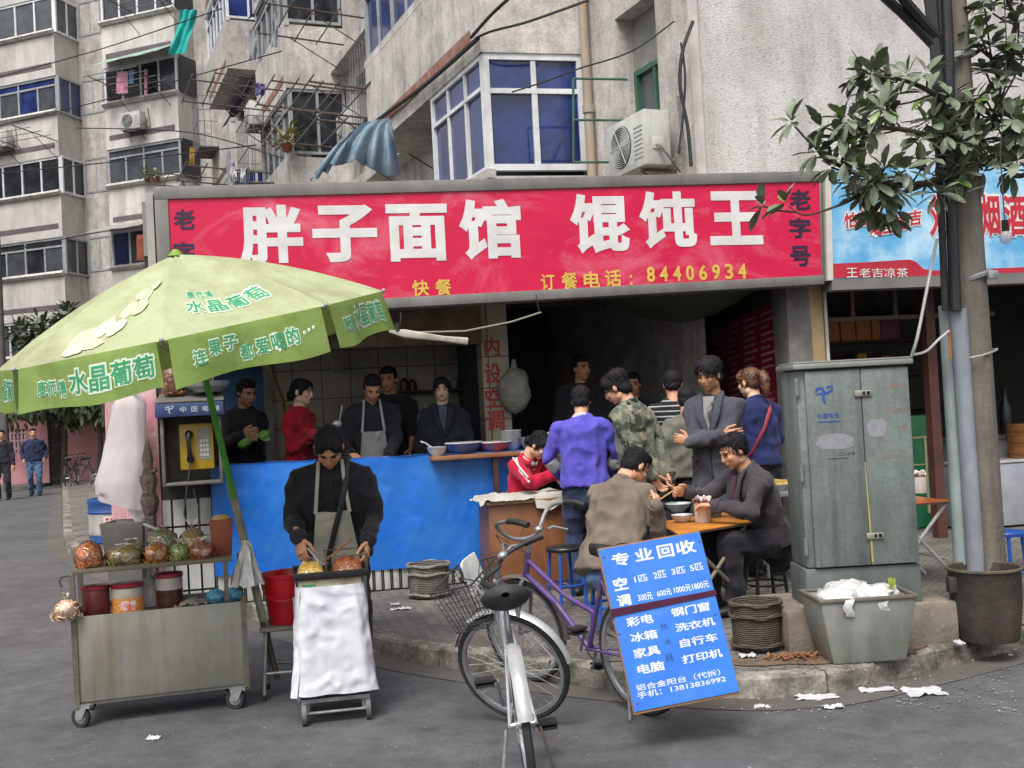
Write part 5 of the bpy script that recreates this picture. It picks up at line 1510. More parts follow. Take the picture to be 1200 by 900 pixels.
for nm, lb, (x0, x1), fm, h, yy, kn, sd in (
    ('ingredient_bag', 'clear bag of orange carrot shreds at the left end of the cart shelf', (87, 121), car, .135, .12, 0, 1),
    ('ingredient_bag', 'wide clear bag of olive brown noodles second along the cart shelf', (122, 167), bro, .10, .13, 0, 2),
    ('ingredient_bag', 'clear bag of orange pickle in the middle of the cart shelf', (167, 199), ora, .10, .12, 1, 3),
    ('ingredient_bag', 'small clear bag of green pickle between the orange and the red brown bags', (199, 222), grn, .085, .11, 1, 4),
    ('ingredient_bag', 'clear bag of red brown pickle beside the terracotta pot', (222, 252), rdb, .085, .11, 1, 5),
    ('ingredient_bag', 'pale tied bag of herbs lying behind the olive brown noodles', (137, 173), mus, .11, .29, 0, 6),
    ('ingredient_bag', 'grey green bag with a spoon behind the orange pickle', (172, 210), mus, .16, .3, 0, 7),
    ('ingredient_bag', 'tall bag of fried noodles with a gathered clear top behind the red brown pickle', (210, 243), nood, .15, .3, 1, 8)):
    c, r = onshelf(x0, x1, 655, Zs, yy)
    b_ = bag(nm, lb, c, r*.97, min(r, .075), h, fm, kn, 'bags of ingredients on the cart shelf', seed=sd)
    if sd == 7:
        m = MB(); m.tube([c+V((-.1, -.02, .2)), c+V((.0, 0, .15)), c+V((.05, 0, .13))], [.008, .006, .014], n=8); m.build('spoon', white_l, b_)
c, r = onshelf(247, 274, 640, Zs, .2)
pot = thing('terracotta_pot', 'square terracotta pot of dry noodles at the right end of the cart shelf', 'pot', c)
m = MB(); m.box(c+UP*.1, (.105, .1, .2), Matrix.Rotation(.25, 3, 'Z')@Matrix.Diagonal((1, 1, 1)), taper=1.25); m.build('pot_body', M('terracotta', '8c4a30', '7b3e28', rough=.7, sc=6), pot, bevel=.006)
m = MB(); m.ball(c+UP*.205, (.055, .052, .025), 14); m.build('noodles', nood, pot)
c, r = onshelf(233, 248, 640, Zs, .3)
m = MB(); m.box(c+UP*.055, (.1, .08, .11)); tag(m.build('metal_tin', galv, bevel=.006), 'small grey metal tin behind the terracotta pot', 'tin')
def jar(label, x0, x1, h, yy, cm_, lidm, fill=None, lab=None):
    c, r = onshelf(x0, x1, 705, Zp-.03, yy)
    t = thing('storage_jar', label, 'jar', c)
    m = MB(); m.lathe([(r*.9, 0), (r*.97, .01), (r, h*.3), (r, h*.86), (r*.97, h*.9)], c, 24); m.build('jar_body', cm_, t)
    if fill:
        m = MB(); m.lathe([(r*1.004, h*.03), (r*1.004, h*.55), (r*.9, h*.56)], c, 24); m.build('contents', fill, t)
    m = MB(); m.lathe([(r*1.04, h*.88), (r*1.06, h*.9), (r*1.06, h*.985), (r*1.0, h), (0, h)], c, 24); m.build('lid', lidm, t)
    if lab:
        m = MB()
        a0 = math.atan2(-c.y, -c.x)
        m.grid(lambda u, v: c+V((math.cos(a0-.5+1.0*u)*r*1.012, math.sin(a0-.5+1.0*u)*r*1.012, h*(.16+.3*v))), 8, 1); m.build('label_sticker', lab, t)
    return t
lidr = M('lid_dark_red', '7d1f2c', '6d1a26', rough=.4, sc=5)
jar('dark red plastic storage jar at the left inside the cart', 96, 129, .165, .12, M('jar_dark_red', '5c1f20', '4c1a1c', rough=.3, sc=7), lidr)
jar('clear storage jar of orange sauce with a red and white label', 131, 169, .165, .11, M('jar_clear', 'a59c92', '8f857a', rough=.2, sc=7), lidr, ora, M('label_red_white', 'c24a3c', 'd9cfc6', rough=.5, sc=40))
jar('dark jar of brown sauce with a red lid at the middle of the cart', 183, 215, .2, .13, M('jar_pale_top', '9a928c', '877f79', rough=.25, sc=6), lidr, M('brown_sauce', '2c1512', '4a2418', rough=.25, sc=30))
c, r = onshelf(170, 183, 705, Zp-.03, .25)
bag('plastic_bag', 'crumpled white plastic bag between two jars inside the cart', c, .05, .05, .17, plasw, 1, top=plasw, seed=9)
rag = MB(); c, r = onshelf(205, 242, 712, Zp-.03, .1)
rag.grid(lambda u, v: c+cx_*(r*2.1*(u-.5))+cyd*(.16*(v-.5))+UP*(.035+.03*noise.noise(V((u*4, v*4, 2)))+.02*noise.noise(V((u*11, v*9, 5)))-.03*abs(u-.5)), 18, 12)
tag(rag.build('rag', cloth('grey_rag', '6a655c', '7d776c'), smooth=80, thick=.006), 'crumpled grey rag on the cart tray beside the blue cloths', 'rag')
c, r = onshelf(241, 286, 703, Zp-.03, .1)
blue = MB()
for k in range(2):
    q = c+cx_*(r*(-.5+1.0*k)*.95)+UP*.045
    blue.ball(q, (r*.52, .05, .045), 14, Matrix.Rotation(k*.3, 3, 'Z'))
for k in range(len(blue.v)):
    p = blue.v[k]; blue.v[k] = p+V((0, 0, .01*noise.noise(p*40)))
tag(blue.build('cloth_bundle', M('blue_net', '2f5f78', '5aa0b5', rough=.8, sc=60, bump=.8, bsc=80), smooth=80), 'bundle of blue and teal netting at the right of the cart tray', 'bundle')
c = at(77, 712, 6.0)
bag('plastic_bag', 'clear bag of pale orange food hanging at the left corner of the cart', c-UP*.06, .07, .06, .1, food('peach_food', 'e8b488', 'f0cdaa', 'dcd4c8'), 1, top=plas, seed=11)
# bundle of clean carrier bags tied to the parasol pole
c = UF.lerp(UA, .2)
cb = MB()
for k in range(7):
    a = k*.9
    o_ = V((math.cos(a)*.035, math.sin(a)*.035, 0))
    w_ = .06+.02*rnd.random()
    cb.grid(lambda u, v: c+V((0, -.03, .1))+o_*(1.8*v+.2)+V((math.cos(a+1.57), math.sin(a+1.57), 0))*((u-.5)*2*w_*(.25+.75*v))+V((.016*noise.noise(V((u*4+k, v*4, k))), .016*noise.noise(V((u*4, v*4+k, 9))), -.24*v-.02*rnd.random()*v)), 8, 8)
t = tag(cb.build('carrier_bags', plasw, smooth=70), 'bundle of white carrier bags tied to the parasol pole', 'bags')
# ---- steel stool with red bucket
sA = gnd(305, 822)+V((.0, .0, 0)); sA.z = 0
sc_ = V((sA.x+.15, sA.y+.17, 0))
stl = thing('metal_stool', 'square topped steel stool carrying the red bucket between cart and trolley', 'stool', sc_, R(8))
SMx = WM[stl]
m = MB(SMx); m.box((0, 0, .40), (.32, .3, .025)); m.build('seat', M('stool_top', '6f6a63', '5d5851', rough=.6, sc=8), stl, bevel=.006)
for sx in (-1, 1):
    for sy in (-1, 1):
        m = MB(SMx); m.tube([(sx*.125, sy*.115, .388), (sx*.15, sy*.14, .0)], .0105, n=10); lg = m.build('leg', galv, stl)
        m = MB(SMx); m.tube([(sx*.148, sy*.138, .03), (sx*.1502, sy*.1402, .0)], .0135, n=10); m.build('foot_cap', rubber, lg)
for a, b in (((-.14, -.128), (.14, -.128)), ((-.14, .128), (.14, .128)), ((-.14, -.128), (-.14, .128)), ((.14, -.128), (.14, .128))):
    m = MB(SMx); m.tube([(a[0], a[1], .15), (b[0], b[1], .15)], .008, n=8); m.build('rung', galv, stl)
bkc = V((sc_.x+.005, sc_.y, .4135))
bk = thing('bucket', 'bright red plastic bucket standing on the steel stool', 'bucket', bkc)
redpl = M('red_plastic', 'b3131f', 'a8101b', rough=.35, sc=3)
m = MB(); m.lathe([(0, 0), (.11, 0), (.118, .012), (.148, .27), (.156, .272), (.158, .292), (.15, .294), (.142, .285), (.11, .02), (0, .015)], bkc, 32); m.build('bucket_body', redpl, bk)
m = MB(); m.tube([bkc+V((.15*math.cos(a), -.05*math.sin(a)-.125*math.sin(a), .26-.11*math.sin(a))) for a in [math.pi*k/14 for k in range(15)]], .004, n=6); m.build('handle', redpl, bk)
# ---- frying trolley
tL, tR = gnd(357, 850), gnd(432, 842)
tx = (tR-tL); TW = tx.length; tx.normalize(); tyd = V((-tx.y, tx.x, 0))
TM = frame(tL, tx, tyd, UP)
tr = thing('frying_trolley', 'narrow two wheeled trolley wrapped in white sheet carrying a square frying pan', 'trolley', mw=TM)
Rx = Matrix.Rotation(R(90), 3, 'Y')
for x in (0, TW):
    for y in (.0, .26):
        r = .058 if y == 0 else .05
        m = MB(TM); m.lathe([(r*.75, -.012), (r, -.012), (r, .012), (r*.75, .012)], (x, y, r), 22, Rx); w_ = m.build('wheel', M('grey_tyre', '6b6a67', '57565a', rough=.7, sc=9), tr)
        m = MB(TM); m.lathe([(0, -.009), (r*.76, -.006), (r*.76, .006), (0, .009)], (x, y, r), 16, Rx); m.build('hub', galv, w_)
m = MB(TM)
m.tube([(0, 0, .058), (TW, 0, .058)], .008); m.tube([(0, .26, .05), (TW, .26, .05)], .008)
m.b2((-.01, -.02, .115), (TW+.01, .29, .135)); m.b2((.01, .0, .05), (.03, .02, .116)); m.b2((TW-.03, .0, .05), (TW-.01, .02, .116))
m.tube([(TW+.02, .3, .05), (TW+.035, .31, .5), (TW+.03, .32, .84)], .012); m.tube([(-.02, .3, .05), (-.02, .32, .62)], .012)
m.build('frame', galv, tr)
wsheet = M('white_sheet', 'd8d8e0', 'cbcbd4', rough=.5, sc=4, dirt='a7a5a0', damt=.35, bump=.12, bsc=14, bdist=.02)
def skirt(u, v):
    """wrapping: u round the box, v up"""
    hw0, hw1 = TW*.5+.05, TW*.5+.006
    hw = hw0+(hw1-hw0)*v**.8
    hd = .172-.012*v
    a = u*4
    k = int(a) % 4; t = a-int(a)
    P4_ = [(-1, -1), (1, -1), (1, 1), (-1, 1)]
    x0, y0 = P4_[k]; x1, y1 = P4_[(k+1) % 4]
    x, y = x0+(x1-x0)*t, y0+(y1-y0)*t
    c_ = .94
    l = math.hypot(x, y); 
    if l > 1.22: x, y = x*1.22/l, y*1.22/l
    q = V((u*10, v*3.2, 1.3)); w_ = .012*noise.noise(V((u*9, v*1.2, 1.3)))+.016*(abs(noise.noise(V((u*7+v*2.2, v*2.6-u*3, 7))))-.25)+.008*(abs(noise.noise(V((u*13-v*5, v*4+u*6, 4))))-.2)
    w_ = abs(w_)*1.15+.009*abs(math.sin(u*31+v*2.5))*(1-.5*v)
    return TM @ V((TW*.5+x*(hw+w_), .13+y*(hd+w_*1.3), .16-.01*u*(1-v)+(.56-.0)*v+.02*(1-v)*noise.noise(V((u*8, 0, 2)))))
wrinkles(wsheet, 1, .022, (1, 1, .8), 7, 1.2, 3); wrinkles(plasw, .8, .012, (1, 1, 1), 18, 1)
m = MB(); m.grid(skirt, 96, 40); m.build('white_sheet', wsheet, tr, smooth=80)
m = MB(TM); m.b2((.0, -.012, .6), (TW, .27, .755)); m.build('box_top', M('cream_box', 'b9b69c', 'a9a58a', rough=.6, sc=5, dirt='6b4a2c', damt=.7, dsc=(9, 9, 9)), tr, bevel=.012)
m = MB(TM); m.b2((.02, -.0145, .705), (.09, -.0125, .73)); m.build('green_sticker', M('green_sticker', '3d9460', rough=.5), tr, smooth=0)
pan_m = M('black_iron', '1c1b1c', '2a2726', rough=.45, sc=12, metal=.3)
m = MB(TM); m.prism([(-.02, -.03), (TW+.03, -.03), (TW+.03, .3), (-.02, .3)], .757, .772)
for lo, hi in (((-.025, -.035, .757), (TW+.035, -.022, .795)), ((-.025, .297, .757), (TW+.035, .31, .795)), ((-.025, -.022, .757), (-.012, .297, .795)), ((TW+.022, -.022, .757), (TW+.035, .297, .795))): m.b2(lo, hi)
pn = m.build('frying_pan', pan_m, tr, bevel=.003)
m = MB(TM)
for pts in ([(.15, -.03, .8), (.15, -.03, .87)], [(TW+.03, -.03, .79), (TW+.03, -.03, .87)], [(.15, -.03, .87), (TW+.03, -.03, .87)], [(.15, .27, .87), (TW+.03, .27, .87)], [(.15, -.03, .87), (.15, .27, .87)], [(TW+.03, -.03, .87), (TW+.03, .27, .87)]): m.tube(pts, .004, n=6)
m.build('wire_rack', rust, tr)
def heap(lab, x, y, rx, ry, h, fm, sd):
    m = MB(TM); m.grid(lambda u, v: (x+rx*(2*u-1), y+ry*(2*v-1), .773+h*max(0, (1-(2*u-1)**4)*(1-(2*v-1)**4))*(1+.35*noise.noise(V((u*5, v*5, sd))))), 14, 14)
    return tag(m.build('fried_food', fm, smooth=80), lab, 'food')
heap('heap of golden fried tofu strips on the left of the frying pan', .07, .1, .075, .12, .06, food('fried_yellow', 'b5913c', 'cdb061', '8a6528', 45), 3)
heap('heap of reddish brown fried skewers at the right of the frying pan', TW-.07, .12, .085, .13, .075, food('fried_red', '7c3a1c', 'a05a2c', '4c2012', 60), 5)
m = MB(TM); m.tube([(.14, .1, .83), (.2, .16, .86), (.3, .2, .93)], [.008, .006, .006], n=8); tag(m.build('wooden_stick', wood), 'wooden stick lying over the frying pan', 'stick')
m = MB(TM); m.ball((.12, .17, .81), (.05, .04, .02), 12); m.tube([(.12, .17, .82), (.06, .2, .9)], .006, n=8); tag(m.build('ladle', galv), 'steel ladle resting in the frying pan by her right hand', 'ladle')
# ============================================================ ALONG THE SHOP FRONT
# ---- pay phone in its metal hood on the tiled wall
DPH = -.32
(pa0, pz1), (pa1, pz0) = fp(187, 490, DPH), fp(262, 566, DPH)
pzt = fp(228, 468, DPH)[1]
ph = thing('pay_phone', 'yellow pay phone in a grey metal hood with a blue top band', 'pay phone', F(pa0, DPH, pz0), mw=FM)
hood = M('hood_grey', '6d6a64', '7c7972', rough=.5, metal=.3, sc=5, dirt='3f3b36', damt=.7, dsc=(6, 6, 3))
mb = sh(); w_ = pa1-pa0
mb.b2((pa0, DPH, pz0), (pa0+.025, -.003, pz1)); mb.b2((pa1-.025, DPH, pz0), (pa1, -.003, pz1)); mb.b2((pa0+.025, DPH, pz0), (pa1-.025, -.003, pz0+.025)); mb.b2((pa0+.025, -.03, pz0+.025), (pa1-.025, -.004, pz1))
mb.build('hood', hood, ph, bevel=.004)
bandm = M('hood_blue', '2c3d6b', '253460', rough=.45, sc=5, dirt='555a68', damt=.5)
mb = sh(); mb.b2((pa0-.03, DPH-.05, pz1+.002), (pa1+.03, .0, pz1+.115)); hb2 = mb.build('blue_band', bandm, ph, bevel=.006)
mb = sh(); mb.add([(pa0-.035, DPH-.055, pz1+.118), (pa1+.035, DPH-.055, pz1+.118), (pa1+.01, 0, pz1+.19), (pa0-.01, 0, pz1+.19)]+[(pa0-.035, DPH-.055, pz1+.124), (pa1+.035, DPH-.055, pz1+.124), (pa1+.01, 0, pz1+.2), (pa0-.01, 0, pz1+.2)], [(3, 2, 1, 0), (4, 5, 6, 7), (0, 1, 5, 4), (1, 2, 6, 5), (2, 3, 7, 6), (3, 0, 4, 7)]); mb.build('hood_roof', hood, ph, smooth=0)
mb = sh()
for i, ch in enumerate('中国电信'): write_rect(mb, ch, (pa0+.16+.085*i, DPH-.053, pz1+.035), (1, 0, 0), (0, 0, 1), .045, .045, .015)
def swoosh(mb, o, xd, yd, s, dn=0):
    """looped telecom emblem as two bent strokes"""
    o, xd, yd = V(o), V(xd), V(yd)
    def P(x, y): return o+xd*(x*s)+yd*(y*s)
    for pts, r in (([(-.5, .18), (-.35, .4), (-.1, .42), (.0, .2), (-.05, -.1), (.0, -.42), (.06, -.5)], (.05, .09, .1, .09, .09, .08, .03)),
                   ([(-.5, .05), (-.2, .1), (.2, .12), (.45, .28), (.5, .48), (.3, .5), (.12, .38)], (.03, .07, .09, .09, .08, .07, .03))):
        mb.tube([P(*p) for p in pts], [q*s for q in r], n=6, flat=.05, side=(yd+xd).normalized() if False else None)
swoosh(mb, (pa0+.08, DPH-.053, pz1+.058), (1, 0, 0), (0, 0, 1), .06)
mb.build('band_lettering', M('band_print', 'a9aebc', '9a9fae', rough=.5, sc=9), hb2, smooth=0)
(ya, yz1), (yb, yz0) = fp(209, 497, DPH+.12), fp(252, 549, DPH+.12)
yelp = M('phone_yellow', 'b8952c', 'a58426', rough=.4, sc=5, dirt='6d5a24', damt=.5)
mb = sh(); mb.b2((ya, DPH+.11, yz0), (yb, -.034, yz1)); pb_ = mb.build('phone_body', yelp, ph, bevel=.015)
mb = sh(); ym = ya+(yb-ya)*.3
zc = (yz0+yz1)/2; hh_ = (yz1-yz0)
mb.tube([(ym-.0, DPH+.07, zc+hh_*.27), (ym-.005, DPH+.05, zc+hh_*.12), (ym, DPH+.05, zc-hh_*.1), (ym+.005, DPH+.07, zc-hh_*.24)], [.026, .017, .017, .026], n=10, round_=True)
mb.ball((ym, DPH+.085, zc+hh_*.27), (.032, .03, .034), 12); mb.ball((ym+.004, DPH+.085, zc-hh_*.26), (.032, .03, .034), 12)
mb.build('handset', M('black_plastic', '171718', '222224', rough=.35, sc=8), ph)
mb = sh(); yk = ya+(yb-ya)*.54
mb.b2((yk, DPH+.106, zc-hh_*.28), (yb-.025, DPH+.111, zc+hh_*.38)); kp_ = mb.build('keypad_plate', M('plate_grey', '8e8d86', '7b7a74', rough=.4, sc=8), pb_, smooth=0)
mb = sh()
kw = (yb-.025-yk)
for i in range(3):
    for j in range(4): mb.b2((yk+kw*(.16+.25*i), DPH+.101, zc-hh_*(.22-.1*j)), (yk+kw*(.33+.25*i), DPH+.1065, zc-hh_*(.22-.1*j)+hh_*.065))
mb.build('keys', M('key_grey', 'c0bfb9', 'aeada7', rough=.4, sc=9), kp_, smooth=0)
mb = sh()
mb.tube([(ym+.005, DPH+.08, zc-hh_*.3), (ym-.03, DPH-.01, pz0-.02), (ym-.06, DPH-.02, pz0-.22), (ym-.02, DPH-.02, pz0-.36), (ym+.05, DPH-.015, pz0-.34), (ym+.06, DPH, pz0-.2), (ym+.02, DPH+.02, pz0-.06), (ym+.02, DPH+.06, pz0+.03)], .006, n=6); mb.build('phone_cord', cable_m, ph)
# things on the hood
c = F(*fp(244, 462, -.17)[:1], -.17, pz1+.19)
basin = thing('steel_basin', 'shallow steel basin with chopsticks standing on the phone hood', 'basin', c)
m = MB(); m.lathe([(0, 0), (.1, 0), (.155, .05), (.17, .085), (.175, .085), (.16, .045), (.1, .008), (0, .008)], c, 28); m.build('bowl', galv, basin)
m = MB()
for dx in (0, .03): m.tube([c+V((.02+dx, 0, .02)), c+V((.0+dx*1.4, -.03, .2))], .004, n=6)
m.build('chopsticks', M('bamboo', 'b8925a', rough=.5), basin)
c = F(fp(203, 460, -.16)[0], -.16, pz1+.19)
bag('noodle_bag', 'tall bag of orange crisps leaning on the pink post above the phone', c, .085, .06, .27, food('orange_crisps', 'b0652c', 'c98447', '7d4420', 30), 0, top=plas, seed=21)
# ---- rusty iron post by the pink gatepost
p = gnd(180, 690, .12)
ip = at(176, 600, 8.35); 
mb = MB(); b0 = V((ip.x, ip.y, .0)); 
pts = [(0, .0), (.3, .04), (1.0, .045)]
mb.tube([b0, b0+UP*.95], .045, n=8)
mb.tube([b0+UP*.95, b0+UP*1.05, b0+UP*1.12, b0+UP*1.2, b0+UP*1.3, b0+UP*1.36, b0+UP*1.5], [.05, .075, .05, .07, .035, .045, .012], n=8)
mb.tube([b0+UP*1.22+V((-.06, 0, 0)), b0+UP*1.25+V((.07, -.02, .03))], .018, n=6)
tag(mb.build('iron_post', M('rusty_iron', '3f3430', '54443c', rough=.85, sc=14, bump=.8, bsc=30, bdist=.02)), 'rusty iron gate post with a knobbly top beside the pink gatepost', 'post')
# ---- big translucent bag hanging from an arm
hy = 8.75
A_, B_ = at(140, 456, hy), at(140, 590, hy)
hbag = MB()
def hb(u, v):
    a = 2*math.pi*u
    x0 = [(.0, 160, 146), (.12, 170, 132), (.35, 171, 126), (.6, 173, 118), (.8, 172, 112), (1.0, 170, 115)]
    for k in range(len(x0)-1):
        if x0[k][0] <= v <= x0[k+1][0]:
            t = (v-x0[k][0])/(x0[k+1][0]-x0[k][0]); xr = x0[k][1]+(x0[k+1][1]-x0[k][1])*t; xl = x0[k][2]+(x0[k+1][2]-x0[k][2])*t
    y = 456+(592-456)*v+ (8*math.cos(a) if v > .9 else 0)
    c = at((xl+xr)/2, y, hy); w = (xr-xl)/2*hy/FPX*.98
    q = 1+.1*noise.noise(V((math.cos(a)*2, math.sin(a)*2, v*3)))+.07*abs(noise.noise(V((math.cos(a)*5, math.sin(a)*5, v*2))))
    return c+V((math.cos(a)*w*q, math.sin(a)*w*.55*q, 0))
hbag.grid(hb, 40, 30)
wrinkles(MATS['milky_plastic'] if 'milky_plastic' in MATS else M('milky_plastic', 'e0dad9', 'd4cdcd', rough=.4, sc=4, alpha=.82), .6, .02, (1, 1, .45), 7, .6); thin(MATS['milky_plastic'], .3)
t = thing('hanging_bag', 'large milky plastic bag hanging beside the pink gatepost', 'bag', B_)
hbag.build('plastic_film', MATS['milky_plastic'], t, smooth=80)
m = MB(); q = at(140, 592, hy); m.grid(lambda u, v: at(142+30*u, 590+28*v*u+8*u, hy-.02)+V((0, .03*math.sin(9*u), 0)), 8, 6); m.build('loose_corner', MATS['milky_plastic'], t, smooth=80)
mb = MB(); mb.tube([at(118, 470, hy+.1), at(140, 462, hy), at(168, 455, hy-.1)], .014, n=6); mb.tube([at(121, 470, hy), at(121, 500, hy+.05)], .012, n=6); tag(mb.build('hook_arm', rust), 'bent iron arm from which the milky bag hangs', 'hook')
# ---- blue and grey barrel and plastic tray
bc = gnd(131, 636, .12); bc = V((bc.x, bc.y+.15, .12))
pxm = bc.y/FPX
br = 29*pxm
zt_ = at(127, 583, bc.y).z
bar = thing('barrel', 'blue and white plastic barrel with red lettering behind the food cart', 'barrel', bc)
hB = zt_-.12
m = MB(); m.lathe([(0, 0), (br*.95, 0), (br, .02), (br, hB*.2)], bc, 32); m.build('lower_band', M('barrel_blue', '274f8c', '1f4379', rough=.45, sc=4), bar)
m = MB(); m.lathe([(br*.995, hB*.2), (br*1.01, hB*.3), (br*.99, hB*.32), (br*1.0, hB*.66)], bc, 32); m.build('drum_wall', M('barrel_grey', 'a09d98', '8c8984', rough=.5, sc=4, dirt='5f5a54', damt=.6), bar)
m = MB(); m.lathe([(br*1.0, hB*.66), (br*1.03, hB*.7), (br*1.0, hB*.74), (br*1.0, hB*.88), (br*1.03, hB*.92), (br*1.0, hB), (br*.85, hB), (br*.84, hB*.9), (0, hB*.9)], bc, 32); m.build('upper_band', MATS['barrel_blue'], bar)
m = MB()
a0 = math.atan2(-bc.y, -bc.x)-.35
def bw(u, v, d): return bc+V((math.cos(a0+u*1.0)*(br*1.012), math.sin(a0+u*1.0)*(br*1.012), hB*v))
m2 = MB(); m2.grid(lambda u, v: bw(-.1+1.0*u, .26+.36*v, 0), 12, 2); m2.build('paper_label', M('paper_label', 'c9c5be', 'b8b3ab', rough=.7, sc=6), bar)
a0_ = a0
for row, s_ in enumerate(('净水专用', '请勿靠近', '保持清洁')):
    if row < 0: break
for row in range(3):
    for k in range(4):
        u0, v0 = .0+.19*k, .53-.115*row
        m.add([bc+V((math.cos(a0+u*1.0)*br*1.018, math.sin(a0+u*1.0)*br*1.018, hB*v)) for u, v in ((u0, v0), (u0+.13, v0), (u0+.13, v0+.05), (u0, v0+.05))], [(0, 1, 2, 3)])
m.build('red_marks', redp, bar, smooth=0)
tc_ = gnd(152, 643, 0); 
ty = tc_.y
tra = thing('plastic_crate', 'grey rectangular plastic trough standing before the blue barrel', 'trough', V((at(151, 625, 8.6).x, 8.6, .12)))
m = MB(WM[tra])
zt2_ = at(150, 610, 8.6).z-.12; hw = 25*8.6/FPX
zb_ = max(.25, zt2_-.26)
m.add([(-hw*.88, -.13, zb_), (hw*.88, -.13, zb_), (hw*.88, .13, zb_), (-hw*.88, .13, zb_), (-hw, -.17, zt2_), (hw, -.17, zt2_), (hw, .17, zt2_), (-hw, .17, zt2_), (-hw*.94, -.15, zt2_), (hw*.94, -.15, zt2_), (hw*.94, .15, zt2_), (-hw*.94, .15, zt2_), (-hw*.82, -.11, zb_+.02), (hw*.82, -.11, zb_+.02), (hw*.82, .11, zb_+.02), (-hw*.82, .11, zb_+.02)],
      [(3, 2, 1, 0), (0, 1, 5, 4), (1, 2, 6, 5), (2, 3, 7, 6), (3, 0, 4, 7), (4, 5, 9, 8), (5, 6, 10, 9), (6, 7, 11, 10), (7, 4, 8, 11), (8, 9, 13, 12), (9, 10, 14, 13), (10, 11, 15, 14), (11, 8, 12, 15), (12, 13, 14, 15)])
m.build('trough', M('trough_grey', '605d59', '514e4b', rough=.6, sc=5, dirt='45423f', damt=.6), tra, bevel=.006)
m = MB(WM[tra]); m.b2((-hw*.8, -.12, .0), (hw*.8, .12, zb_-.002)); m.build('base_block', M('trough_base', '5c5956', '4b4946', rough=.8, sc=5), tra, bevel=.01)
# ---- fluorescent tube hanging by wires under the sign
ft = thing('hanging_lamp', 'broken white tube lamp holder hanging askew below the sign', 'lamp', at(505, 392, 8.75))
m = MB(); m.tube([at(456, 388, 8.7), at(474, 391, 8.7), at(520, 397, 8.75), at(548, 400, 8.8)], [.012, .034, .022, .03], n=8, flat=.5); m.build('reflector', M('dirty_white', 'b5b0a4', 'a19b8e', rough=.5, sc=8, dirt='5d574d', damt=.6), ft)
m = MB(); m.tube([at(470, 390, 8.7), at(545, 388, 8.8), at(600, 377, 8.9), at(634, 366, 9.0)], .007, n=6); m.build('lamp_wire', M('wire_beige', '8d8778', rough=.6), ft)
m = MB(); m.tube([at(468, 390, 8.7), at(470, 366, 8.75)], .004, n=5); m.tube([at(632, 366, 9.0), at(628, 345, 9.0)], .004, n=5); m.tube([at(466, 379, 8.7), at(466, 388, 8.7)], .02, n=8); m.build('suspension', cable_m, ft)
# ---- bag hanging on the column
c = hit(604, 458, O+FN*.85, FN)
hbg = MB()
hbg.ball(c, (.15, .1, .2), 18)
for k in range(len(hbg.v)):
    p = hbg.v[k]-c; hbg.v[k] = c+p*(1+.3*noise.noise(p*9)+.22*abs(noise.noise(p*24)))
hbg.tube([c+UP*.15, c+UP*.3], [.05, .015], n=8)
tag(hbg.build('hanging_bag', M('grubby_plastic', '8f8d82', '7c7a70', rough=.5, sc=9, bump=.9, bsc=22, bdist=.02), smooth=70), 'bundle of grubby plastic bags hung on the lettered column', 'bags')
# ---- wares on the serving shelf
enam = M('enamel_white', 'c9ccd0', 'bcbfc4', rough=.25, sc=6)
enblue = M('enamel_blue', '41619a', '375488', rough=.25, sc=6)
def bowl(label, px, py, d, r, h, mat, name='bowl', rim=None, fill=None, z=None, cat='bowl', grp=None):
    s, zz = fp(px, py, d)
    c = F(s, d, za+.006 if z is None else z)
    t = thing(name, label, cat, c, 0, grp)
    m = MB(); m.lathe([(0, 0), (r*.5, 0), (r*.55, .008), (r*.85, h*.5), (r, h), (r*1.03, h+.002), (r*.97, h-.002), (r*.82, h*.5), (r*.5, .016), (0, .014)], c, 28); m.build('bowl_body', mat, t)
    if rim: m = MB(); m.lathe([(r*1.0, h-.006), (r*1.045, h), (r*1.03, h+.006), (r*.99, h+.003)], c, 28); m.build('rim', rim, t)
    if fill: m = MB(); m.lathe([(r*.9, h*.72), (r*.6, h*.95), (0, h*1.05)], c, 20); m.build('contents', fill, t)
    return t, c
t, c = bowl('white bowl with a spoon at the left end of the serving shelf', 512, 529, -.08, .085, .075, enam)
m = MB(); m.tube([c+V((-.02, 0, .05)), c+V((-.09, -.03, .115)), c+V((-.13, -.04, .13))], [.012, .006, .009], n=8); m.build('spoon', enam, t)
bowl('large blue patterned basin of food in the middle of the serving shelf', 544, 528, .03, .16, .095, enblue, 'basin', enam, food('dark_stew', '4c4238', '67584a', '2f2822', 30), cat='basin')
bowl('blue and white enamel basin with red print heaped with food', 580, 524, .02, .14, .085, M('enamel_print', '3f63a8', 'a8404c', rough=.25, sc=9), 'basin', enam, food('greens', '6d6a42', '8b8458', '4a472b', 30), cat='basin')
s, zz = fp(599, 515, .12)
for k in range(4):
    bowl('white bowl, %s of the stack at the back of the serving shelf' % ('lowest', 'second from the bottom', 'third from the bottom', 'topmost')[k], 599, 515, .12, .095, .07, enam, z=za+.075+.028*k if False else za+.006+.035*k, grp='stacked white bowls')
bowl('plain steel basin at the right end of the serving shelf', 622, 520, -.02, .1, .11, galv, 'basin', cat='basin')
mb = sh(); s0, z0 = fp(468, 459, 2.2); s1, z1 = fp(548, 459, 2.2); mb.b2((s0, 2.1, z0-.02), (s1, KB-.002, z0+.005)); mb.build('wall_shelf', woodd, shop, smooth=0)
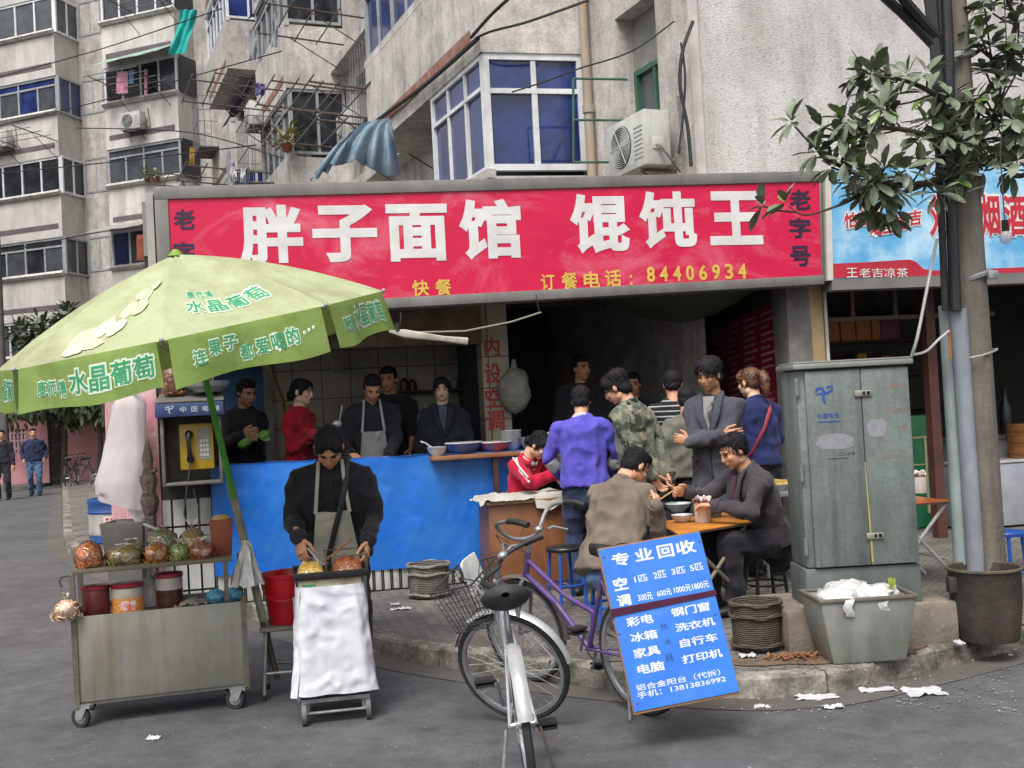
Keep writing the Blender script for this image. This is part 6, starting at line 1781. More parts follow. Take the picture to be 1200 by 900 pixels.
for k, (px, w_, h_, col_) in enumerate(((474, .05, .14, '5a2a2a'), (484, .045, .12, '4a2a2c'), (520, .04, .1, 'a8a8a4'), (533, .035, .13, '8d8d88'))):
    s = fp(px, 455, 2.15)[0]; c = F(s, 2.17, z0+.007)
    m = MB(); m.lathe([(0, 0), (w_, 0), (w_, h_*.7), (w_*.5, h_*.85), (w_*.5, h_), (0, h_)], c, 16)
    tag(m.build('condiment_jar', M('jar_col_%d' % k, col_, rough=.3)), ['brown jar leftmost on the kitchen wall shelf', 'shorter dark jar second on the kitchen wall shelf', 'pale jar third on the kitchen wall shelf', 'slim pale bottle at the right of the kitchen wall shelf'][k], 'jar')
mb = sh(); s0, z0 = fp(395, 428, KB-.02); mb.b2((s0-.06, KB-.05, z0-.07), (s0+.06, KB-.002, z0+.07)); tag(mb.build('switch_box', M('box_beige', 'a9a597', '98947f', rough=.5, sc=6), bevel=.006), 'small beige switch box on the kitchen wall tiles', 'switch box')
mb = sh(); s0, z0 = fp(316, 440, 2.0); mb.tube([(s0, 2.1, 2.2), (s0+.03, 2.05, z0), (s0+.12, 2.05, z0-.25), (s0+.14, 2.05, z0-.5), (s0+.14, 2.05, z0-.6)], .018, n=8); tag(mb.build('gas_hose', M('hose_ochre', '8a7442', '77643a', rough=.6)), 'ochre gas hose looping down the kitchen wall', 'hose')
mb = MB(); c = at(395, 497, 9.65); mb.ball(c, (.045, .045, .035), 14); mb.tube([c+V((.02, 0, .02)), c+V((.05, .02, .16))], .006, n=6); tag(mb.build('ladle', galv), 'round steel ladle raised by the aproned cook', 'ladle')
# ---- wooden desk with a white cloth
dL, dR = fp(570, 590, -.75), fp(668, 590, -.75)
dz = at(600, 588, 8.75).z
dsk = thing('wooden_desk', 'brown veneer cash desk standing before the blue counter', 'desk', F(dL[0], -.75, .12), mw=FM)
vene = M('veneer', '8d5d3c', '7b4e31', rough=.45, sc=2.5, dirt='5c3822', damt=.6, dsc=(14, 14, 1))
d1 = fp(597, 590, -.75)[0]
mb = sh(); mb.b2((dL[0]+.02, -.73, .122), (dR[0]+.08, -.715, dz-.03)); mb.b2((dL[0]+.02, -.714, .122), (dL[0]+.04, -.3, dz-.03)); mb.b2((dR[0]+.06, -.714, .122), (dR[0]+.08, -.3, dz-.03)); mb.build('body', vene, dsk, bevel=.003)
mb = sh(); mb.b2((dL[0], -.76, dz-.029), (dR[0]+.1, -.28, dz)); mb.build('desktop', M('desk_edge', 'a98a63', '98794f', rough=.45, sc=4), dsk, bevel=.004)
mb = sh()
def dc(u, v):
    s = dL[0]-.06+(dR[0]+.05-dL[0])*u
    d = -.79+.45*v
    z = dz+.03+.025*noise.noise(V((u*6, v*4, 3)))+.012*abs(noise.noise(V((u*17, v*9, 4))))
    if v < .12: z -= (.12-v)*(.35 if u < .62 else 1.25)*(.7+.5*noise.noise(V((u*7, 0, 8))))
    if u < .06: z -= .03
    return (s, d, z)
mb.grid(dc, 50, 20); tag(mb.build('white_cloth', cloth('dish_cloth', 'b9b5ac', 'a9a59c'), smooth=80), 'crumpled off white cloth spread over the wooden desk', 'cloth')
# ============================================================ RIGHT HAND CORNER
# ---- concrete plinth and telecom cabinet
plc = M('plinth_concrete', '857c70', '736a5f', rough=.95, sc=4, bump=.6, bsc=40, dirt='4a4036', damt=.8, dsc=(4, 4, 3))
q0, q1 = gnd(925, 766, .12), gnd(1126, 752, .12)
pxd = (q1-q0); PL = pxd.length; pxd.normalize(); pyd = V((-pxd.y, pxd.x, 0))
PM = frame(q0+pxd*0, pxd, pyd, UP)
mb = MB(PM); mb.b2((0, 0, -.02), (PL, .62, .235)); tag(mb.build('plinth', plc, bevel=.02), 'low worn concrete plinth under the grey green cabinet', 'plinth')
PZ = .12+.235
Yc = 6.42
cL, cR = at(937, 690, Yc), at(1077, 684, Yc)
cz1 = at(1000, 421, Yc).z
cbx = thing('telecom_cabinet', 'tall weathered grey green telecom cabinet on a concrete plinth', 'cabinet', V((cL.x+.045, Yc, PZ)))
KW = (cR.x-cL.x)-.02; KH = cz1-PZ
KM = WM[cbx] @ Matrix.Rotation(R(1), 4, 'Z')
cabm = M('cabinet_green', '717a76', '656d69', rough=.6, sc=2.2, dirt='484d4a', damt=.85, dsc=(5, 5, 1.2), bump=.15, bsc=30)
zb_ = KH*.16
streaks(cabm, '414644', .55, (9, 9, .6)); grain(cabm, 40, .85, 1, 9)
mb = MB(KM); mb.b2((.0, .012, .0), (KW, .36, zb_-.006)); mb.build('base', M('cabinet_base', '656c68', '59605c', rough=.6, sc=3, dirt='3d423d', damt=.8, dsc=(5, 5, 2)), cbx, bevel=.01)
mb = MB(KM); mb.b2((.008, .016, zb_-.004), (KW-.008, .35, KH-.045)); mb.build('body', cabm, cbx, bevel=.02)
mb = MB(KM); mb.b2((.055, -.008, zb_+.004), (KW*.56, .017, KH-.06)); mb.build('door', cabm, cbx, bevel=.004)
mb = MB(KM); mb.b2((KW*.56+.005, -.008, zb_+.004), (KW-.012, .017, KH-.06)); mb.build('door', cabm, cbx, bevel=.004)
mb = MB(KM); mb.b2((-.015, -.03, KH-.044), (KW+.015, .375, KH-.012)); mb.b2((-.005, -.02, KH-.0125), (KW+.005, .365, KH)); mb.build('lid', M('lid_grey', '898d87', '7a7e78', rough=.6, sc=4, dirt='55584f', damt=.6), cbx, bevel=.008)
for hx, hz in ((.5, KH*.86), (.53, KH*.28)):
    mb = MB(KM); mb.b2((KW*hx, -.022, hz-.018), (KW*hx+.1, -.0085, hz+.018)); hd_ = mb.build('handle', M('lock_steel', 'a19d92', '8b877d', rough=.4, metal=.4, sc=12), cbx, bevel=.004)
    mb = MB(KM); mb.b2((KW*hx+.045, -.0245, hz-.01), (KW*hx+.06, -.0225, hz+.01)); mb.b2((KW*hx+.07, -.0245, hz-.01), (KW*hx+.088, -.0225, hz+.01)); mb.build('lock_slot', blackm, hd_, smooth=0)
mb = MB(KM)
for z in (.25, .55, .9): mb.tube([(.008, .002, KH*z-.05), (.008, .002, KH*z+.05)], .012, n=8)
mb.build('hinges', cabm, cbx)
mb = MB(KM); swoosh(mb, (KW*.24, -.0095, KH*.86), (1, 0, 0), (0, 0, 1), .1)
for i, ch in enumerate('中国电信'): write_rect(mb, ch, (KW*.17+.033*i, -.0095, KH*.765), (1, 0, 0), (0, 0, 1), .028, .03, .02)
mb.b2((KW*.17, -.01, KH*.75), (KW*.17+.13, -.0085, KH*.755)); mb.build('blue_emblem', M('emblem_blue', '2b4a93', '35548f', rough=.5, sc=20), cbx, smooth=0)
mb = MB(KM)
def blotch(mb, x, z, rx, rz, sd):
    n_ = 22; pts = []
    for j in range(n_):
        a = 2*math.pi*j/n_; q = 1+.22*noise.noise(V((math.cos(a)*2+sd, math.sin(a)*2, sd)))
        ca, sa = math.cos(a), math.sin(a)
        k_ = (abs(ca)**4+abs(sa)**4)**-.25
        pts.append((x+rx*q*ca*k_, -.0092, z+rz*q*sa*k_))
    mb.add(pts, [tuple(range(n_))])
blotch(mb, KW*.31, KH*.67, .11, .045, 2); blotch(mb, KW*.68, KH*.715, .055, .05, 5)
mb.build('paint_patch', M('patch_lilac', '8b8a90', '7b7d80', rough=.7, sc=20), cbx, smooth=0)
mb = MB(KM)
fad = M('stencil_brown', '8d6f5c', '7a6455', rough=.7, sc=14)
for tx, x, z, w, h in (('1601', .8, .875, .085, .022), ('1500', .78, .775, .11, .024), ('73', .86, .7, .045, .022), ('6', .7, .665, .02, .02), ('6200', .73, .59, .08, .022)):
    write_rect(mb, tx, (KW*x, -.0095, KH*z), (1, 0, 0), (0, 0, 1), w, h, .005)
mb.build('stencil_numbers', fad, cbx, smooth=0)
mb = MB(KM); mb.add([(KW*.555, -.0098, KH*.58), (KW*.562, -.0098, KH*.58), (KW*.585, -.0098, KH*.175), (KW*.565, -.0098, KH*.175)], [(3, 2, 1, 0)]); mb.build('yellow_streak', M('streak_yellow', 'a59a5c', '93894f', rough=.6, sc=9), cbx, smooth=0)
mb = MB(KM); write_rect(mb, '二一0号', (KW*.33, -.0098, KH*.61), (1, 0, 0), (0, 0, 1), .1, .02, .004); mb.b2((KW*.24, -.0099, KH*.6), (KW*.42, -.0085, KH*.602)); mb.build('black_stencil', M('stencil_black', '2d302d', rough=.7), cbx, smooth=0)
# ---- grey waste bin with plastic bags
gb = gnd(1020, 778, .12)
gbin = thing('waste_bin', 'dented grey square waste bin full of white plastic bags at the kerb', 'bin', V((gb.x, gb.y+.17, .12)), R(3))
GM = WM[gbin]
bz = at(1020, 699, gb.y).z-.12
def taper_box(mb, w0, d0, w1, d1, z0, z1, th=.012):
    a = [(-w0/2, -d0/2, z0), (w0/2, -d0/2, z0), (w0/2, d0/2, z0), (-w0/2, d0/2, z0), (-w1/2, -d1/2, z1), (w1/2, -d1/2, z1), (w1/2, d1/2, z1), (-w1/2, d1/2, z1)]
    b = [(-w1/2+th, -d1/2+th, z1), (w1/2-th, -d1/2+th, z1), (w1/2-th, d1/2-th, z1), (-w1/2+th, d1/2-th, z1), (-w0/2+th, -d0/2+th, z0+th), (w0/2-th, -d0/2+th, z0+th), (w0/2-th, d0/2-th, z0+th), (-w0/2+th, d0/2-th, z0+th)]
    mb.add(a+b, [(3, 2, 1, 0), (0, 1, 5, 4), (1, 2, 6, 5), (2, 3, 7, 6), (3, 0, 4, 7), (4, 5, 9, 8), (5, 6, 10, 9), (6, 7, 11, 10), (7, 4, 8, 11), (8, 9, 13, 12), (9, 10, 14, 13), (10, 11, 15, 14), (11, 8, 12, 15), (12, 13, 14, 15)])
w1 = (at(1080, 699, gb.y)-at(961, 699, gb.y)).x; w0 = (at(1069, 776, gb.y)-at(981, 776, gb.y)).x
mb = MB(GM); taper_box(mb, w0, .3, w1*.985, .36, 0, bz-.012); mb.build('bin_body', M('bin_grey', '83857f', '747670', rough=.55, sc=3, dirt='514f49', damt=.7, dsc=(5, 5, 1.5), bump=.15, bsc=18), gbin, bevel=.015)
mb = MB(GM)
for lo, hi in (((-w1/2, -.19, bz-.02), (w1/2, -.172, bz)), ((-w1/2, .172, bz-.02), (w1/2, .19, bz)), ((-w1/2, -.172, bz-.02), (-w1/2+.018, .172, bz)), ((w1/2-.018, -.172, bz-.02), (w1/2, .172, bz))): mb.b2(lo, hi)
mb.build('rim', M('bin_rim', '70665b', '5f564c', rough=.6, sc=8), gbin, bevel=.004)
for k, (x, y, r, s_) in enumerate(((-.13, -.06, .1, 1), (.07, -.04, .1, 2), (-.03, .08, .11, 3), (.17, .05, .07, 4))):
    c = GM @ V((x, y, bz-.02))
    m = MB(); m.ball(c, (r*1.1, r, r*.6), 20)
    for j in range(len(m.v)):
        p = m.v[j]-c; m.v[j] = c+p*(1+.35*noise.noise(p*26+V((s_, 0, 0)))+.3*abs(noise.noise(p*60)))
    if k < 2: m.grid(lambda u, v: c+V(((u-.5)*.05+.01*math.sin(v*9)+.02, -r-.02-.02*math.sin(v*3), .03-.11*v)), 4, 6)
    tag(m.build('plastic_bag', plasw, smooth=70), ['crumpled white plastic bag at the left of the grey bin', 'crumpled white plastic bag hanging over the front of the grey bin', 'crumpled white plastic bag at the back of the grey bin', 'small white plastic bag at the right of the grey bin'][k], 'bag')
m = MB()
for k in range(5): leaf(m, GM @ V((.19, -.02, bz)), (rnd.uniform(-.3, .5), -.2, 1), (0, -1, .2), .07, .022)
tag(m.build('vegetable_leaves', M('yellow_green_leaf', '9aa03c', '7f8c34', rough=.5, sc=20)), 'yellow green vegetable leaves sticking out of the grey bin', 'leaves')
# ---- woven baskets used as litter bins
def basket_mat(name, c1, c2, sc):
    m = M(name, c1, c2, rough=.9, sc=7, dirt='2e2823', damt=.7, dsc=(5, 5, 5))
    N, L, b = nodes(m)
    tc = N.new('ShaderNodeTexCoord'); br = N.new('ShaderNodeTexChecker')
    w1_ = N.new('ShaderNodeTexWave'); w1_.bands_direction = 'Z'; w1_.inputs['Scale'].default_value = sc; w1_.inputs['Distortion'].default_value = 1.5; w1_.inputs['Detail Scale'].default_value = 3
    L.new(tc.outputs['Object'], w1_.inputs['Vector'])
    w2_ = N.new('ShaderNodeTexNoise'); w2_.inputs['Scale'].default_value = 45; L.new(tc.outputs['Object'], w2_.inputs['Vector'])
    ad = N.new('ShaderNodeMath'); ad.operation = 'MULTIPLY_ADD'; L.new(w2_.outputs['Fac'], ad.inputs[0]); ad.inputs[1].default_value = .7; L.new(w1_.outputs['Fac'], ad.inputs[2])
    bp = N.new('ShaderNodeBump'); bp.inputs['Strength'].default_value = 1; bp.inputs['Distance'].default_value = .012; L.new(ad.outputs[0], bp.inputs['Height']); L.new(bp.outputs[0], b.inputs['Normal'])
    return m
def basket(label, px, py, r, top_py, mat, light=None):
    c = gnd(px, py, .12); c = V((c.x, c.y+r*.9, .125))
    h = at(px, top_py, c.y).z-.125
    t = thing('litter_basket', label, 'basket', c)
    m = MB(); m.lathe([(0, 0), (r*.9, 0), (r*.94, h*.1), (r*.97, h*.5), (r, h*.9), (r*1.0, h), (r*.92, h), (r*.9, h*.6), (r*.86, .02), (0, .02)], c, 36, wob=.04); m.build('basket_body', mat, t)
    for z in (.12, .72, .97):
        m = MB(); m.tube([c+V((math.cos(a)*r*1.03, math.sin(a)*r*1.03, h*z+.006*math.sin(a*5))) for a in [2*math.pi*k/28 for k in range(28)]], .011, n=6, closed=True); m.build('hoop', light or mat, t)
    m = MB(); m.lathe([(r*.88, h*.72), (r*.5, h*.8), (0, h*.76)], c, 18); m.build('litter', M('dark_litter', '57504a', '77706a', rough=.9, sc=30), t)
basket('woven litter basket with pale plaited bands against the white ribbed tiles', 502, 703, .165, 660, basket_mat('weave_pale', '6a655d', '8a857c', 22), M('band_pale', '8d8981', '6b665e', rough=.8, sc=30))
basket('dark mud stained woven litter basket beside the concrete plinth', 894, 766, .145, 703, basket_mat('weave_dark', '51473d', '665a4e', 26))
# ---- black drum
dcn = gnd(1172, 756, .12); DR = 40*6.35/FPX
dcn = V((dcn.x+.01, dcn.y+DR*.92, .12))
dh = at(1172, 664, dcn.y).z-.12
dr = thing('slop_drum', 'soot blackened open metal drum at the foot of the utility pole', 'drum', dcn)
sootm = M('sooty_iron', '2d2925', '3d3731', rough=.7, sc=6, dirt='5a4a38', damt=.5, dsc=(4, 4, 2), bump=.4, bsc=25)
m = MB(); m.lathe([(0, 0), (DR*.86, 0), (DR*.9, .02), (DR*1.0, dh*.5), (DR*1.02, dh*.97), (DR*1.06, dh), (DR*1.0, dh+.004), (DR*.96, dh*.9), (DR*.9, dh*.55), (0, dh*.55)], dcn, 36); m.build('drum_body', sootm, dr)
m = MB(); m.tube([dcn+V((math.cos(a)*DR*1.04, math.sin(a)*DR*1.04, dh)) for a in [2*math.pi*k/30 for k in range(30)]], .01, n=6, closed=True); m.build('rim', M('drum_rim', '5c5145', '463d34', rough=.6, sc=12), dr)
m = MB(); m.lathe([(DR*.93, dh*.75), (DR*.5, dh*.78), (0, dh*.77)], dcn, 20); m.build('slops', M('slops', '4a3d2c', '5c4e3a', rough=.3, sc=9), dr)
m = MB(); m.box(dcn+V((-DR*1.06, -.04, dh*.8)), (.05, .06, .09)); m.build('lug', sootm, dr, bevel=.008)
# ---- utility pole with conduits and cables
pbse = at(1163, 752, 6.72); pbse.z = .1
ptop = at(1098, -230, 6.72)
pdir = (ptop-pbse).normalized()
pole = thing('utility_pole', 'concrete utility pole with grey conduits and thick black cables', 'pole', pbse)
polem = M('pole_concrete', '726c63', '625d55', rough=.9, sc=3, bump=.5, bsc=30, dirt='38342f', damt=.85, dsc=(7, 7, .8))
m = MB(); m.tube([pbse, pbse+pdir*1.6, ptop], [.108, .106, .088], n=28); m.build('shaft', polem, pole)
def pp(px, py, dy=0): return at(px, py, 6.72+dy)
cond = M('conduit_grey', '8c9299', '7b8188', rough=.45, sc=3, dirt='55585c', damt=.6, dsc=(5, 5, .8))
m = MB(); m.tube([pp(1123, 362, -.1), pp(1143, 655, -.1), pp(1147, 742, -.1)], [.05, .05, .05], n=18); m.build('conduit', cond, pole)
m = MB(); m.tube([pp(1108, 358, -.03), pp(1126, 655, -.03), pp(1130, 742, -.03)], [.042, .042, .042], n=16); m.build('conduit', M('conduit_green_grey', '93a09e', '84918f', rough=.45, sc=3, dirt='565a58', damt=.6, dsc=(5, 5, .8)), pole)
for k, (pts, r) in enumerate(((((1108, 364), (1101, 200), (1094, 60), (1080, -60)), .022), (((1121, 364), (1114, 200), (1112, 60), (1106, -80)), .03), (((1116, 364), (1109, 200), (1104, 100), (1098, -80)), .016), (((1104, 120), (1096, 40), (1088, -60)), .03))):
    m = MB(); m.tube([pp(x, y, -.13 if k != 1 else -.16) for x, y in pts], r, n=10); m.build('cable', cable_m, pole)
for py, w_, st in ((112, .006, 1), (195, .006, 1), (226, .006, 0), (325, .017, 0), (416, .006, 1), (70, .02, 1)):
    cxp = 1138+(py-300)*.075
    o_ = at(cxp, py, 6.72); rr = .118-.0035*(700-py)/100*1.2
    m = MB()
    m.tube([o_+V((math.cos(a)*rr*(1 if math.cos(a) > 0 or not st else 1.75), math.sin(a)*rr*1.02-(.05 if math.cos(a) < -.2 and math.sin(a) < 0 and st else 0), .03*math.cos(a))) for a in [2*math.pi*k/24 for k in range(24)]], w_, n=6, closed=True)
    m.build('strap', galv if w_ > .01 and py > 100 else M('wire_grey', 'a9a9a6', '8b8b88', rough=.4, sc=9), pole)
m = MB(); m.box(at(1163, 322, 6.6), (.06, .04, .05)); m.build('clamp', galv, pole, bevel=.005)
m = MB(); m.tube([at(1112, 386, 6.56), at(1114, 420, 6.56)], .008, n=6); m.build('rust_mark', M('rust_orange', 'a5622c', rough=.8), pole)
# dark broken render patches near the foot
# ---- cables of the place
def cab(pts, r, label, name='overhead_cable', mat=None):
    P = [V(p) for p in pts]
    c = catmull(P, 8)
    m = MB(); m.tube(c, r, n=6)
    return tag(m.build(name, mat or cable_m), label, 'cable')
wirew = M('wire_white', 'b9bab8', 'a5a6a4', rough=.5)
cab([at(1098, 280, 6.6), at(1086, 340, 6.5), at(1075, 395, 6.45), at(1068, 418, 6.5)], .009, 'white cable dropping from the utility pole to the cabinet lid', mat=wirew)
cab([at(1068, 416, 6.55), at(1085, 412, 6.5), at(1100, 398, 6.5), at(1112, 388, 6.55)], .008, 'short white cable curving from cabinet lid to conduit', mat=wirew)
cab([at(930, -110, 6.2), at(1030, -10, 6.5), at(1060, 18, 6.56), at(1097, 56, 6.6)], .03, 'thick black cable slanting down to the pole top, left one')
cab([at(960, -130, 6.1), at(1052, -10, 6.45), at(1072, 14, 6.53), at(1100, 46, 6.59)], .03, 'thick black cable slanting down to the pole top, right one')
o1 = SN*(BO+.06)
def fac(px, py, o=BO+.06): return hit(px, py, CC+SN*o, SN)
cab([fac(560, 45), fac(500, 98), fac(440, 143), fac(400, 178), fac(370, 203)], .03, 'bundle of black cables along the concrete ledge of the balconies')
cab([at(690, 0, 12), at(620, 25, 12.2), at(575, 37, 12.5), fac(556, 46)], .016, 'thin black cable rising from the balcony corner to the upper right')
cab([at(600, -5, 11.5), at(575, 18, 12), fac(552, 44)], .02, 'black cable rising steeply from the balcony corner')
cab([at(790, 25, 10.9), at(740, 60, 10.8), at(680, 80, 11), at(640, 95, 11.2), at(600, 108, 11.4)], .008, 'thin wire sagging across the blue glazed balcony')
cab([at(812, 25, 10.85), at(800, 60, 10.8), at(797, 100, 10.8), at(806, 150, 10.8), at(810, 195, 10.8)], .018, 'black cable hanging down the corner beside the air conditioner')
cab([at(798, 50, 10.85), at(803, 90, 10.8), at(800, 140, 10.8), at(795, 180, 10.8)], .012, 'second cable loop hanging beside the air conditioner')
for k, (a, b, c_) in enumerate((((0, 95), (110, 60), (260, 10)), ((0, 152), (150, 110), (330, 60)), ((0, 205), (130, 190), (300, 170)), ((0, 300), (100, 275), (190, 262)), ((110, 150), (220, 155), (330, 185)))):
    cab([at(a[0]-20, a[1], 30), at(*b, 27), at(*c_, 22)], .014, 'thin street wire crossing in front of the far apartment block, number %s from the top' % ('one', 'two', 'three', 'four', 'five')[k] if False else ['highest thin wire crossing before the far apartment block', 'second thin wire below the top crossing before the far apartment block', 'middle thin wire crossing before the far apartment block', 'lowest thin wire crossing before the far apartment block', 'thin wire sloping down to the right before the far block'][k])
# ---- bulb hanging by the pole
m = MB(); c = at(1178, 268, 6.4)
bl_ = thing('light_bulb', 'bare light bulb hanging on a wire right of the pole', 'bulb', c)
m.ball(c+UP*-.05, (.035, .035, .042), 14); m.build('glass', M('bulb_glass', 'b9b4b8', rough=.1, alpha=.5), bl_)
m = MB(); m.tube([c+UP*-.02, c+UP*.05], .02, n=10); m.build('socket', blackm, bl_)
m = MB(); m.tube([c+UP*.05, at(1172, 180, 6.45), at(1180, 60, 6.5), at(1175, -40, 6.6)], .004, n=5); m.build('wire', cable_m, bl_)
# ---- tree with big leathery leaves
leafm = M('leaf_green', '4d5a42', '69765d', rough=.45, sc=5, dirt='9a9f90', damt=.7, dsc=(6, 6, 6), spec=.5)
leafy = M('leaf_fresh', '5f7a34', '6f8a42', rough=.4, sc=5)
barkm = M('tree_bark', '4a4038', '3a322c', rough=.9, sc=9, bump=.6, bsc=30)
tb = V((4.55, 7.0, .12))
tree = thing('tree', 'broad leaved evergreen tree reaching over the signs behind the pole', 'tree', tb)
m = MB(); m.tube([tb, tb+V((-.05, 0, 1.5)), tb+V((-.02, -.05, 2.8)), tb+V((.1, -.1, 4.2)), tb+V((.15, -.1, 6))], [.16, .13, .11, .09, .05], n=14); m.build('trunk', barkm, tree)
lm, bmk = MB(), MB()
def rosette(p, d, n_, L, fresh=.05):
    d = V(d).normalized()
    a = d.orthogonal().normalized(); b = d.cross(a)
    for k in range(n_):
        t = 2*math.pi*k/n_+rnd.random()*.8
        q = (a*math.cos(t)+b*math.sin(t))*(.75+.4*rnd.random())+d*rnd.uniform(.15, .7)+V((0, 0, -.25*rnd.random()))
        lm.cur = 1 if rnd.random() < fresh else 0
        l_ = L*rnd.uniform(.7, 1.15)
        leaf(lm, V(p)+q*.015, q, UP+d*.3+V((rnd.uniform(-.4, .4), rnd.uniform(-.4, .4), 0)), l_, l_*.42)
def branch(pts, r0, tips):
    P = catmull([V(p) for p in pts], 5)
    n_ = len(P)
    bmk.tube(P, [r0*(1-.75*i/(n_-1)) for i in range(n_)], n=7)
    for i in range(tips):
        t = rnd.uniform(.25, 1) if i else 1
        k = min(int(t*(n_-1)), n_-2)
        d = (P[k+1]-P[k]).normalized()
        e = P[k]+(d*.6+V((rnd.uniform(-.9, .9), rnd.uniform(-1, .6), rnd.uniform(-.5, .9))))*.17
        if i == 0: e = P[-1]+d*.03
        else: bmk.tube([P[k], P[k].lerp(e, .6)+V((0, 0, -.01)), e], .006, n=5)
        rosette(e, (e-P[k]).normalized()+d*.4, rnd.randint(7, 11), .135)
t1 = tb+V((-.02, -.05, 3.3)); t2 = tb+V((.08, -.1, 4.0)); t3 = tb+V((-.02, -.02, 2.2))
branch([t1, at(1190, 175, 6.9), at(1085, 215, 6.5), at(1010, 205, 6.3), at(962, 182, 6.2)], .034, 19)
branch([t1, at(1170, 190, 6.8), at(1090, 160, 6.4), at(1040, 150, 6.3), at(1005, 160, 6.2)], .03, 22)
branch([t1, at(1160, 150, 6.7), at(1095, 110, 6.4), at(1062, 95, 6.35), at(1045, 92, 6.3)], .026, 14)
branch([at(1085, 215, 6.5), at(1060, 225, 6.4), at(1020, 225, 6.3), at(985, 240, 6.2), at(945, 252, 6.1), at(925, 242, 6.1)], .014, 3)
branch([at(1085, 215, 6.5), at(1065, 215, 6.3), at(1050, 225, 6.2), at(1048, 240, 6.2)], .012, 5)
branch([at(1060, 190, 6.45), at(1040, 195, 6.3), at(1030, 205, 6.25), at(1028, 215, 6.2)], .012, 7)
branch([t2, at(1200, 120, 6.8), at(1170, 90, 6.7), at(1160, 60, 6.7)], .03, 14)
branch([t2, at(1210, 60, 6.9), at(1190, 20, 6.9), at(1175, -10, 6.9)], .03, 14)
branch([t1, at(1210, 160, 6.8), at(1180, 150, 6.7), at(1155, 130, 6.65)], .03, 14)
branch([t1, at(1215, 200, 6.7), at(1185, 195, 6.6), at(1155, 190, 6.6)], .022, 9)
branch([t2, at(1230, 20, 6.5), at(1220, -30, 6.3), at(1190, -60, 6.2)], .03, 6)
branch([t2, V((4.9, 6.6, 5.0)), V((5.2, 6.1, 5.6)), V((5.3, 5.9, 6.0))], .04, 12)
branch([t2, V((4.9, 7.4, 5.0)), V((5.1, 7.9, 5.6)), V((5.0, 8.2, 6.0))], .04, 12)
branch([tb+V((.15, -.1, 5.9)), V((4.6, 6.9, 6.5)), V((4.4, 6.8, 6.9))], .03, 12)
bmk.build('limbs', barkm, tree)
lm.build('crown', [leafm, leafy], tree, smooth=60)
# ============================================================ TABLES, STOOLS, DISHES
def folding_table(name, label, corners, zt, mat, legc, grp=None):
    """corners: four points (any height) in order; legs cross on two sides"""
    P = [V((p[0], p[1], zt)) for p in corners]
    c = sum(P, V())/4
    t = thing(name, label, 'table', V((c.x, c.y, .12)), 0, grp)
    m = MB(); m.add([p-UP*.022 for p in P]+P, [(3, 2, 1, 0), (4, 5, 6, 7), (0, 1, 5, 4), (1, 2, 6, 5), (2, 3, 7, 6), (3, 0, 4, 7)]); m.build('tabletop', mat, t, bevel=.006)
    m = MB(); Q = [c+(p-c)*1.004 for p in P]; m.add([p-UP*.019 for p in Q]+[p-UP*.006 for p in Q], [(0, 1, 5, 4), (1, 2, 6, 5), (2, 3, 7, 6), (3, 0, 4, 7)]); m.build('edge_band', M('table_edge', '55443a', rough=.6), t, smooth=0)
    for a, b in ((0, 1), (3, 2)):
        A, B = c+(P[a]-c)*.86, c+(P[b]-c)*.86
        for s_, e_ in ((A, B), (B, A)):
            m = MB()
            g = V((e_.x, e_.y, .125))+(e_-s_).normalized()*.06
            m.tube([s_-UP*.03, s_.lerp(g, .5), g+UP*.03, g+(e_-s_).normalized()*.03], .013, n=10); m.build('leg', legc, t)
    for k in (1, 2):
        m = MB(); A = c+(P[0]-c)*.5; 
    m = MB()
    for a, b in ((0, 3), (1, 2)):
        A, B = c+(P[a]-c)*.86, c+(P[b]-c)*.86
        m.tube([V((A.x, A.y, .3)), V((B.x, B.y, .3))], .009, n=8)
    m.build('crossbar', legc, t)
    return t
orange = M('table_orange', 'cf8634', 'c07a30', rough=.35, sc=3, dirt='8a5526', damt=.5, dsc=(6, 6, 6))
TZ = .745
f_ = gnd(795, 625, TZ); l_ = gnd(768, 612, TZ); r_ = gnd(881, 611, TZ); bk_ = l_+r_-f_
legm = M('bent_tube', '8e8672', '7c7462', rough=.5, metal=.2, sc=9)
folding_table('folding_table', 'small orange folding table with two diners behind the blue price board', [f_, r_, bk_, l_], TZ, orange, legm)
def on_table(px, py, z=TZ): 
    p = gnd(px, py, z); p.z = z+.002
    return p
def dish(label, c, r, h, mat, fill=None, cat='bowl', name='bowl', grp=None, rim=None):
    t = thing(name, label, cat, c, 0, grp)
    m = MB(); m.lathe([(0, 0), (r*.45, 0), (r*.5, .006), (r*.85, h*.55), (r, h), (r*1.02, h+.002), (r*.97, h-.001), (r*.8, h*.5), (r*.45, .012), (0, .01)], c, 28); m.build('bowl_body', mat, t)
    if rim: m = MB(); m.lathe([(r, h-.006), (r*1.04, h), (r*1.03, h+.005), (r*.985, h+.003)], c, 28); m.build('rim', rim, t)
    if fill: m = MB(); m.lathe([(r*.9, h*.78), (r*.5, h*.86), (0, h*.9)], c, 20); m.build('contents', fill, t)
    return t
soup = food('noodle_soup', 'b09a6a', 'c9b88a', '7d6c44', 30)
dish('large white bowl of noodles at the back of the orange table', on_table(795, 600), .095, .062, enam, soup, rim=enam)
dish('shallow white bowl in front of the large noodle bowl on the orange table', on_table(800, 612), .078, .05, enam, None)
dish('metal rimmed bowl before the brown coated diner', on_table(787, 597), .075, .045, galv, soup, rim=enam)
pinkp = M('tissue_pink', 'c9a9a0', 'd6c3bc', rough=.8, sc=60)
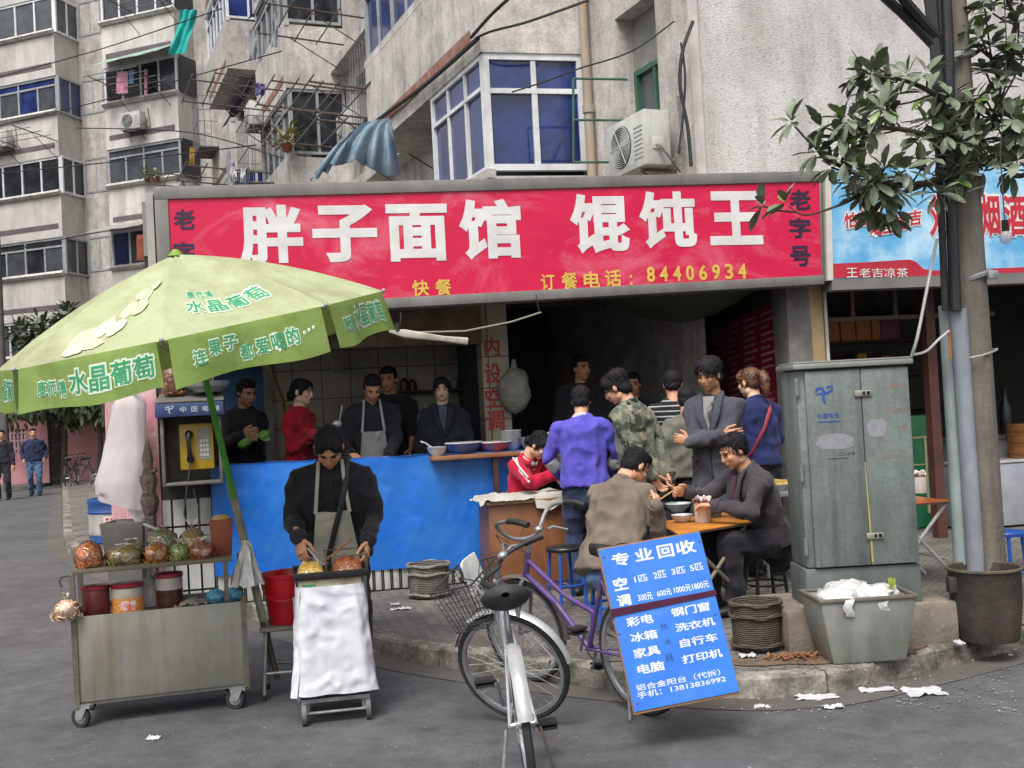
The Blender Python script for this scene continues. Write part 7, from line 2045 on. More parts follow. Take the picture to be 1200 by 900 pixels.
def chop_holder(label, c):
    t = thing('chopstick_holder', label, 'holder', c)
    m = MB(); m.lathe([(0, 0), (.052, 0), (.055, .01), (.058, .13), (.05, .13), (.048, .02), (0, .02)], c, 24); m.build('cup', M('cloudy_plastic', 'dccfc8', 'cfc0b8', rough=.4, sc=6), t)
    m = MB()
    for k in range(34):
        a, q = rnd.random()*6.28, rnd.random()**.5*.045
        b = c+V((math.cos(a)*q, math.sin(a)*q, .05)); e = c+V((math.cos(a)*q*1.5, math.sin(a)*q*1.5, rnd.uniform(.15, .185)))
        m.tube([b, b.lerp(e, .72)], .0048, n=5)
    m.build('chopstick_bundle', M('chopstick_red', 'b0765a', 'a0604a', rough=.7, sc=40), t)
    m = MB()
    for k in range(26):
        a, q = rnd.random()*6.28, rnd.random()**.5*.06
        e = c+V((math.cos(a)*q, math.sin(a)*q, rnd.uniform(.15, .175)))
        m.ball(e, (.011, .011, .014), 6)
    m.build('paper_ends', M('paper_pink', 'd2bcb8', 'dccfcc', rough=.8, sc=50), t)
chop_holder('clear tub of paper tipped chopsticks at the front of the orange table', on_table(824, 612))
c = on_table(838, 606); m = MB(); m.lathe([(0, 0), (.045, 0), (.047, .1), (.035, .12), (0, .12)], c, 18); tag(m.build('condiment_jar', M('jar_olive', '6b6650', '5c5743', rough=.35, sc=9)), 'olive condiment jar just behind the chopstick tub', 'jar')
def stool(name, label, c, h, w, col, legc=None, grp=None):
    c = V((c.x, c.y, .122))
    t = thing(name, label, 'stool', c, rnd.random(), grp)
    m0 = WM[t]
    m = MB(m0); m.lathe([(0, h), (w*.5, h), (w*.52, h-.008), (w*.5, h-.03), (0, h-.03)], (0, 0, 0), 24); m.build('seat', col, t)
    for k in range(4):
        a = k*math.pi/2+.78
        m = MB(m0); m.tube([(math.cos(a)*w*.42, math.sin(a)*w*.42, h-.025), (math.cos(a)*w*.55, math.sin(a)*w*.55, 0)], .013, n=8); m.build('leg', legc or col, t)
    m = MB(m0); m.tube([(math.cos(a)*w*.49, math.sin(a)*w*.49, h*.4) for a in [2*math.pi*k/24 for k in range(24)]], .008, n=6, closed=True); m.build('ring_stretcher', legc or col, t)
    return t
blk = M('black_enamel', '1b1b1d', '242426', rough=.4, sc=9)
blup = M('blue_stool', '1f4fa3', '2a5cb3', rough=.4, sc=5)
stool('round_stool', 'black metal stool under the charcoal coated diner', at(897, 690, 7.75), .42, .3, blk)
stool('round_stool', 'blue stool under the brown coated diner', V((at(716, 690, 7.28).x, 7.25, 0)), .42, .3, blup)
stool('round_stool', 'blue stool of the girl in the red tracksuit', V((at(636, 690, 9.4).x, 9.42, 0)), .42, .28, blup)
stool('round_stool', 'empty blue and black stool beside the wooden desk behind the bicycles', at(664, 690, 8.1), .45, .27, blk, blup)
stool('round_stool', 'bright blue stool at the far right beside the black drum', at(1180, 670, 7.6), .46, .26, blup)
# steel counter with trays behind the charcoal diner
c = at(915, 560, 8.6); c.z = .12
fc = thing('serving_table', 'narrow steel table with trays of yellow food left of the cabinet', 'table', c, AL)
m = MB(WM[fc]); m.b2((-.25, -.2, .7), (.35, .3, .74)); m.build('tabletop', galv, fc, bevel=.004)
for x in (-.22, .32):
    for y in (-.17, .27): m = MB(WM[fc]); m.b2((x-.015, y-.015, 0), (x+.015, y+.015, .698)); m.build('leg', galv, fc, smooth=0)
yf = food('yellow_buns', 'b8923f', 'cba95a', '8a6c30', 40)
for k, (x, y, z, lb) in enumerate(((-.05, -.08, .743, 'nearest steel tray of yellow food on the table left of the cabinet'), (.0, .16, .743, 'farther steel tray of yellow food on the table left of the cabinet'))):
    cc = WM[fc] @ V((x, y, z))
    t = thing('food_tray', lb, 'tray', cc, AL, 'food trays left of the cabinet')
    m = MB(WM[t]); taper_box(m, .3, .18, .34, .21, 0, .05); m.build('tray', galv, t, bevel=.003)
    m = MB(WM[t]); m.grid(lambda u, v: (.3*(u-.5), .17*(v-.5), .03+.035*(1-(2*u-1)**4)*(1-(2*v-1)**4)*(1+.4*noise.noise(V((u*6, v*5, k))))), 12, 8); m.build('contents', yf, t, smooth=80)
# second folding table right of the cabinet
TZ2 = .74
a_, b_ = gnd(1068, 590, TZ2), gnd(1116, 586, TZ2)
d_ = (b_-a_)
fwd2 = V((-.12, .5, 0))
q = [a_-d_*.55, b_, b_+fwd2, a_-d_*.55+fwd2]
folding_table('folding_table', 'orange folding table with white crossed legs right of the grey cabinet', q, TZ2, M('table_orange_red', 'b0602c', '9d5427', rough=.35, sc=4), M('white_tube', 'b9b9b6', 'a5a5a2', rough=.45, sc=6))
c = gnd(1078, 578, TZ2); c.z = TZ2+.002
chop_holder('clear tub of paper tipped chopsticks on the table right of the cabinet', c)
# ---- things in the tobacco shop
def fpt(px, py, d): return hit(px, py, O+FN*d, FN)
(sa, za_), (sb, zb2_) = fp(1112, 560, .9), fp(1112, 640, .9)
s0 = fp(1120, 560, .9)[0]
ctz = fp(1150, 512, .9)[1]
sct = thing('shop_counter', 'white tiled counter at the right of the tobacco shop', 'counter', F(s0, .9, .12), mw=FM)
mb = sh(); mb.b2((s0, .9, .122), (9, 1.4, ctz-.03)); mb.build('front', M('counter_white', 'b5b7b6', 'a5a7a6', rough=.4, sc=3, dirt='77746e', damt=.5), sct, smooth=0)
mb = sh(); mb.b2((s0-.04, .86, ctz-.029), (9, 1.44, ctz)); mb.build('countertop', M('counter_top_grey', '7d7f7c', '6c6e6b', rough=.4, sc=4), sct, bevel=.004)
s1 = fp(1124, 600, .55)[0]; fz = fp(1160, 540, .55)[1]
frz = thing('chest_freezer', 'pale grey chest freezer in front of the white counter', 'freezer', F(s1, .5, .12), mw=FM)
mb = sh(); mb.b2((s1, .45, .14), (s1+1.0, .85, fz-.03)); mb.build('chest', M('freezer_grey', '9fa3aa', '8e9299', rough=.4, sc=3, dirt='6d6c6c', damt=.5), frz, bevel=.015)
mb = sh(); mb.b2((s1-.01, .44, fz-.028), (s1+1.01, .855, fz)); mb.build('lid', M('freezer_lid', 'b5b6b4', 'a7a8a6', rough=.4), frz, bevel=.008)
cst = F(fp(1193, 540, .65)[0]+.1, .65, fz+.003)
for k in range(3):
    h_ = .115
    cc = cst+UP*(h_+.002)*k
    t = thing('bamboo_steamer', ['lowest bamboo steamer basket of the stack on the freezer', 'middle bamboo steamer basket of the stack on the freezer', 'topmost lidded bamboo steamer basket of the stack on the freezer'][k], 'steamer', cc, 0, 'stacked bamboo steamers')
    m = MB(); m.lathe([(0, 0), (.17, 0), (.172, .005), (.172, h_-.005), (.168, h_), (0, h_)], cc, 32); m.build('basket', M('steamer_bamboo', '8d5a30', '7b4c28', rough=.6, sc=5, dirt='4d2f1a', damt=.6, dsc=(5, 5, 12)), t)
    m = MB(); m.lathe([(.173, .03), (.177, .032), (.177, .05), (.173, .052)], cc, 32); m.build('hoop', M('steamer_hoop', '6d4222', rough=.6), t)
for k, (px, py, col_, hh_) in enumerate(((1135, 492, 'b9bcc0', .42), (1150, 490, 'a9adb0', .36), (1122, 494, '3d3f44', .3), (1177, 494, '26282c', .5))):
    s = fp(px, py, 1.15)[0]; c = F(s, 1.12, ctz+.003)
    t = MB(); t.lathe([(0, 0), (.06, 0), (.065, .02), (.065, hh_*.55), (.028, hh_*.75), (.026, hh_*.95), (.034, hh_), (0, hh_)], c, 18)
    tag(t.build('bottle', M('bottle_%d' % k, col_, rough=.25)), ['pale grey bottle on the white counter just right of the pole', 'second slimmer pale bottle on the white counter', 'short dark bottle half behind the pole on the white counter', 'tall black bottle at the right of the white counter'][k], 'bottle')
(sg0, zg) = fp(1078, 500, .9)
cab_ = thing('drinks_cooler', 'green drinks cooler with yellow trim behind the cabinet', 'cooler', F(sg0, .9, .12), mw=FM)
mb = sh(); mb.b2((sg0-.25, .9, .13), (sg0+.17, 1.3, zg+.12)); mb.build('case', M('cooler_green', '1f6b47', '2a7a54', rough=.4, sc=4), cab_, bevel=.01)
mb = sh(); mb.b2((sg0-.1, .89, zg-.12), (sg0+.17, .899, zg-.1)); mb.b2((sg0+.03, .885, zg-.9), (sg0+.055, .8985, zg-.121)); mb.b2((sg0-.1, .889, zg-.4), (sg0+.02, .8988, zg-.385)); mb.build('trim', M('cooler_trim', 'b9ad4a', 'aab0b5', rough=.4, sc=3), cab_, smooth=0)

# ============================================================ BICYCLES AND THE PRICE BOARD
chrome = M('chrome', 'b5b6b8', '9c9da0', rough=.28, metal=.7, sc=9, dirt='7a7874', damt=.4)
blackp = M('black_grip', '1d1d1f', '29292b', rough=.6, sc=12)
def bicycle(label, mw, Rw=.30, WB=.98, steer=0, frame_m=None, fender_m=None, rack=False, basket=True, bars='flat', saddle=.80, hb_z=.86, seat_m=None):
    t = thing('bicycle', label, 'bicycle', mw=mw)
    Rx_ = Matrix.Rotation(R(90), 3, 'Y')
    hx = V((0, WB-.10, Rw+.42))            # steering head
    sax = V((0, .32, -1)).normalized()
    def wheel(m4, nm='wheel'):
        m = MB(m4); m.lathe([(Rw-.03, -.013), (Rw-.012, -.018), (Rw, -.008), (Rw, .008), (Rw-.012, .018), (Rw-.03, .013), (Rw-.03, -.013)], (0, 0, Rw), 44, Rx_); tyre = None
        w = MB(m4); w.lathe([(Rw-.03, -.012), (Rw-.026, -.014), (Rw-.044, -.011), (Rw-.048, 0), (Rw-.044, .011), (Rw-.026, .014), (Rw-.03, .012)], (0, 0, Rw), 44, Rx_)
        wo = w.build('wheel', chrome, t)
        m.build('tyre', rubber, wo)
        m = MB(m4)
        for k in range(28):
            a = 2*math.pi*k/28; b = a+(.55 if k % 2 else -.55)
            x = .03*(1 if k % 4 < 2 else -1)
            m.tube([(x, math.cos(b)*.018, Rw+math.sin(b)*.018), (0, math.cos(a)*(Rw-.046), Rw+math.sin(a)*(Rw-.046))], .0013, n=4, caps=False)
        m.build('spokes', chrome, wo)
        m = MB(m4); m.cyl((-.05, 0, Rw), (.05, 0, Rw), .012, n=10); m.cyl((-.033, 0, Rw), (.033, 0, Rw), .02, n=12); m.build('hub', chrome, wo)
    I4 = mw
    wheel(mw)
    # steered front end: rotate about the steering axis through the head
    ST = Matrix.Translation(hx) @ Matrix.Rotation(steer, 4, -sax) @ Matrix.Translation(-hx)
    fm = mw @ ST
    wheel(fm @ Matrix.Translation((0, WB, 0)))
    def arc(m4, cy, a0, a1, r, w, nm):
        m = MB(m4)
        n_ = 22
        for i in range(n_):
            pass
        m.grid(lambda u, v: ((v-.5)*w, cy+math.cos(a0+(a1-a0)*u)*(r-.012*(2*v-1)**2), Rw+math.sin(a0+(a1-a0)*u)*(r-.012*(2*v-1)**2)), 26, 6)
        m.build('fender', fender_m, t, smooth=80, thick=.002)
    arc(mw, 0, R(68), R(163), Rw+.028, .06, 'fender')
    arc(fm, WB, R(30), R(185), Rw+.026, .055, 'fender')
    bb = V((0, .40, Rw-.02)); st_top = V((0, .22, saddle-.1)); ra = V((0, 0, Rw))
    m = MB(mw)
    m.tube([bb, st_top], .0145, n=12)
    hd0, hd1 = hx+sax*.1, hx-sax*.05
    m.tube([hd1, hd0], .018, n=12)
    m.tube([hx+sax*.09, hx.lerp(bb, .45)+V((0, -.02, -.03)), bb], .016, n=12)
    mid = bb.lerp(st_top, .45)
    m.tube([hx-sax*.0, hx.lerp(mid, .5)+V((0, -.02, -.045)), mid], .014, n=12)
    for sx in (-1, 1):
        m.tube([bb+V((sx*.02, 0, 0)), ra+V((sx*.055, 0, 0))], .008, n=8)
        m.tube([st_top-V((0, -.01, .05))+V((sx*.015, 0, 0)), ra+V((sx*.055, 0, .0))], .0065, n=8)
    m.build('frame', frame_m, t)
    m = MB(fm)
    fk = hx+sax*.12
    for sx in (-1, 1): m.tube([fk+V((sx*.02, 0, 0)), fk+V((sx*.048, .0, -.02)), V((sx*.05, WB-.02, Rw+.1)), V((sx*.05, WB, Rw))], [.012, .012, .01, .009], n=8)
    m.build('fork', fender_m, t)
    m = MB(mw); m.tube([st_top-V((0, 0, .1)), V((0, .19, saddle-.05))], .0125, n=10); m.build('seat_post', chrome, t)
    m = MB(mw)
    def sad(u, v):
        a = 2*math.pi*u; y = .13-.27*v
        w = .018+.1*max(0, v-.25)**.8*1.25
        if v > .9: w *= math.sqrt(max(0.02, 1-((v-.9)/.1)**2))
        if v < .06: w *= math.sqrt(max(.05, v/.06))
        z = saddle+.012*math.cos(3*v)+(.03 if v > .8 else 0)*((v-.8)/.2 if v > .8 else 0)
        return (math.cos(a)*w, .19+y, z+math.sin(a)*(.028+.02*v)*(1 if math.sin(a) > 0 else 1.2)*(1 if 0.02 < v < .98 else .2))
    m.grid(sad, 20, 18); m.build('saddle', seat_m or blackp, t, smooth=80)
    m = MB(mw)
    for sx in (-1, 1): m.tube([V((sx*.045, .09, saddle-.03)), V((sx*.045, .1, saddle-.085)), V((sx*.045, .12, saddle-.04))], .01, n=6)
    m.build('saddle_springs', chrome, t)
    # bars
    m = MB(fm); top = V((0, hx.y-.055, hb_z))
    m.tube([hx-sax*.04, top+V((0, .01, -.02)), top], .0115, n=10); m.build('stem', chrome, t)
    m = MB(fm)
    if bars == 'flat': hp_ = [(-.29, -.13, .0), (-.24, -.07, .005), (-.16, .02, .0), (-.07, .03, -.005), (0, 0, 0), (.07, .03, -.005), (.16, .02, .0), (.24, -.07, .005), (.29, -.13, .0)]
    else: hp_ = [(-.25, -.22, .13), (-.25, -.1, .15), (-.23, .04, .12), (-.12, .04, .02), (0, 0, 0), (.12, .04, .02), (.23, .04, .12), (.25, -.1, .15), (.25, -.22, .13)]
    hv = catmull([top+V(p) for p in hp_], 5)
    m.tube(hv, .0115, n=10); hb_ = m.build('handlebar', blackp if bars == 'flat' else chrome, t)
    for sx in (0, 1):
        m = MB(fm); e = hv[:7] if sx == 0 else hv[-7:]
        m.tube(e, .0175, n=12); m.build('grip', blackp, hb_)
    for sx in (-1, 1):
        m = MB(fm); q = top+V((sx*.18, .03, .0)); m.tube([q, q+V((sx*.04, -.01, .01)), q+V((sx*.1, -.07, -.02))], [.012, .008, .005], n=8); m.build('brake_lever', chrome, hb_)
        m = MB(fm); m.tube([q+V((-sx*.02, 0, .01)), q+V((-sx*.05, .12, .04)), q+V((-sx*.12, .14, -.05)), V((0, hx.y+.02, hx.z+.05))], .003, n=5); m.build('brake_cable', cable_m, hb_)
    m = MB(fm); q = top+V((.06, .0, .012)); m.ball(q+V((0, -.01, .02)), (.028, .028, .02), 12); m.build('bell', chrome, hb_)
    if basket:
        m = MB(fm)
        c0 = V((0, hx.y+.15, hx.z-.13))
        def ring(z, k): return [c0+V((x*(.125+.03*k), y*(.09+.03*k), z)) for x, y in ((-1, -1), (1, -1), (1, 1), (-1, 1))]
        lo, hi = ring(0, 0), ring(.24, 1)
        for rr, q in ((lo, .004), (hi, .0055)): m.tube(rr, q, n=6, closed=True, side=UP)
        for i in range(4):
            for k in range(9):
                a = lo[i].lerp(lo[(i+1) % 4], k/9); b = hi[i].lerp(hi[(i+1) % 4], k/9)
                m.tube([a, b], .0022, n=4, caps=False)
            for k in range(1, 7):
                a = lo[i].lerp(hi[i], k/7); b = lo[(i+1) % 4].lerp(hi[(i+1) % 4], k/7)
                m.tube([a, b], .0018, n=4, caps=False)
        for k in range(1, 8): m.tube([lo[0].lerp(lo[1], k/8), lo[3].lerp(lo[2], k/8)], .0022, n=4, caps=False)
        m.build('basket', M('basket_wire', '3b3b3d', '2c2c2e', rough=.6, sc=20), t)
    # drive train
    m = MB(mw); m.lathe([(.085, -.003), (.092, 0), (.085, .003), (.07, .003), (.07, -.003), (.085, -.003)], (.045, bb.y, bb.z), 30, Rx_); m.lathe([(0, -.02), (.02, -.02), (.02, .02), (0, .02)], (.045, bb.y, bb.z), 14, Rx_)
    for k in range(5): m.tube([(.045, bb.y, bb.z), (.045, bb.y+.075*math.cos(k*1.257), bb.z+.075*math.sin(k*1.257))], .006, n=5)
    m.build('chainring', chrome, t)
    for sx, a in ((1, R(-60)), (-1, R(120))):
        m = MB(mw); d = V((0, math.cos(a), math.sin(a)))*.155
        p0, p1 = bb+V((sx*.06, 0, 0)), bb+V((sx*.075, 0, 0))+d
        m.tube([p0, p1], .0085, n=8); cr = m.build('crank', chrome, t)
        m = MB(mw); m.box(p1+V((sx*.055, 0, .012)), (.085, .07, .012)); m.box(p1+V((sx*.055, 0, -.012)), (.085, .07, .01)); m.tube([p1, p1+V((sx*.1, 0, 0))], .008, n=6); m.build('pedal', blackp, cr)
    m = MB(mw); m.tube([(.045, bb.y, bb.z+.09), (.045, 0, Rw+.03)], .004, n=5); m.tube([(.045, bb.y, bb.z-.09), (.045, 0, Rw-.03)], .004, n=5); m.build('chain', rust, t)
    m = MB(mw); m.tube([(-.07, .02, Rw-.02), (-.13, -.03, .01)], .008, n=8); m.build('kickstand', galv, t)
    m = MB(mw); m.tube([(.07, .0, Rw-.02), (.12, -.06, .01)], .006, n=8); m.build('kickstand', rust, t)
    if rack:
        m = MB(mw)
        for sx in (-1, 1):
            m.tube([(sx*.06, .16, Rw+.09+Rw), (sx*.06, -.3, Rw*2+.09)], .006, n=6); m.tube([(sx*.06, -.2, Rw*2+.09), (sx*.058, 0, Rw)], .006, n=6)
        for y in (.1, -.05, -.2, -.3): m.tube([(-.06, y, Rw*2+.09), (.06, y, Rw*2+.09)], .005, n=6)
        m.build('rack', rust, t)
    m = MB(mw); m.lathe([(0, 0), (.02, 0), (.022, .012), (0, .016)], (0, -Rw*.55, Rw*1.75), 12, Matrix.Rotation(R(70), 3, 'X')); m.build('reflector', M('reflector_red', '8c1c1c', rough=.25), t)
    return t, fm
silver = M('silver_paint', 'b9bbbd', 'a5a7a9', rough=.35, metal=.35, sc=7, dirt='7d7a74', damt=.4)
purple = M('purple_paint', '4d3474', '5b4083', rough=.45, sc=6, dirt='6d5f5c', damt=.75, dsc=(14, 14, 14))
pr = gnd(624, 934); pf = at(606, 820, 5.6)
hd_a = math.atan2(-(pf.x-pr.x), (5.55-pr.y))
SB = Matrix.Translation((pr.x, pr.y, 0)) @ Matrix.Rotation(R(4), 4, 'Z') @ Matrix.Rotation(R(-4.5), 4, 'Y')
bike, bfm = bicycle('silver bicycle with black saddle and wire basket parked nearest the camera', SB, .30, .97, R(62), silver, silver, saddle=.81, hb_z=.83)
m = MB(bfm)
q = V((0, .97-.1+.15, .30+.42-.13))
m.grid(lambda u, v: bfm.inverted() @ (bfm @ (q+V((.07, -.02, .12)))) + V(((u-.5)*.16, .03*math.sin(3*u), (v)*.17)), 6, 6)
tag(m.build('white_bag', cloth('white_bag', 'c9c9c6', 'b9b9b5'), smooth=80, thick=.01), 'folded white bag sticking up from the wire basket of the silver bicycle', 'bag')
g0 = gnd(772, 842); g1 = gnd(632, 803)
d_ = g1-g0
g0 = g0+d_.normalized()*.1
PB = Matrix.Translation(g0) @ Matrix.Rotation(math.atan2(-d_.x, d_.y), 4, 'Z') @ Matrix.Rotation(R(-3), 4, 'Y')
bicycle('old purple bicycle with raised chrome handlebars carrying the blue board', PB, .305, d_.length, R(12), purple, M('rusty_fender', '6a6461', '57504b', rough=.6, sc=14), rack=True, basket=False, bars='high', saddle=.82, hb_z=.86)
# the board
BL_, BR_ = at(743, 838, 5.07), at(868, 813, 5.13)
TLr = at(688, 645, 5.3)
bx = (BR_-BL_); BW = bx.length; bx.normalize()
by = (TLr-BL_); by = (by-bx*by.dot(bx)); BHt = by.length; by.normalize()
bn = bx.cross(by)
BM = frame(BL_, bx, bn*-1, by)      # x along, y into the board, z up
brd = thing('price_board', 'tilted blue recycling price board with white lettering tied to the purple bicycle', 'sign', mw=BM)
boardb = M('board_blue', '1c63c4', '2470d0', rough=.4, sc=2, dirt='5488c4', damt=.35, dsc=(6, 6, 6))
m = MB(BM); m.b2((0, .006, 0), (BW, .022, BHt)); m.build('plywood', M('raw_ply', '8b6a4a', '785a3e', rough=.8, sc=9), brd, bevel=.002)
m = MB(BM); m.b2((.006, .0, .012), (BW-.003, .0055, BHt-.008)); m.build('blue_sheet', boardb, brd, smooth=0)
# homography from the zoomed corners to the board's own (u,v)
src = [(108, 98), (555, 45), (820, 755), (330, 858)]; dst = [(0, 1), (1, 1), (1, 0), (0, 0)]
A_ = []; b__ = []
for (x, y), (u, v) in zip(src, dst):
    A_ += [[x, y, 1, 0, 0, 0, -u*x, -u*y], [0, 0, 0, x, y, 1, -v*x, -v*y]]; b__ += [u, v]
H_ = np.linalg.solve(np.array(A_, float), np.array(b__, float))
def buv(x, y):
    w = H_[6]*x+H_[7]*y+1
    return (H_[0]*x+H_[1]*y+H_[2])/w, (H_[3]*x+H_[4]*y+H_[5])/w
def bwrite(mb, s_, x0, y0, x1, y1, bold=.02, slope=.16, y_=-.0008):
    h = (y1-y0)-slope*(x1-x0)
    cx2, cy2 = (x0+x1)/2, (y0+y1)/2
    u0, v0 = buv(x0, cy2+slope*(x1-x0)/2+h/2); u1, v1 = buv(x1, cy2-slope*(x1-x0)/2+h/2)
    um_, vt = buv(cx2+h*.14, cy2-h/2); ub, vb = buv(cx2+h*-.14, cy2+h/2)
    w = (u1-u0)*BW; hh = (vt-vb)*BHt
    uc, vc = buv(cx2, cy2)
    write_rect(mb, s_, (uc*BW-w/2, y_, vc*BHt-hh/2), (1, 0, 0), (0, 0, 1), w, hh, bold)
m = MB(BM)
for a in (('专', 178, 112, 255, 185), ('业', 280, 98, 360, 165), ('回', 380, 88, 450, 157), ('收', 460, 75, 545, 147), ('空', 190, 218, 255, 287), ('调', 213, 292, 275, 357)): bwrite(m, *a, bold=.03)
for a in (('1匹', 285, 212, 343, 252), ('2匹', 370, 198, 425, 240), ('3匹', 450, 186, 508, 226), ('5匹', 530, 174, 585, 214), ('300元', 308, 290, 373, 335), ('600元', 393, 277, 457, 318), ('1000元', 468, 262, 543, 306), ('1800元', 548, 250, 620, 294)): bwrite(m, *a, bold=.018)
for a in (('彩电', 262, 382, 385, 448), ('冰箱', 285, 452, 410, 518), ('家具', 305, 522, 430, 592), ('电脑', 330, 595, 455, 667), ('钢门窗', 465, 338, 635, 408), ('洗衣机', 490, 405, 665, 474), ('自行车', 518, 474, 685, 544), ('打印机', 535, 545, 715, 618)): bwrite(m, *a, bold=.025)
bwrite(m, '铝合金阳台（代拆）', 332, 642, 722, 738, bold=.012); bwrite(m, '手机：13813836992', 342, 668, 750, 778, bold=.014, slope=.185)
m.build('lettering', M('board_white', 'cdd0d6', 'bfc3ca', rough=.5, sc=9), brd, smooth=0)
m = MB(BM)
for a in (('热', 420, 430, 457, 466), ('水', 443, 498, 480, 530), ('器', 455, 565, 495, 606)): bwrite(m, *a, bold=0, slope=.05)
m.build('pen_marks', M('pen_navy', '15306d', rough=.6), brd, smooth=0)
m = MB(BM)
u0, v0 = buv(188, 383); u1, v1 = buv(642, 306)
m.add([(-.004, -.006, v0*BHt-.016), (BW+.004, -.006, v1*BHt-.012), (BW+.004, -.007, v1*BHt+.012), (-.004, -.007, v0*BHt+.02)], [(0, 1, 2, 3)])
m.add([(-.004, -.006, v0*BHt-.016), (-.004, -.007, v0*BHt+.02), (-.004, .025, v0*BHt+.02), (-.004, .025, v0*BHt-.016)], [(0, 1, 2, 3)])
m.add([(BW+.004, -.006, v1*BHt-.012), (BW+.004, .025, v1*BHt-.012), (BW+.004, .025, v1*BHt+.012), (BW+.004, -.007, v1*BHt+.012)], [(0, 1, 2, 3)])
m.build('maroon_strap', cloth('maroon_strap', '4a1a35', '3d152c'), brd, smooth=0)
m = MB(BM)
for x, z in ((.04, .94), (.97, .93), (.05, .06), (.03, .47), (.95, .48)): m.ball((x*BW, -.001, z*BHt), (.005, .003, .005), 8)
m.build('nails', rust, brd)
# ============================================================ CLUTTER ON THE FACADES
acm = M('ac_white', 'bfc0bb', 'b0b1ac', rough=.5, sc=4, dirt='86827a', damt=.6, dsc=(5, 5, 1.5))
def ac_unit(label, mw, grp=None, w=.8, h=.56, d=.3):
    """local: x along the wall, y out of the wall, z up"""
    t = thing('air_conditioner', label, 'air conditioner', mw=mw, group=grp)
    m = MB(mw); m.b2((0, .12, 0), (w, .12+d, h)); m.build('casing', acm, t, bevel=.012)
    m = MB(mw); m.lathe([(0, .0), (.215, .0), (.225, -.01), (.225, -.012), (0, -.012)], (w*.38, .12+d+.006, h*.5), 30, Matrix.Rotation(R(-90), 3, 'X')); m.build('fan_opening', M('fan_dark', '55544f', '3d3c39', rough=.7, sc=9), t)
    m = MB(mw)
    for k in range(9):
        r = .03+.022*k
        m.tube([(w*.38+math.cos(a)*r, .12+d+.014, h*.5+math.sin(a)*r) for a in [2*math.pi*j/22 for j in range(22)]], .0035, n=4, closed=True)
    for k in range(6): m.tube([(w*.38, .12+d+.016, h*.5), (w*.38+math.cos(k*1.047)*.22, .12+d+.016, h*.5+math.sin(k*1.047)*.22)], .004, n=4)
    m.build('fan_grille', acm, t)
    m = MB(mw)
    for x in (.12, w-.12): m.b2((x-.015, 0, -.045), (x+.015, .12+d, -.015)); m.tube([(x, .01, -.3), (x, .1+d, -.045)], .012, n=6)
    m.build('bracket', rust, t)
    m = MB(mw); m.b2((w+.001, .2, h*.28), (w+.012, .34, h*.5)); m.build('valve_cover', acm, t, bevel=.004)
    m = MB(mw); m.tube([(w+.02, .26, h*.3), (w+.12, .24, h*.15), (w+.14, .12, -.1), (w+.08, .03, .3), (w+.02, .02, .7)], .015, n=8); m.tube([(w+.02, .3, h*.35), (w+.1, .3, h*.3), (w+.16, .2, .0), (w+.1, .04, .2)], .01, n=8); m.build('pipes', M('pipe_lag', '7a756c', '5d5952', rough=.8, sc=20), t)
    m = MB(mw)
    for k in range(8): m.b2((w*.73, .12+d+.001, h*.15+k*.045), (w*.95, .12+d+.004, h*.15+k*.045+.012))
    m.build('louvre', M('louvre_grey', '8d8c86', rough=.6), t, smooth=0)
    return t
pq = hit(757, 192, CC+SN*.42, SN)
AM = frame((pq.x, pq.y, pq.z), -SD, SN, UP) @ Matrix.Translation((-.8, -.42, 0))
ac0 = ac_unit('large white air conditioner on the wall just above the red sign', AM)
def fmat(t, o, z): return frame(S(t, o, z), -SD, SN, UP)
for k, (t, o, z, lb) in enumerate(((12.9, 0, 5.3, 'grimy air conditioner on the street wall beside the second balcony'), (12.9, 0, 7.2, 'higher grimy air conditioner on the street wall beside the second balcony'), (20.9, 0, 8.2, 'air conditioner on the street wall beside the third balcony'), (11.6, 0, 10.5, 'air conditioner high on the street wall beside the second balcony'))):
    copy_tree(ac0, fmat(t, o, z), lb)
em = lambda a, o, z: frame(E_(a, o, z), -ED, EN, UP)
ea, ez = epx(160, 150, 1.0)
copy_tree(ac0, em(ea+.4, .9, ez-.1), 'white air conditioner under the middle window of the far apartment block')
ea, ez = epx(8, 165, 1.2)
copy_tree(ac0, em(ea+.4, 1.2, ez-.3), 'air conditioner at the left edge of the far apartment block')
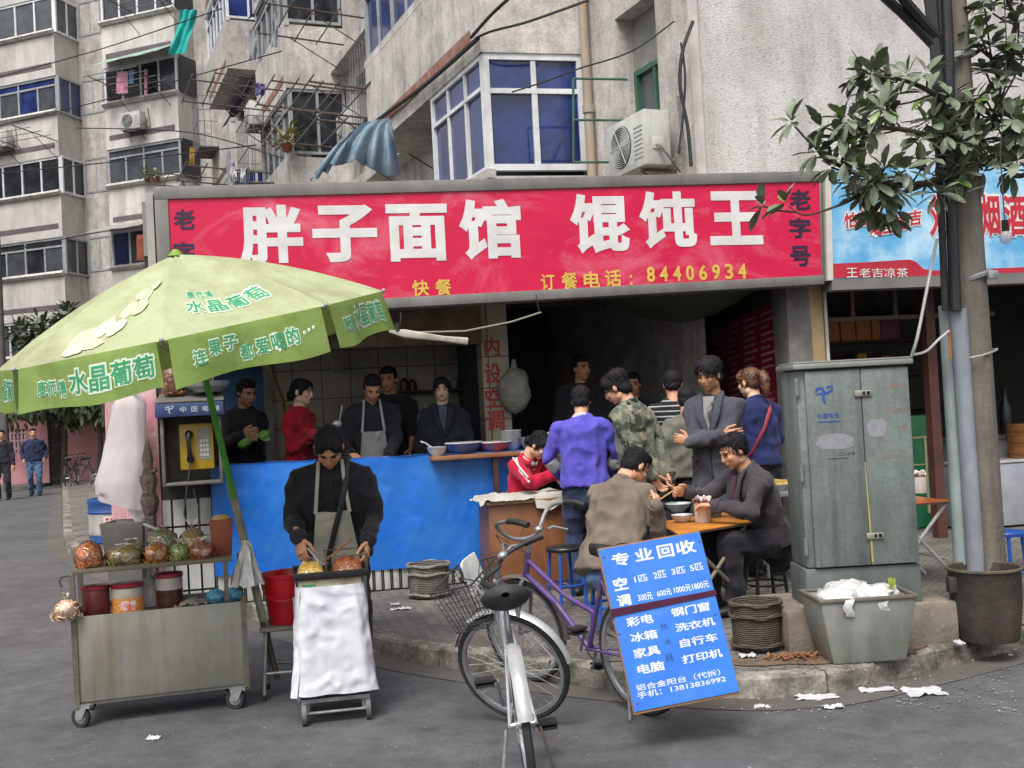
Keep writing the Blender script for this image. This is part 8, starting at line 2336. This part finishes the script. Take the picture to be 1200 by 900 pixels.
# drying racks
rackm = M('rack_steel', '77777a', '5f5e60', rough=.5, metal=.3, sc=14)
def rack(label, mw, out=1.7, w=1.6, n=4, z=.0, m_=None):
    t = thing('drying_rack', label, 'drying rack', mw=mw, group='drying racks on the apartment facades')
    m = MB(mw)
    for x in (0, w): m.tube([(x, 0, 0), (x, out, .12)], .018, n=6); m.tube([(x, 0, -.6), (x, out*.6, .06)], .012, n=6)
    m.build('arms', rust, t)
    m = MB(mw)
    for k in range(n): y = out*(.3+.7*k/(n-1)); m.tube([(-.25, y, .12*y/out+.02), (w+.3, y, .12*y/out+.02)], .014, n=6)
    m.build('rails', rackm, t)
    return t
r0 = rack('steel drying rack nearest the blue glazed balcony', fmat(TB+6.6, BO*.2, 6.7), 1.9, 1.6)
for t, o, z, lb in ((12.6, .3, 5.6, 'low beside the second balcony'), (17.3, BO, 7.2, 'at the second floor of the second balcony'), (12.4, .2, 7.7, 'middle one before the second balcony'), (17.2, BO, 5.2, 'lowest on the second balcony'), (25.6, BO, 6.0, 'lowest on the third balcony'), (20.2, .1, 10.2, 'high between second and third balconies'), (25.4, BO, 8.8, 'upper one on the third balcony'), (20.6, .2, 6.6, 'low between second and third balconies'), (12.6, .2, 9.2, 'upper one before the second balcony'), (15.3, BO, 6.3, 'middle of the second balcony face'), (15.6, BO, 8.6, 'upper middle of the second balcony face'), (23.4, BO, 7.4, 'middle of the third balcony face'), (28.4, .1, 8.0, 'at the far end of the wall'), (9.4, .1, 6.2, 'just beyond the nearest balcony')):
    copy_tree(r0, fmat(t, o, z), 'steel drying rack on the street wall, '+lb)
for k, (px, py, o) in enumerate(((170, 108, .9), (180, 15, .9), (40, 170, 1.2))):
    a, z = epx(px, py, o)
    copy_tree(r0, em(a+.6, o, z), ['steel drying rack below the green awning of the far block', 'steel drying rack near the top of the far block', 'steel drying rack on the left bay of the far block'][k])
# steel cages round the street windows
def cage(label, mw, w=1.5, h=1.5, out=.55):
    t = thing('window_cage', label, 'window cage', mw=mw, group='steel cages on the street windows')
    m = MB(mw)
    for z in (0, h*.5, h):
        m.tube([(0, 0, z), (0, out, z), (w, out, z), (w, 0, z)], .012, n=5)
    for k in range(9): x = w*k/8; m.tube([(x, out, 0), (x, out, h)], .008, n=5)
    for x in (0, w):
        for y in (.2, .4): m.tube([(x, out*y/.55, 0), (x, out*y/.55, h)], .008, n=5)
    m.build('bars', rackm, t)
    m = MB(mw); m.b2((0, 0, -.03), (w, out, -.012)); m.build('floor_plate', rust, t)
    return t
cg = cage('steel window cage low between the second and third balconies', fmat(19.25, 0, 4.2))
for t, o, z, lb in ((11.05, 0, 7.0, 'steel window cage beside the second balcony, second floor'), (11.05, 0, 9.8, 'steel window cage beside the second balcony, third floor'), (19.25, 0, 7.0, 'steel window cage between second and third balconies, second floor'), (19.25, 0, 9.8, 'steel window cage between second and third balconies, third floor'), (28.05, 0, 7.0, 'steel window cage at the far end of the street wall'), (17.0, BO, 6.95, 'steel cage hung on the face of the second balcony'), (25.3, BO, 9.75, 'steel cage hung on the face of the third balcony')):
    copy_tree(cg, fmat(t, o, z), lb)
# laundry and awnings
def cloth_sheet(name, label, P, mat, cat, nu=12, nv=10, amp=.05, scal=None):
    """P: four corners TL,TR,BR,BL"""
    P = [V(p) for p in P]
    nn = (P[1]-P[0]).cross(P[3]-P[0]).normalized()
    m = MB()
    def f(u, v):
        q = P[0].lerp(P[1], u).lerp(P[3].lerp(P[2], u), v)
        q = q+nn*(amp*noise.noise(V((u*4, v*3, P[0].x)))+amp*.5*math.sin(u*14+v*4)*v)
        if scal and v > .99: q = q-(P[3]-P[0]).normalized()*(scal*abs(math.sin(u*math.pi*7)))
        return q
    m.grid(f, nu, nv)
    return tag(m.build(name, mat, smooth=80, thick=.006), label, cat)
vpur = cloth('purple_awning', '3f3568', '4c4076')
vblue = M('blue_tarp_old', '52687a', '708594', rough=.65, sc=3, dirt='939da1', damt=.7, dsc=(4, 4, 4), bump=.6, bsc=12)
def awn(px0, py0, px1, py1, o0, o1, name, label, mat, drop=.4, scal=.12):
    """awning from the wall (o0, upper line) outwards (o1)"""
    a, b = fac(px0, py0, o0), fac(px1, py1, o0)
    ta, tb_ = (a-CC).dot(SD), (b-CC).dot(SD)
    return cloth_sheet(name, label, [S(max(ta, tb_), o0, a.z), S(min(ta, tb_), o0, a.z), S(min(ta, tb_), o1, a.z-drop), S(max(ta, tb_), o1, a.z-drop)], mat, 'awning', 28, 8, .05, scal)
awn(285, 128, 318, 122, .02, .8, 'awning', 'scalloped purple awning over a street window above the sign', vpur, .75, .1)
awn(318, 5, 340, 2, .02, .7, 'awning', 'purple awning at the top of the street wall', vpur, .5, .1)
# torn blue tarp below the near balconies
tA = [fac(455, 142, BO+.05), fac(464, 150, .2), fac(466, 205, BO*.6), fac(372, 203, BO+.5)]
m = MB()
pk = at(456, 140, 14.0)
edge = catmull([at(366, 214, 13.6), at(386, 201, 13.5), at(406, 192, 13.4), at(428, 194, 13.4), at(446, 204, 13.5), at(465, 207, 13.7), at(466, 180, 13.9)], 6)
def tarp(u, v):
    k = u*(len(edge)-1); i = min(int(k), len(edge)-2)
    e = edge[i].lerp(edge[i+1], k-i)
    q = pk.lerp(e, v)
    return q+V((.0, -.28*math.sin(math.pi*v*.9)-.07*v*math.sin(u*34)-.05*v*noise.noise(V((u*9, v*4, 1))), .1*math.sin(math.pi*v)+.06*v*noise.noise(V((u*22, v*2, 5)))))
m.grid(tarp, 60, 22); tag(m.build('torn_tarp', vblue, smooth=80, thick=.01), 'torn faded blue tarp sagging from the balcony above the red sign', 'tarpaulin')
a, z = epx(150, 62, .9); b_, _ = epx(205, 62, .9)
cloth_sheet('awning', 'pale green awning over the middle window of the far apartment block', [E_(a+.9, .9, z-.1), E_(b_-.1, .9, z+.0), E_(b_-.1, 1.9, z-.55), E_(a+.9, 1.9, z-.6)], M('awning_green', '7c9487', '93a79b', rough=.7, sc=5), 'awning', 20, 6, .02, .03)
a, z = epx(148, 262, .9)
cloth_sheet('awning', 'grey corrugated awning low on the far apartment block', [E_(a+.9, .9, z), E_(a-1.3, .9, z), E_(a-1.3, 1.9, z-.35), E_(a+.9, 1.9, z-.35)], M('awning_grey', '97968f', '83827b', rough=.7, sc=5), 'awning', 20, 6, .02, .0)
teal = cloth('teal_quilt', '1f9a94', '2aaaa2')
p0, p1, p2, p3 = at(212, 11, 34), at(231, 12, 34), at(218, 62, 34), at(198, 64, 34)
cloth_sheet('quilt', 'turquoise quilt hung out to dry near the top of the far block', [p0, p1, p2, p3], teal, 'laundry', 12, 14, .12)
pinkc = cloth('pink_laundry', 'c08a9a', 'b57c8e')
a, z = epx(143, 84, 1.4)
cloth_sheet('laundry', 'pink cloth drying under the green awning of the far block', [at(137, 84, 35.6), at(150, 84, 35.6), at(150, 109, 35.6), at(136, 110, 35.6)], pinkc, 'laundry', 8, 8, .06)
cloth_sheet('laundry', 'narrow pink cloth drying right of the wider pink cloth', [at(169, 81, 35.6), at(173, 81, 35.6), at(173, 112, 35.6), at(169, 112, 35.6)], pinkc, 'laundry', 6, 8, .04)
cloth_sheet('laundry', 'small blue garment drying between the pink cloths', [at(151, 82, 35.6), at(157, 82, 35.6), at(157, 98, 35.6), at(151, 98, 35.6)], cloth('blue_laundry', '6a8ab0', '5a7aa3'), 'laundry', 6, 6, .05)
lc = [cloth('grey_laundry', '8a8d94', '777a82'), cloth('white_laundry', 'b5b6b8', 'a5a6a9'), cloth('ochre_laundry', '9a7438', '8a6630'), cloth('rust_laundry', '8a4e38', '7a4230'), cloth('violet_laundry', '57507a', '49436b')]
for k, (px, py, w_, h_, ci, lb) in enumerate(((292, 35, 10, 35, 0, 'grey cloth hanging high on the street wall'), (318, 15, 8, 40, 0, 'second grey cloth hanging high on the street wall'), (222, 172, 6, 22, 2, 'ochre cloth hanging low at the far end of the street wall'), (160, 275, 22, 30, 3, 'rust coloured cloth hanging low on the far block'), (270, 195, 6, 18, 1, 'white cloth drying just above the left of the sign'), (282, 197, 6, 17, 1, 'second white cloth drying just above the left of the sign'), (299, 98, 12, 14, 4, 'violet cloth on a rack above the purple awning'))):
    Y_ = 34 if px < 200 else (31 if px < 240 else 19)
    cloth_sheet('laundry', lb, [at(px, py, Y_), at(px+w_, py, Y_), at(px+w_, py+h_, Y_), at(px, py+h_, Y_)], lc[ci], 'laundry', 8, 8, .06)
for k, (t, o, z, w_, h_, ci, lb) in enumerate(((13.9, BO+1.2, 7.25, .5, .9, 0, 'grey towel on the rack of the second balcony'), (14.7, BO+1.0, 7.2, .45, .7, 4, 'violet shirt on the rack of the second balcony'), (16.2, BO+.9, 5.25, .5, .8, 1, 'white shirt low on the rack of the second balcony'), (22.8, BO+1.2, 7.45, .7, 1.0, 1, 'white sheet on the rack of the third balcony'), (24.4, BO+1.0, 8.85, .6, .9, 4, 'violet sheet on the upper rack of the third balcony'), (23.6, BO+.8, 6.05, .6, .8, 2, 'ochre cloth on the lowest rack of the third balcony'), (26.8, .9, 8.0, .6, 1.1, 0, 'grey cloth on the rack at the far end of the wall'), (19.4, 1.0, 6.7, .5, .8, 3, 'rust cloth on the rack between second and third balconies'))):
    cloth_sheet('laundry', lb, [S(t+w_, o, z), S(t, o, z), S(t, o-.05, z-h_), S(t+w_, o-.05, z-h_)], lc[ci], 'laundry', 8, 8, .06)
for t, o, z, lb in ((21.0, .02, 7.2, 'air conditioner on the street wall below the higher one near the third balcony'), (26.4, .02, 5.6, 'low air conditioner at the far end of the street wall'), (17.2, BO-.1, 8.5, 'air conditioner on the face of the second balcony')):
    copy_tree(ac0, fmat(t, o, z), lb)
awn(240, 118, 262, 112, .02, .9, 'awning', 'dark violet awning far along the street wall', vpur, .7, .1)
# bright blue window edge strip, plants on the sills
m = MB(); a = fac(330, 105, .06); m.add([S((a-CC).dot(SD)+dx, .05+dy, z) for dx in (0, .35) for dy in (0, .04) for z in (a.z-1.6, a.z)], [(0, 1, 3, 2), (4, 6, 7, 5), (0, 4, 5, 1), (2, 3, 7, 6), (1, 5, 7, 3), (0, 2, 6, 4)])
tag(m.build('blue_board', M('bright_blue', '2f7fc4', '3a8ad0', rough=.5, sc=4)), 'upright bright blue board fixed beside a street window', 'board')
def plant(label, p, r, n_, leafL, mat, name='potted_plant'):
    t = thing(name, label, 'plant', p)
    m = MB(); m.lathe([(0, 0), (.09, 0), (.13, .16), (.11, .16), (0, .14)], p, 14); m.build('pot', M('clay_pot', '7d4a35', '6b3f2d', rough=.8, sc=8), t)
    m = MB()
    for k in range(n_):
        d = V((rnd.uniform(-1, 1), rnd.uniform(-1, 1), rnd.uniform(-.1, 1.2))).normalized()
        leaf(m, p+UP*.16+d*r*rnd.uniform(.1, .8), d+V((0, 0, -.2)), UP, leafL*rnd.uniform(.7, 1.2), leafL*.35)
    m.build('foliage', mat, t)
    return t
pl_m = M('plant_green', '4d5f38', '66754a', rough=.6, sc=8)
plant('trailing potted plant on the second balcony of the street wall', S(13.4, BO+.1, 7.15), .5, 70, .22, M('plant_yellow', '7d7a45', '929058', rough=.6, sc=8))
plant('potted plant on a sill of the far apartment block', E_(epx(172, 210, 1.1)[0], 1.05, epx(172, 213, 1.1)[1]), .35, 60, .2, pl_m)
plant('pot of white flowers on the window sill of the far block', E_(epx(182, 214, 1.1)[0], 1.05, epx(182, 213, 1.1)[1]), .3, 50, .18, M('flower_white', 'b9bfb0', '8d9a7d', rough=.6, sc=8))
# green iron frame standing out of the wall beside the air conditioner
m = MB()
pw = [(684, 93), (684, 141), (684, 190)]
oo = (hit(684, 141, hit(735, 100, CC, SN), FN))
for y in (93, 141, 190):
    a = hit(735, y, CC+SN*.01, SN); 
    b = a - FD*.62
    m.tube([a+UP*0, b], .014, n=6)
a = hit(735, 93, CC+SN*.01, SN)-FD*.62; b = hit(735, 190, CC+SN*.01, SN)-FD*.62
m.tube([a, b], .014, n=6)
tag(m.build('wall_rack', greenfr), 'green iron rack projecting from the wall left of the air conditioner', 'rack')

# ============================================================ THE FAR END OF THE SIDE STREET
pf = M('pink_wall_far', 'c58d92', 'b47d83', rough=.9, sc=1.5, dirt='8d6b6c', damt=.5, dsc=(1, 1, .5))
WY = 33.5
def wx(px): return at(px, 540, WY).x
pw_ = thing('garden_wall', 'pink garden wall with a pierced lattice panel at the far end of the street', 'wall', V((wx(40), WY, 0)))
z_top = at(40, 489, WY).z
def pwall(x0, x1, z0, z1, y=WY, d=.22):
    return ((x0, y, z0), (x1, y+d, z1))
m = MB(); m.b2(*pwall(wx(-60), wx(10), 0, z_top)); m.b2(*pwall(wx(10.3), wx(33), 0, at(20, 530, WY).z)); m.b2(*pwall(wx(10.3), wx(33), at(20, 503, WY).z, z_top)); m.b2(*pwall(wx(33.3), wx(57), 0, z_top)); m.build('wall_body', pf, pw_, smooth=0)
m = MB()
zl0, zl1 = at(20, 530, WY).z, at(20, 503, WY).z
for k in range(5): x = wx(10.3)+(wx(33)-wx(10.3))*(k+.5)/5; m.b2((x-.03, WY+.04, zl0), (x+.03, WY+.15, zl1))
for k in range(3): z = zl0+(zl1-zl0)*(k+.5)/3; m.b2((wx(10.3), WY+.05, z-.03), (wx(33), WY+.14, z+.03))
m.build('lattice', M('lattice_pink', 'b5959a', 'a5868b', rough=.9, sc=4), pw_, smooth=0)
m = MB(); m.b2((wx(-60), WY-.08, z_top+.002), (wx(57), WY+.3, z_top+.14)); m.build('coping', M('coping_pink', 'd0a3a6', 'bd9094', rough=.9, sc=3), pw_, smooth=0)
gt = thing('iron_gate', 'dark iron gate between pink walls at the end of the street', 'gate', V((wx(66), WY, 0)))
m = MB()
n_ = 14
for k in range(n_+1): x = wx(58)+(wx(79)-wx(58))*k/n_; m.tube([(x, WY+.1, .05), (x, WY+.1, z_top+.25)], .022, n=5)
for z in (.2, 1.2, z_top+.1): m.b2((wx(58), WY+.08, z-.03), (wx(79), WY+.12, z+.03))
m.build('bars', M('gate_dark', '33302f', '292726', rough=.7), gt, smooth=0)
m = MB(); m.b2((wx(58), WY+.16, .05), (wx(79), WY+.18, z_top)); m.build('back_sheet', M('gate_sheet', '4a4443', '3c3736', rough=.8, sc=4), gt, smooth=0)
pw2 = thing('garden_wall', 'pink wall behind the parked bicycles right of the dark gate', 'wall', V((wx(95), WY, 0)))
m = MB(); m.b2(*pwall(wx(79.5), wx(150), 0, z_top+.5)); m.build('wall_body', pf, pw2, smooth=0)
# far kerb and pavement strip before the wall
m = MB(); m.b2((wx(-60), WY-1.6, -.02), (wx(60), WY-.01, .1)); tag(m.build('far_pavement', pave, smooth=0), kind='structure')
def ftree(label, c, h, r, n_, L, seed, trunk_r=.12, squash=.8, mat=None):
    rs = random.Random(seed)
    t = thing('tree', label, 'tree', c)
    m = MB(); m.tube([c, c+V((.1, 0, h*.4)), c+V((-.05, 0, h*.75))], [trunk_r, trunk_r*.8, trunk_r*.4], n=8)
    for k in range(6):
        a = rs.random()*6.28
        m.tube([c+V((.08, 0, h*.45)), c+V((math.cos(a)*r*.4, math.sin(a)*r*.4, h*.65)), c+V((math.cos(a)*r*.75, math.sin(a)*r*.7, h*(.7+.25*rs.random())))], [trunk_r*.45, trunk_r*.3, trunk_r*.1], n=6)
    m.build('trunk', barkm, t)
    m = MB()
    cl = [(c+V((rs.gauss(0, .45)*r, rs.gauss(0, .45)*r, h*.72+rs.gauss(0, .42)*r*squash)), r*rs.uniform(.22, .45)) for _ in range(16)]
    for k in range(n_):
        q, rr = cl[rs.randrange(len(cl))]
        d = V((rs.gauss(0, 1), rs.gauss(0, 1), rs.gauss(0, 1))).normalized()
        m.cur = 1 if rs.random() < .3 else 0
        leaf(m, q+d*rr*rs.random()**.4, d+V((0, 0, -.3)), UP+d*.5, L*rs.uniform(.6, 1.2), L*.45)
    m.build('crown', [mat or M('far_leaf', '3d4a35', '4c5a42', rough=.7, sc=2), M('far_leaf_light', '5a6a4c', '6a785a', rough=.7, sc=2)], t)
p = at(72, 545, 32.3); ftree('dark tree overhanging the pink wall above the iron gate', V((p.x, 32.4, 0)), 3.9, 1.7, 2600, .26, 3, .1, .5)
p = at(112, 540, 31.0); ftree('small tree behind the parasol rim near the parked bicycles', V((p.x, 31.2, 0)), 3.6, 1.2, 1500, .26, 7, .09, .5)
p = at(62, 420, 35.5); ftree('tall grey green tree in front of the far apartment block', V((p.x, 35.2, 0)), 5.9, 1.5, 2600, .3, 11, .14, 1.0, M('far_leaf_grey', '4f5a4a', '5c6656', rough=.7, sc=2))
# leaning pipe post at the left edge
m = MB(); a, b = at(8, 560, 31), at(-2, 0, 31); m.tube([V((a.x, a.y, 0)), V((a.x-.02, a.y, b.z+2))], .11, n=12); tag(m.build('street_pole', M('far_pole', '5d5957', '4f4b49', rough=.8, sc=3)), 'dark grey street pole at the left edge before the far block', 'pole')
# parked bicycles by the gate
fb = [('parked bicycle seen side on under the pink wall', V((at(94, 557, 30.5).x, 30.5, 0)), R(-84), 1), ('parked bicycle standing end on left of the other by the gate', V((at(79, 557, 30.2).x, 30.2, 0)), R(8), 0)]
for lb, c, a, k in fb:
    bicycle(lb, Matrix.Translation(c) @ Matrix.Rotation(a, 4, 'Z'), .33, 1.05, R(10), blackp, blackp, saddle=.85, hb_z=.95)
# ============================================================ LITTER ON THE GROUND
paper = M('paper_litter', 'c3c3c6', 'b0b0b4', rough=.8, sc=14)
def scrap(label, px, py, w, h, z, seed):
    c = gnd(px, py, z)
    m = MB()
    m.grid(lambda u, v: c+V(((u-.5)*w*(1+.3*noise.noise(V((v*3, seed, 0)))), (v-.5)*h*2.2*(1+.4*noise.noise(V((u*3, seed, 5)))), .003+.012*abs(noise.noise(V((u*4, v*4, seed))))*2+.003*math.sin(u*7+seed))), 10, 6)
    tag(m.build('paper_scrap', paper, smooth=60, thick=.003), label, 'litter', 'paper scraps on the road by the kerb')
scrap('long torn white paper strip on the road at the kerb nearest the bin', 957, 818, .2, .035, .004, 1)
scrap('small white paper scrap in front of the long torn strip', 976, 829, .1, .025, .004, 2)
scrap('thin white paper strip lying along the gutter right of the bin', 1028, 809, .19, .03, .004, 3)
scrap('largest crumpled white paper sheet in the gutter at the right', 1083, 811, .2, .07, .004, 4)
scrap('small flat white scrap left of the torn strips', 893, 829, .08, .015, .003, 5)
scrap('white scrap on the soil between basket and plinth', 876, 769, .09, .04, KZ+.01, 6)
scrap('small white crumpled scrap beside the plinth corner on the right', 1124, 754, .05, .03, KZ+.01, 7)
scrap('tiny white scrap on the road in front of the food cart', 180, 866, .07, .02, .002, 8)
scrap('tiny white scrap on the brick pavement beside the ribbed tiles', 463, 709, .07, .03, KZ+.004, 9)
scrap('dark edged scrap lying on the pavement before the litter basket', 470, 714, .16, .03, KZ+.004, 10)
m = MB()
c = gnd(930, 772, KZ)
for k in range(150):
    a, q = rnd.random()*6.28, rnd.random()**.6
    p = c+V((math.cos(a)*q*.16, math.sin(a)*q*.07, .008+.03*(1-q)*rnd.random()))
    d = V((rnd.uniform(-1, 1), rnd.uniform(-1, 1), rnd.uniform(-.1, .5)))
    leaf(m, p, d, UP, rnd.uniform(.02, .05), rnd.uniform(.01, .02))
tag(m.build('food_scraps', M('scrap_orange', '9a6a4a', '7d5238', rough=.8, sc=30)), 'orange brown heap of food scraps on the kerb left of the bin', 'scraps', kind='stuff')
m = MB()
for k in range(420):
    px, py = rnd.uniform(840, 1195), rnd.uniform(762, 835)
    p = gnd(px, py, 0)
    on = py < 790-abs(px-960)*.08
    p = gnd(px, py, KZ+.004 if on else .006)
    leaf(m, p+UP*.002, (rnd.uniform(-1, 1), rnd.uniform(-1, 1), .1), UP, rnd.uniform(.008, .03), rnd.uniform(.005, .012))
for k in range(260):
    p = V((rnd.uniform(-3.5, 3.2), rnd.uniform(4.3, 6.2), .002))
    leaf(m, p, (rnd.uniform(-1, 1), rnd.uniform(-1, 1), .05), UP, rnd.uniform(.006, .02), rnd.uniform(.004, .01))
for k in range(160):
    p = V((rnd.uniform(-1.2, 1.4), rnd.uniform(7.0, 8.8), KZ+.003))
    leaf(m, p, (rnd.uniform(-1, 1), rnd.uniform(-1, 1), .05), UP, rnd.uniform(.008, .025), rnd.uniform(.005, .012))
tag(m.build('crumbs', M('crumb', '6d655b', 'a09a90', rough=.9, sc=3, lo=.48, hi=.52)), 'scattered crumbs and small dirt on road and pavement', 'dirt', kind='stuff')
m = MB(); c = gnd(866, 757, KZ)
for k in range(8): leaf(m, c+UP*.01, (rnd.uniform(-.6, .6), rnd.uniform(-.6, .2), 1), (0, -1, .3), .07, .02)
tag(m.build('vegetable_leaves', MATS['yellow_green_leaf']), 'yellow green vegetable leaves on the pavement by the dark basket', 'leaves')
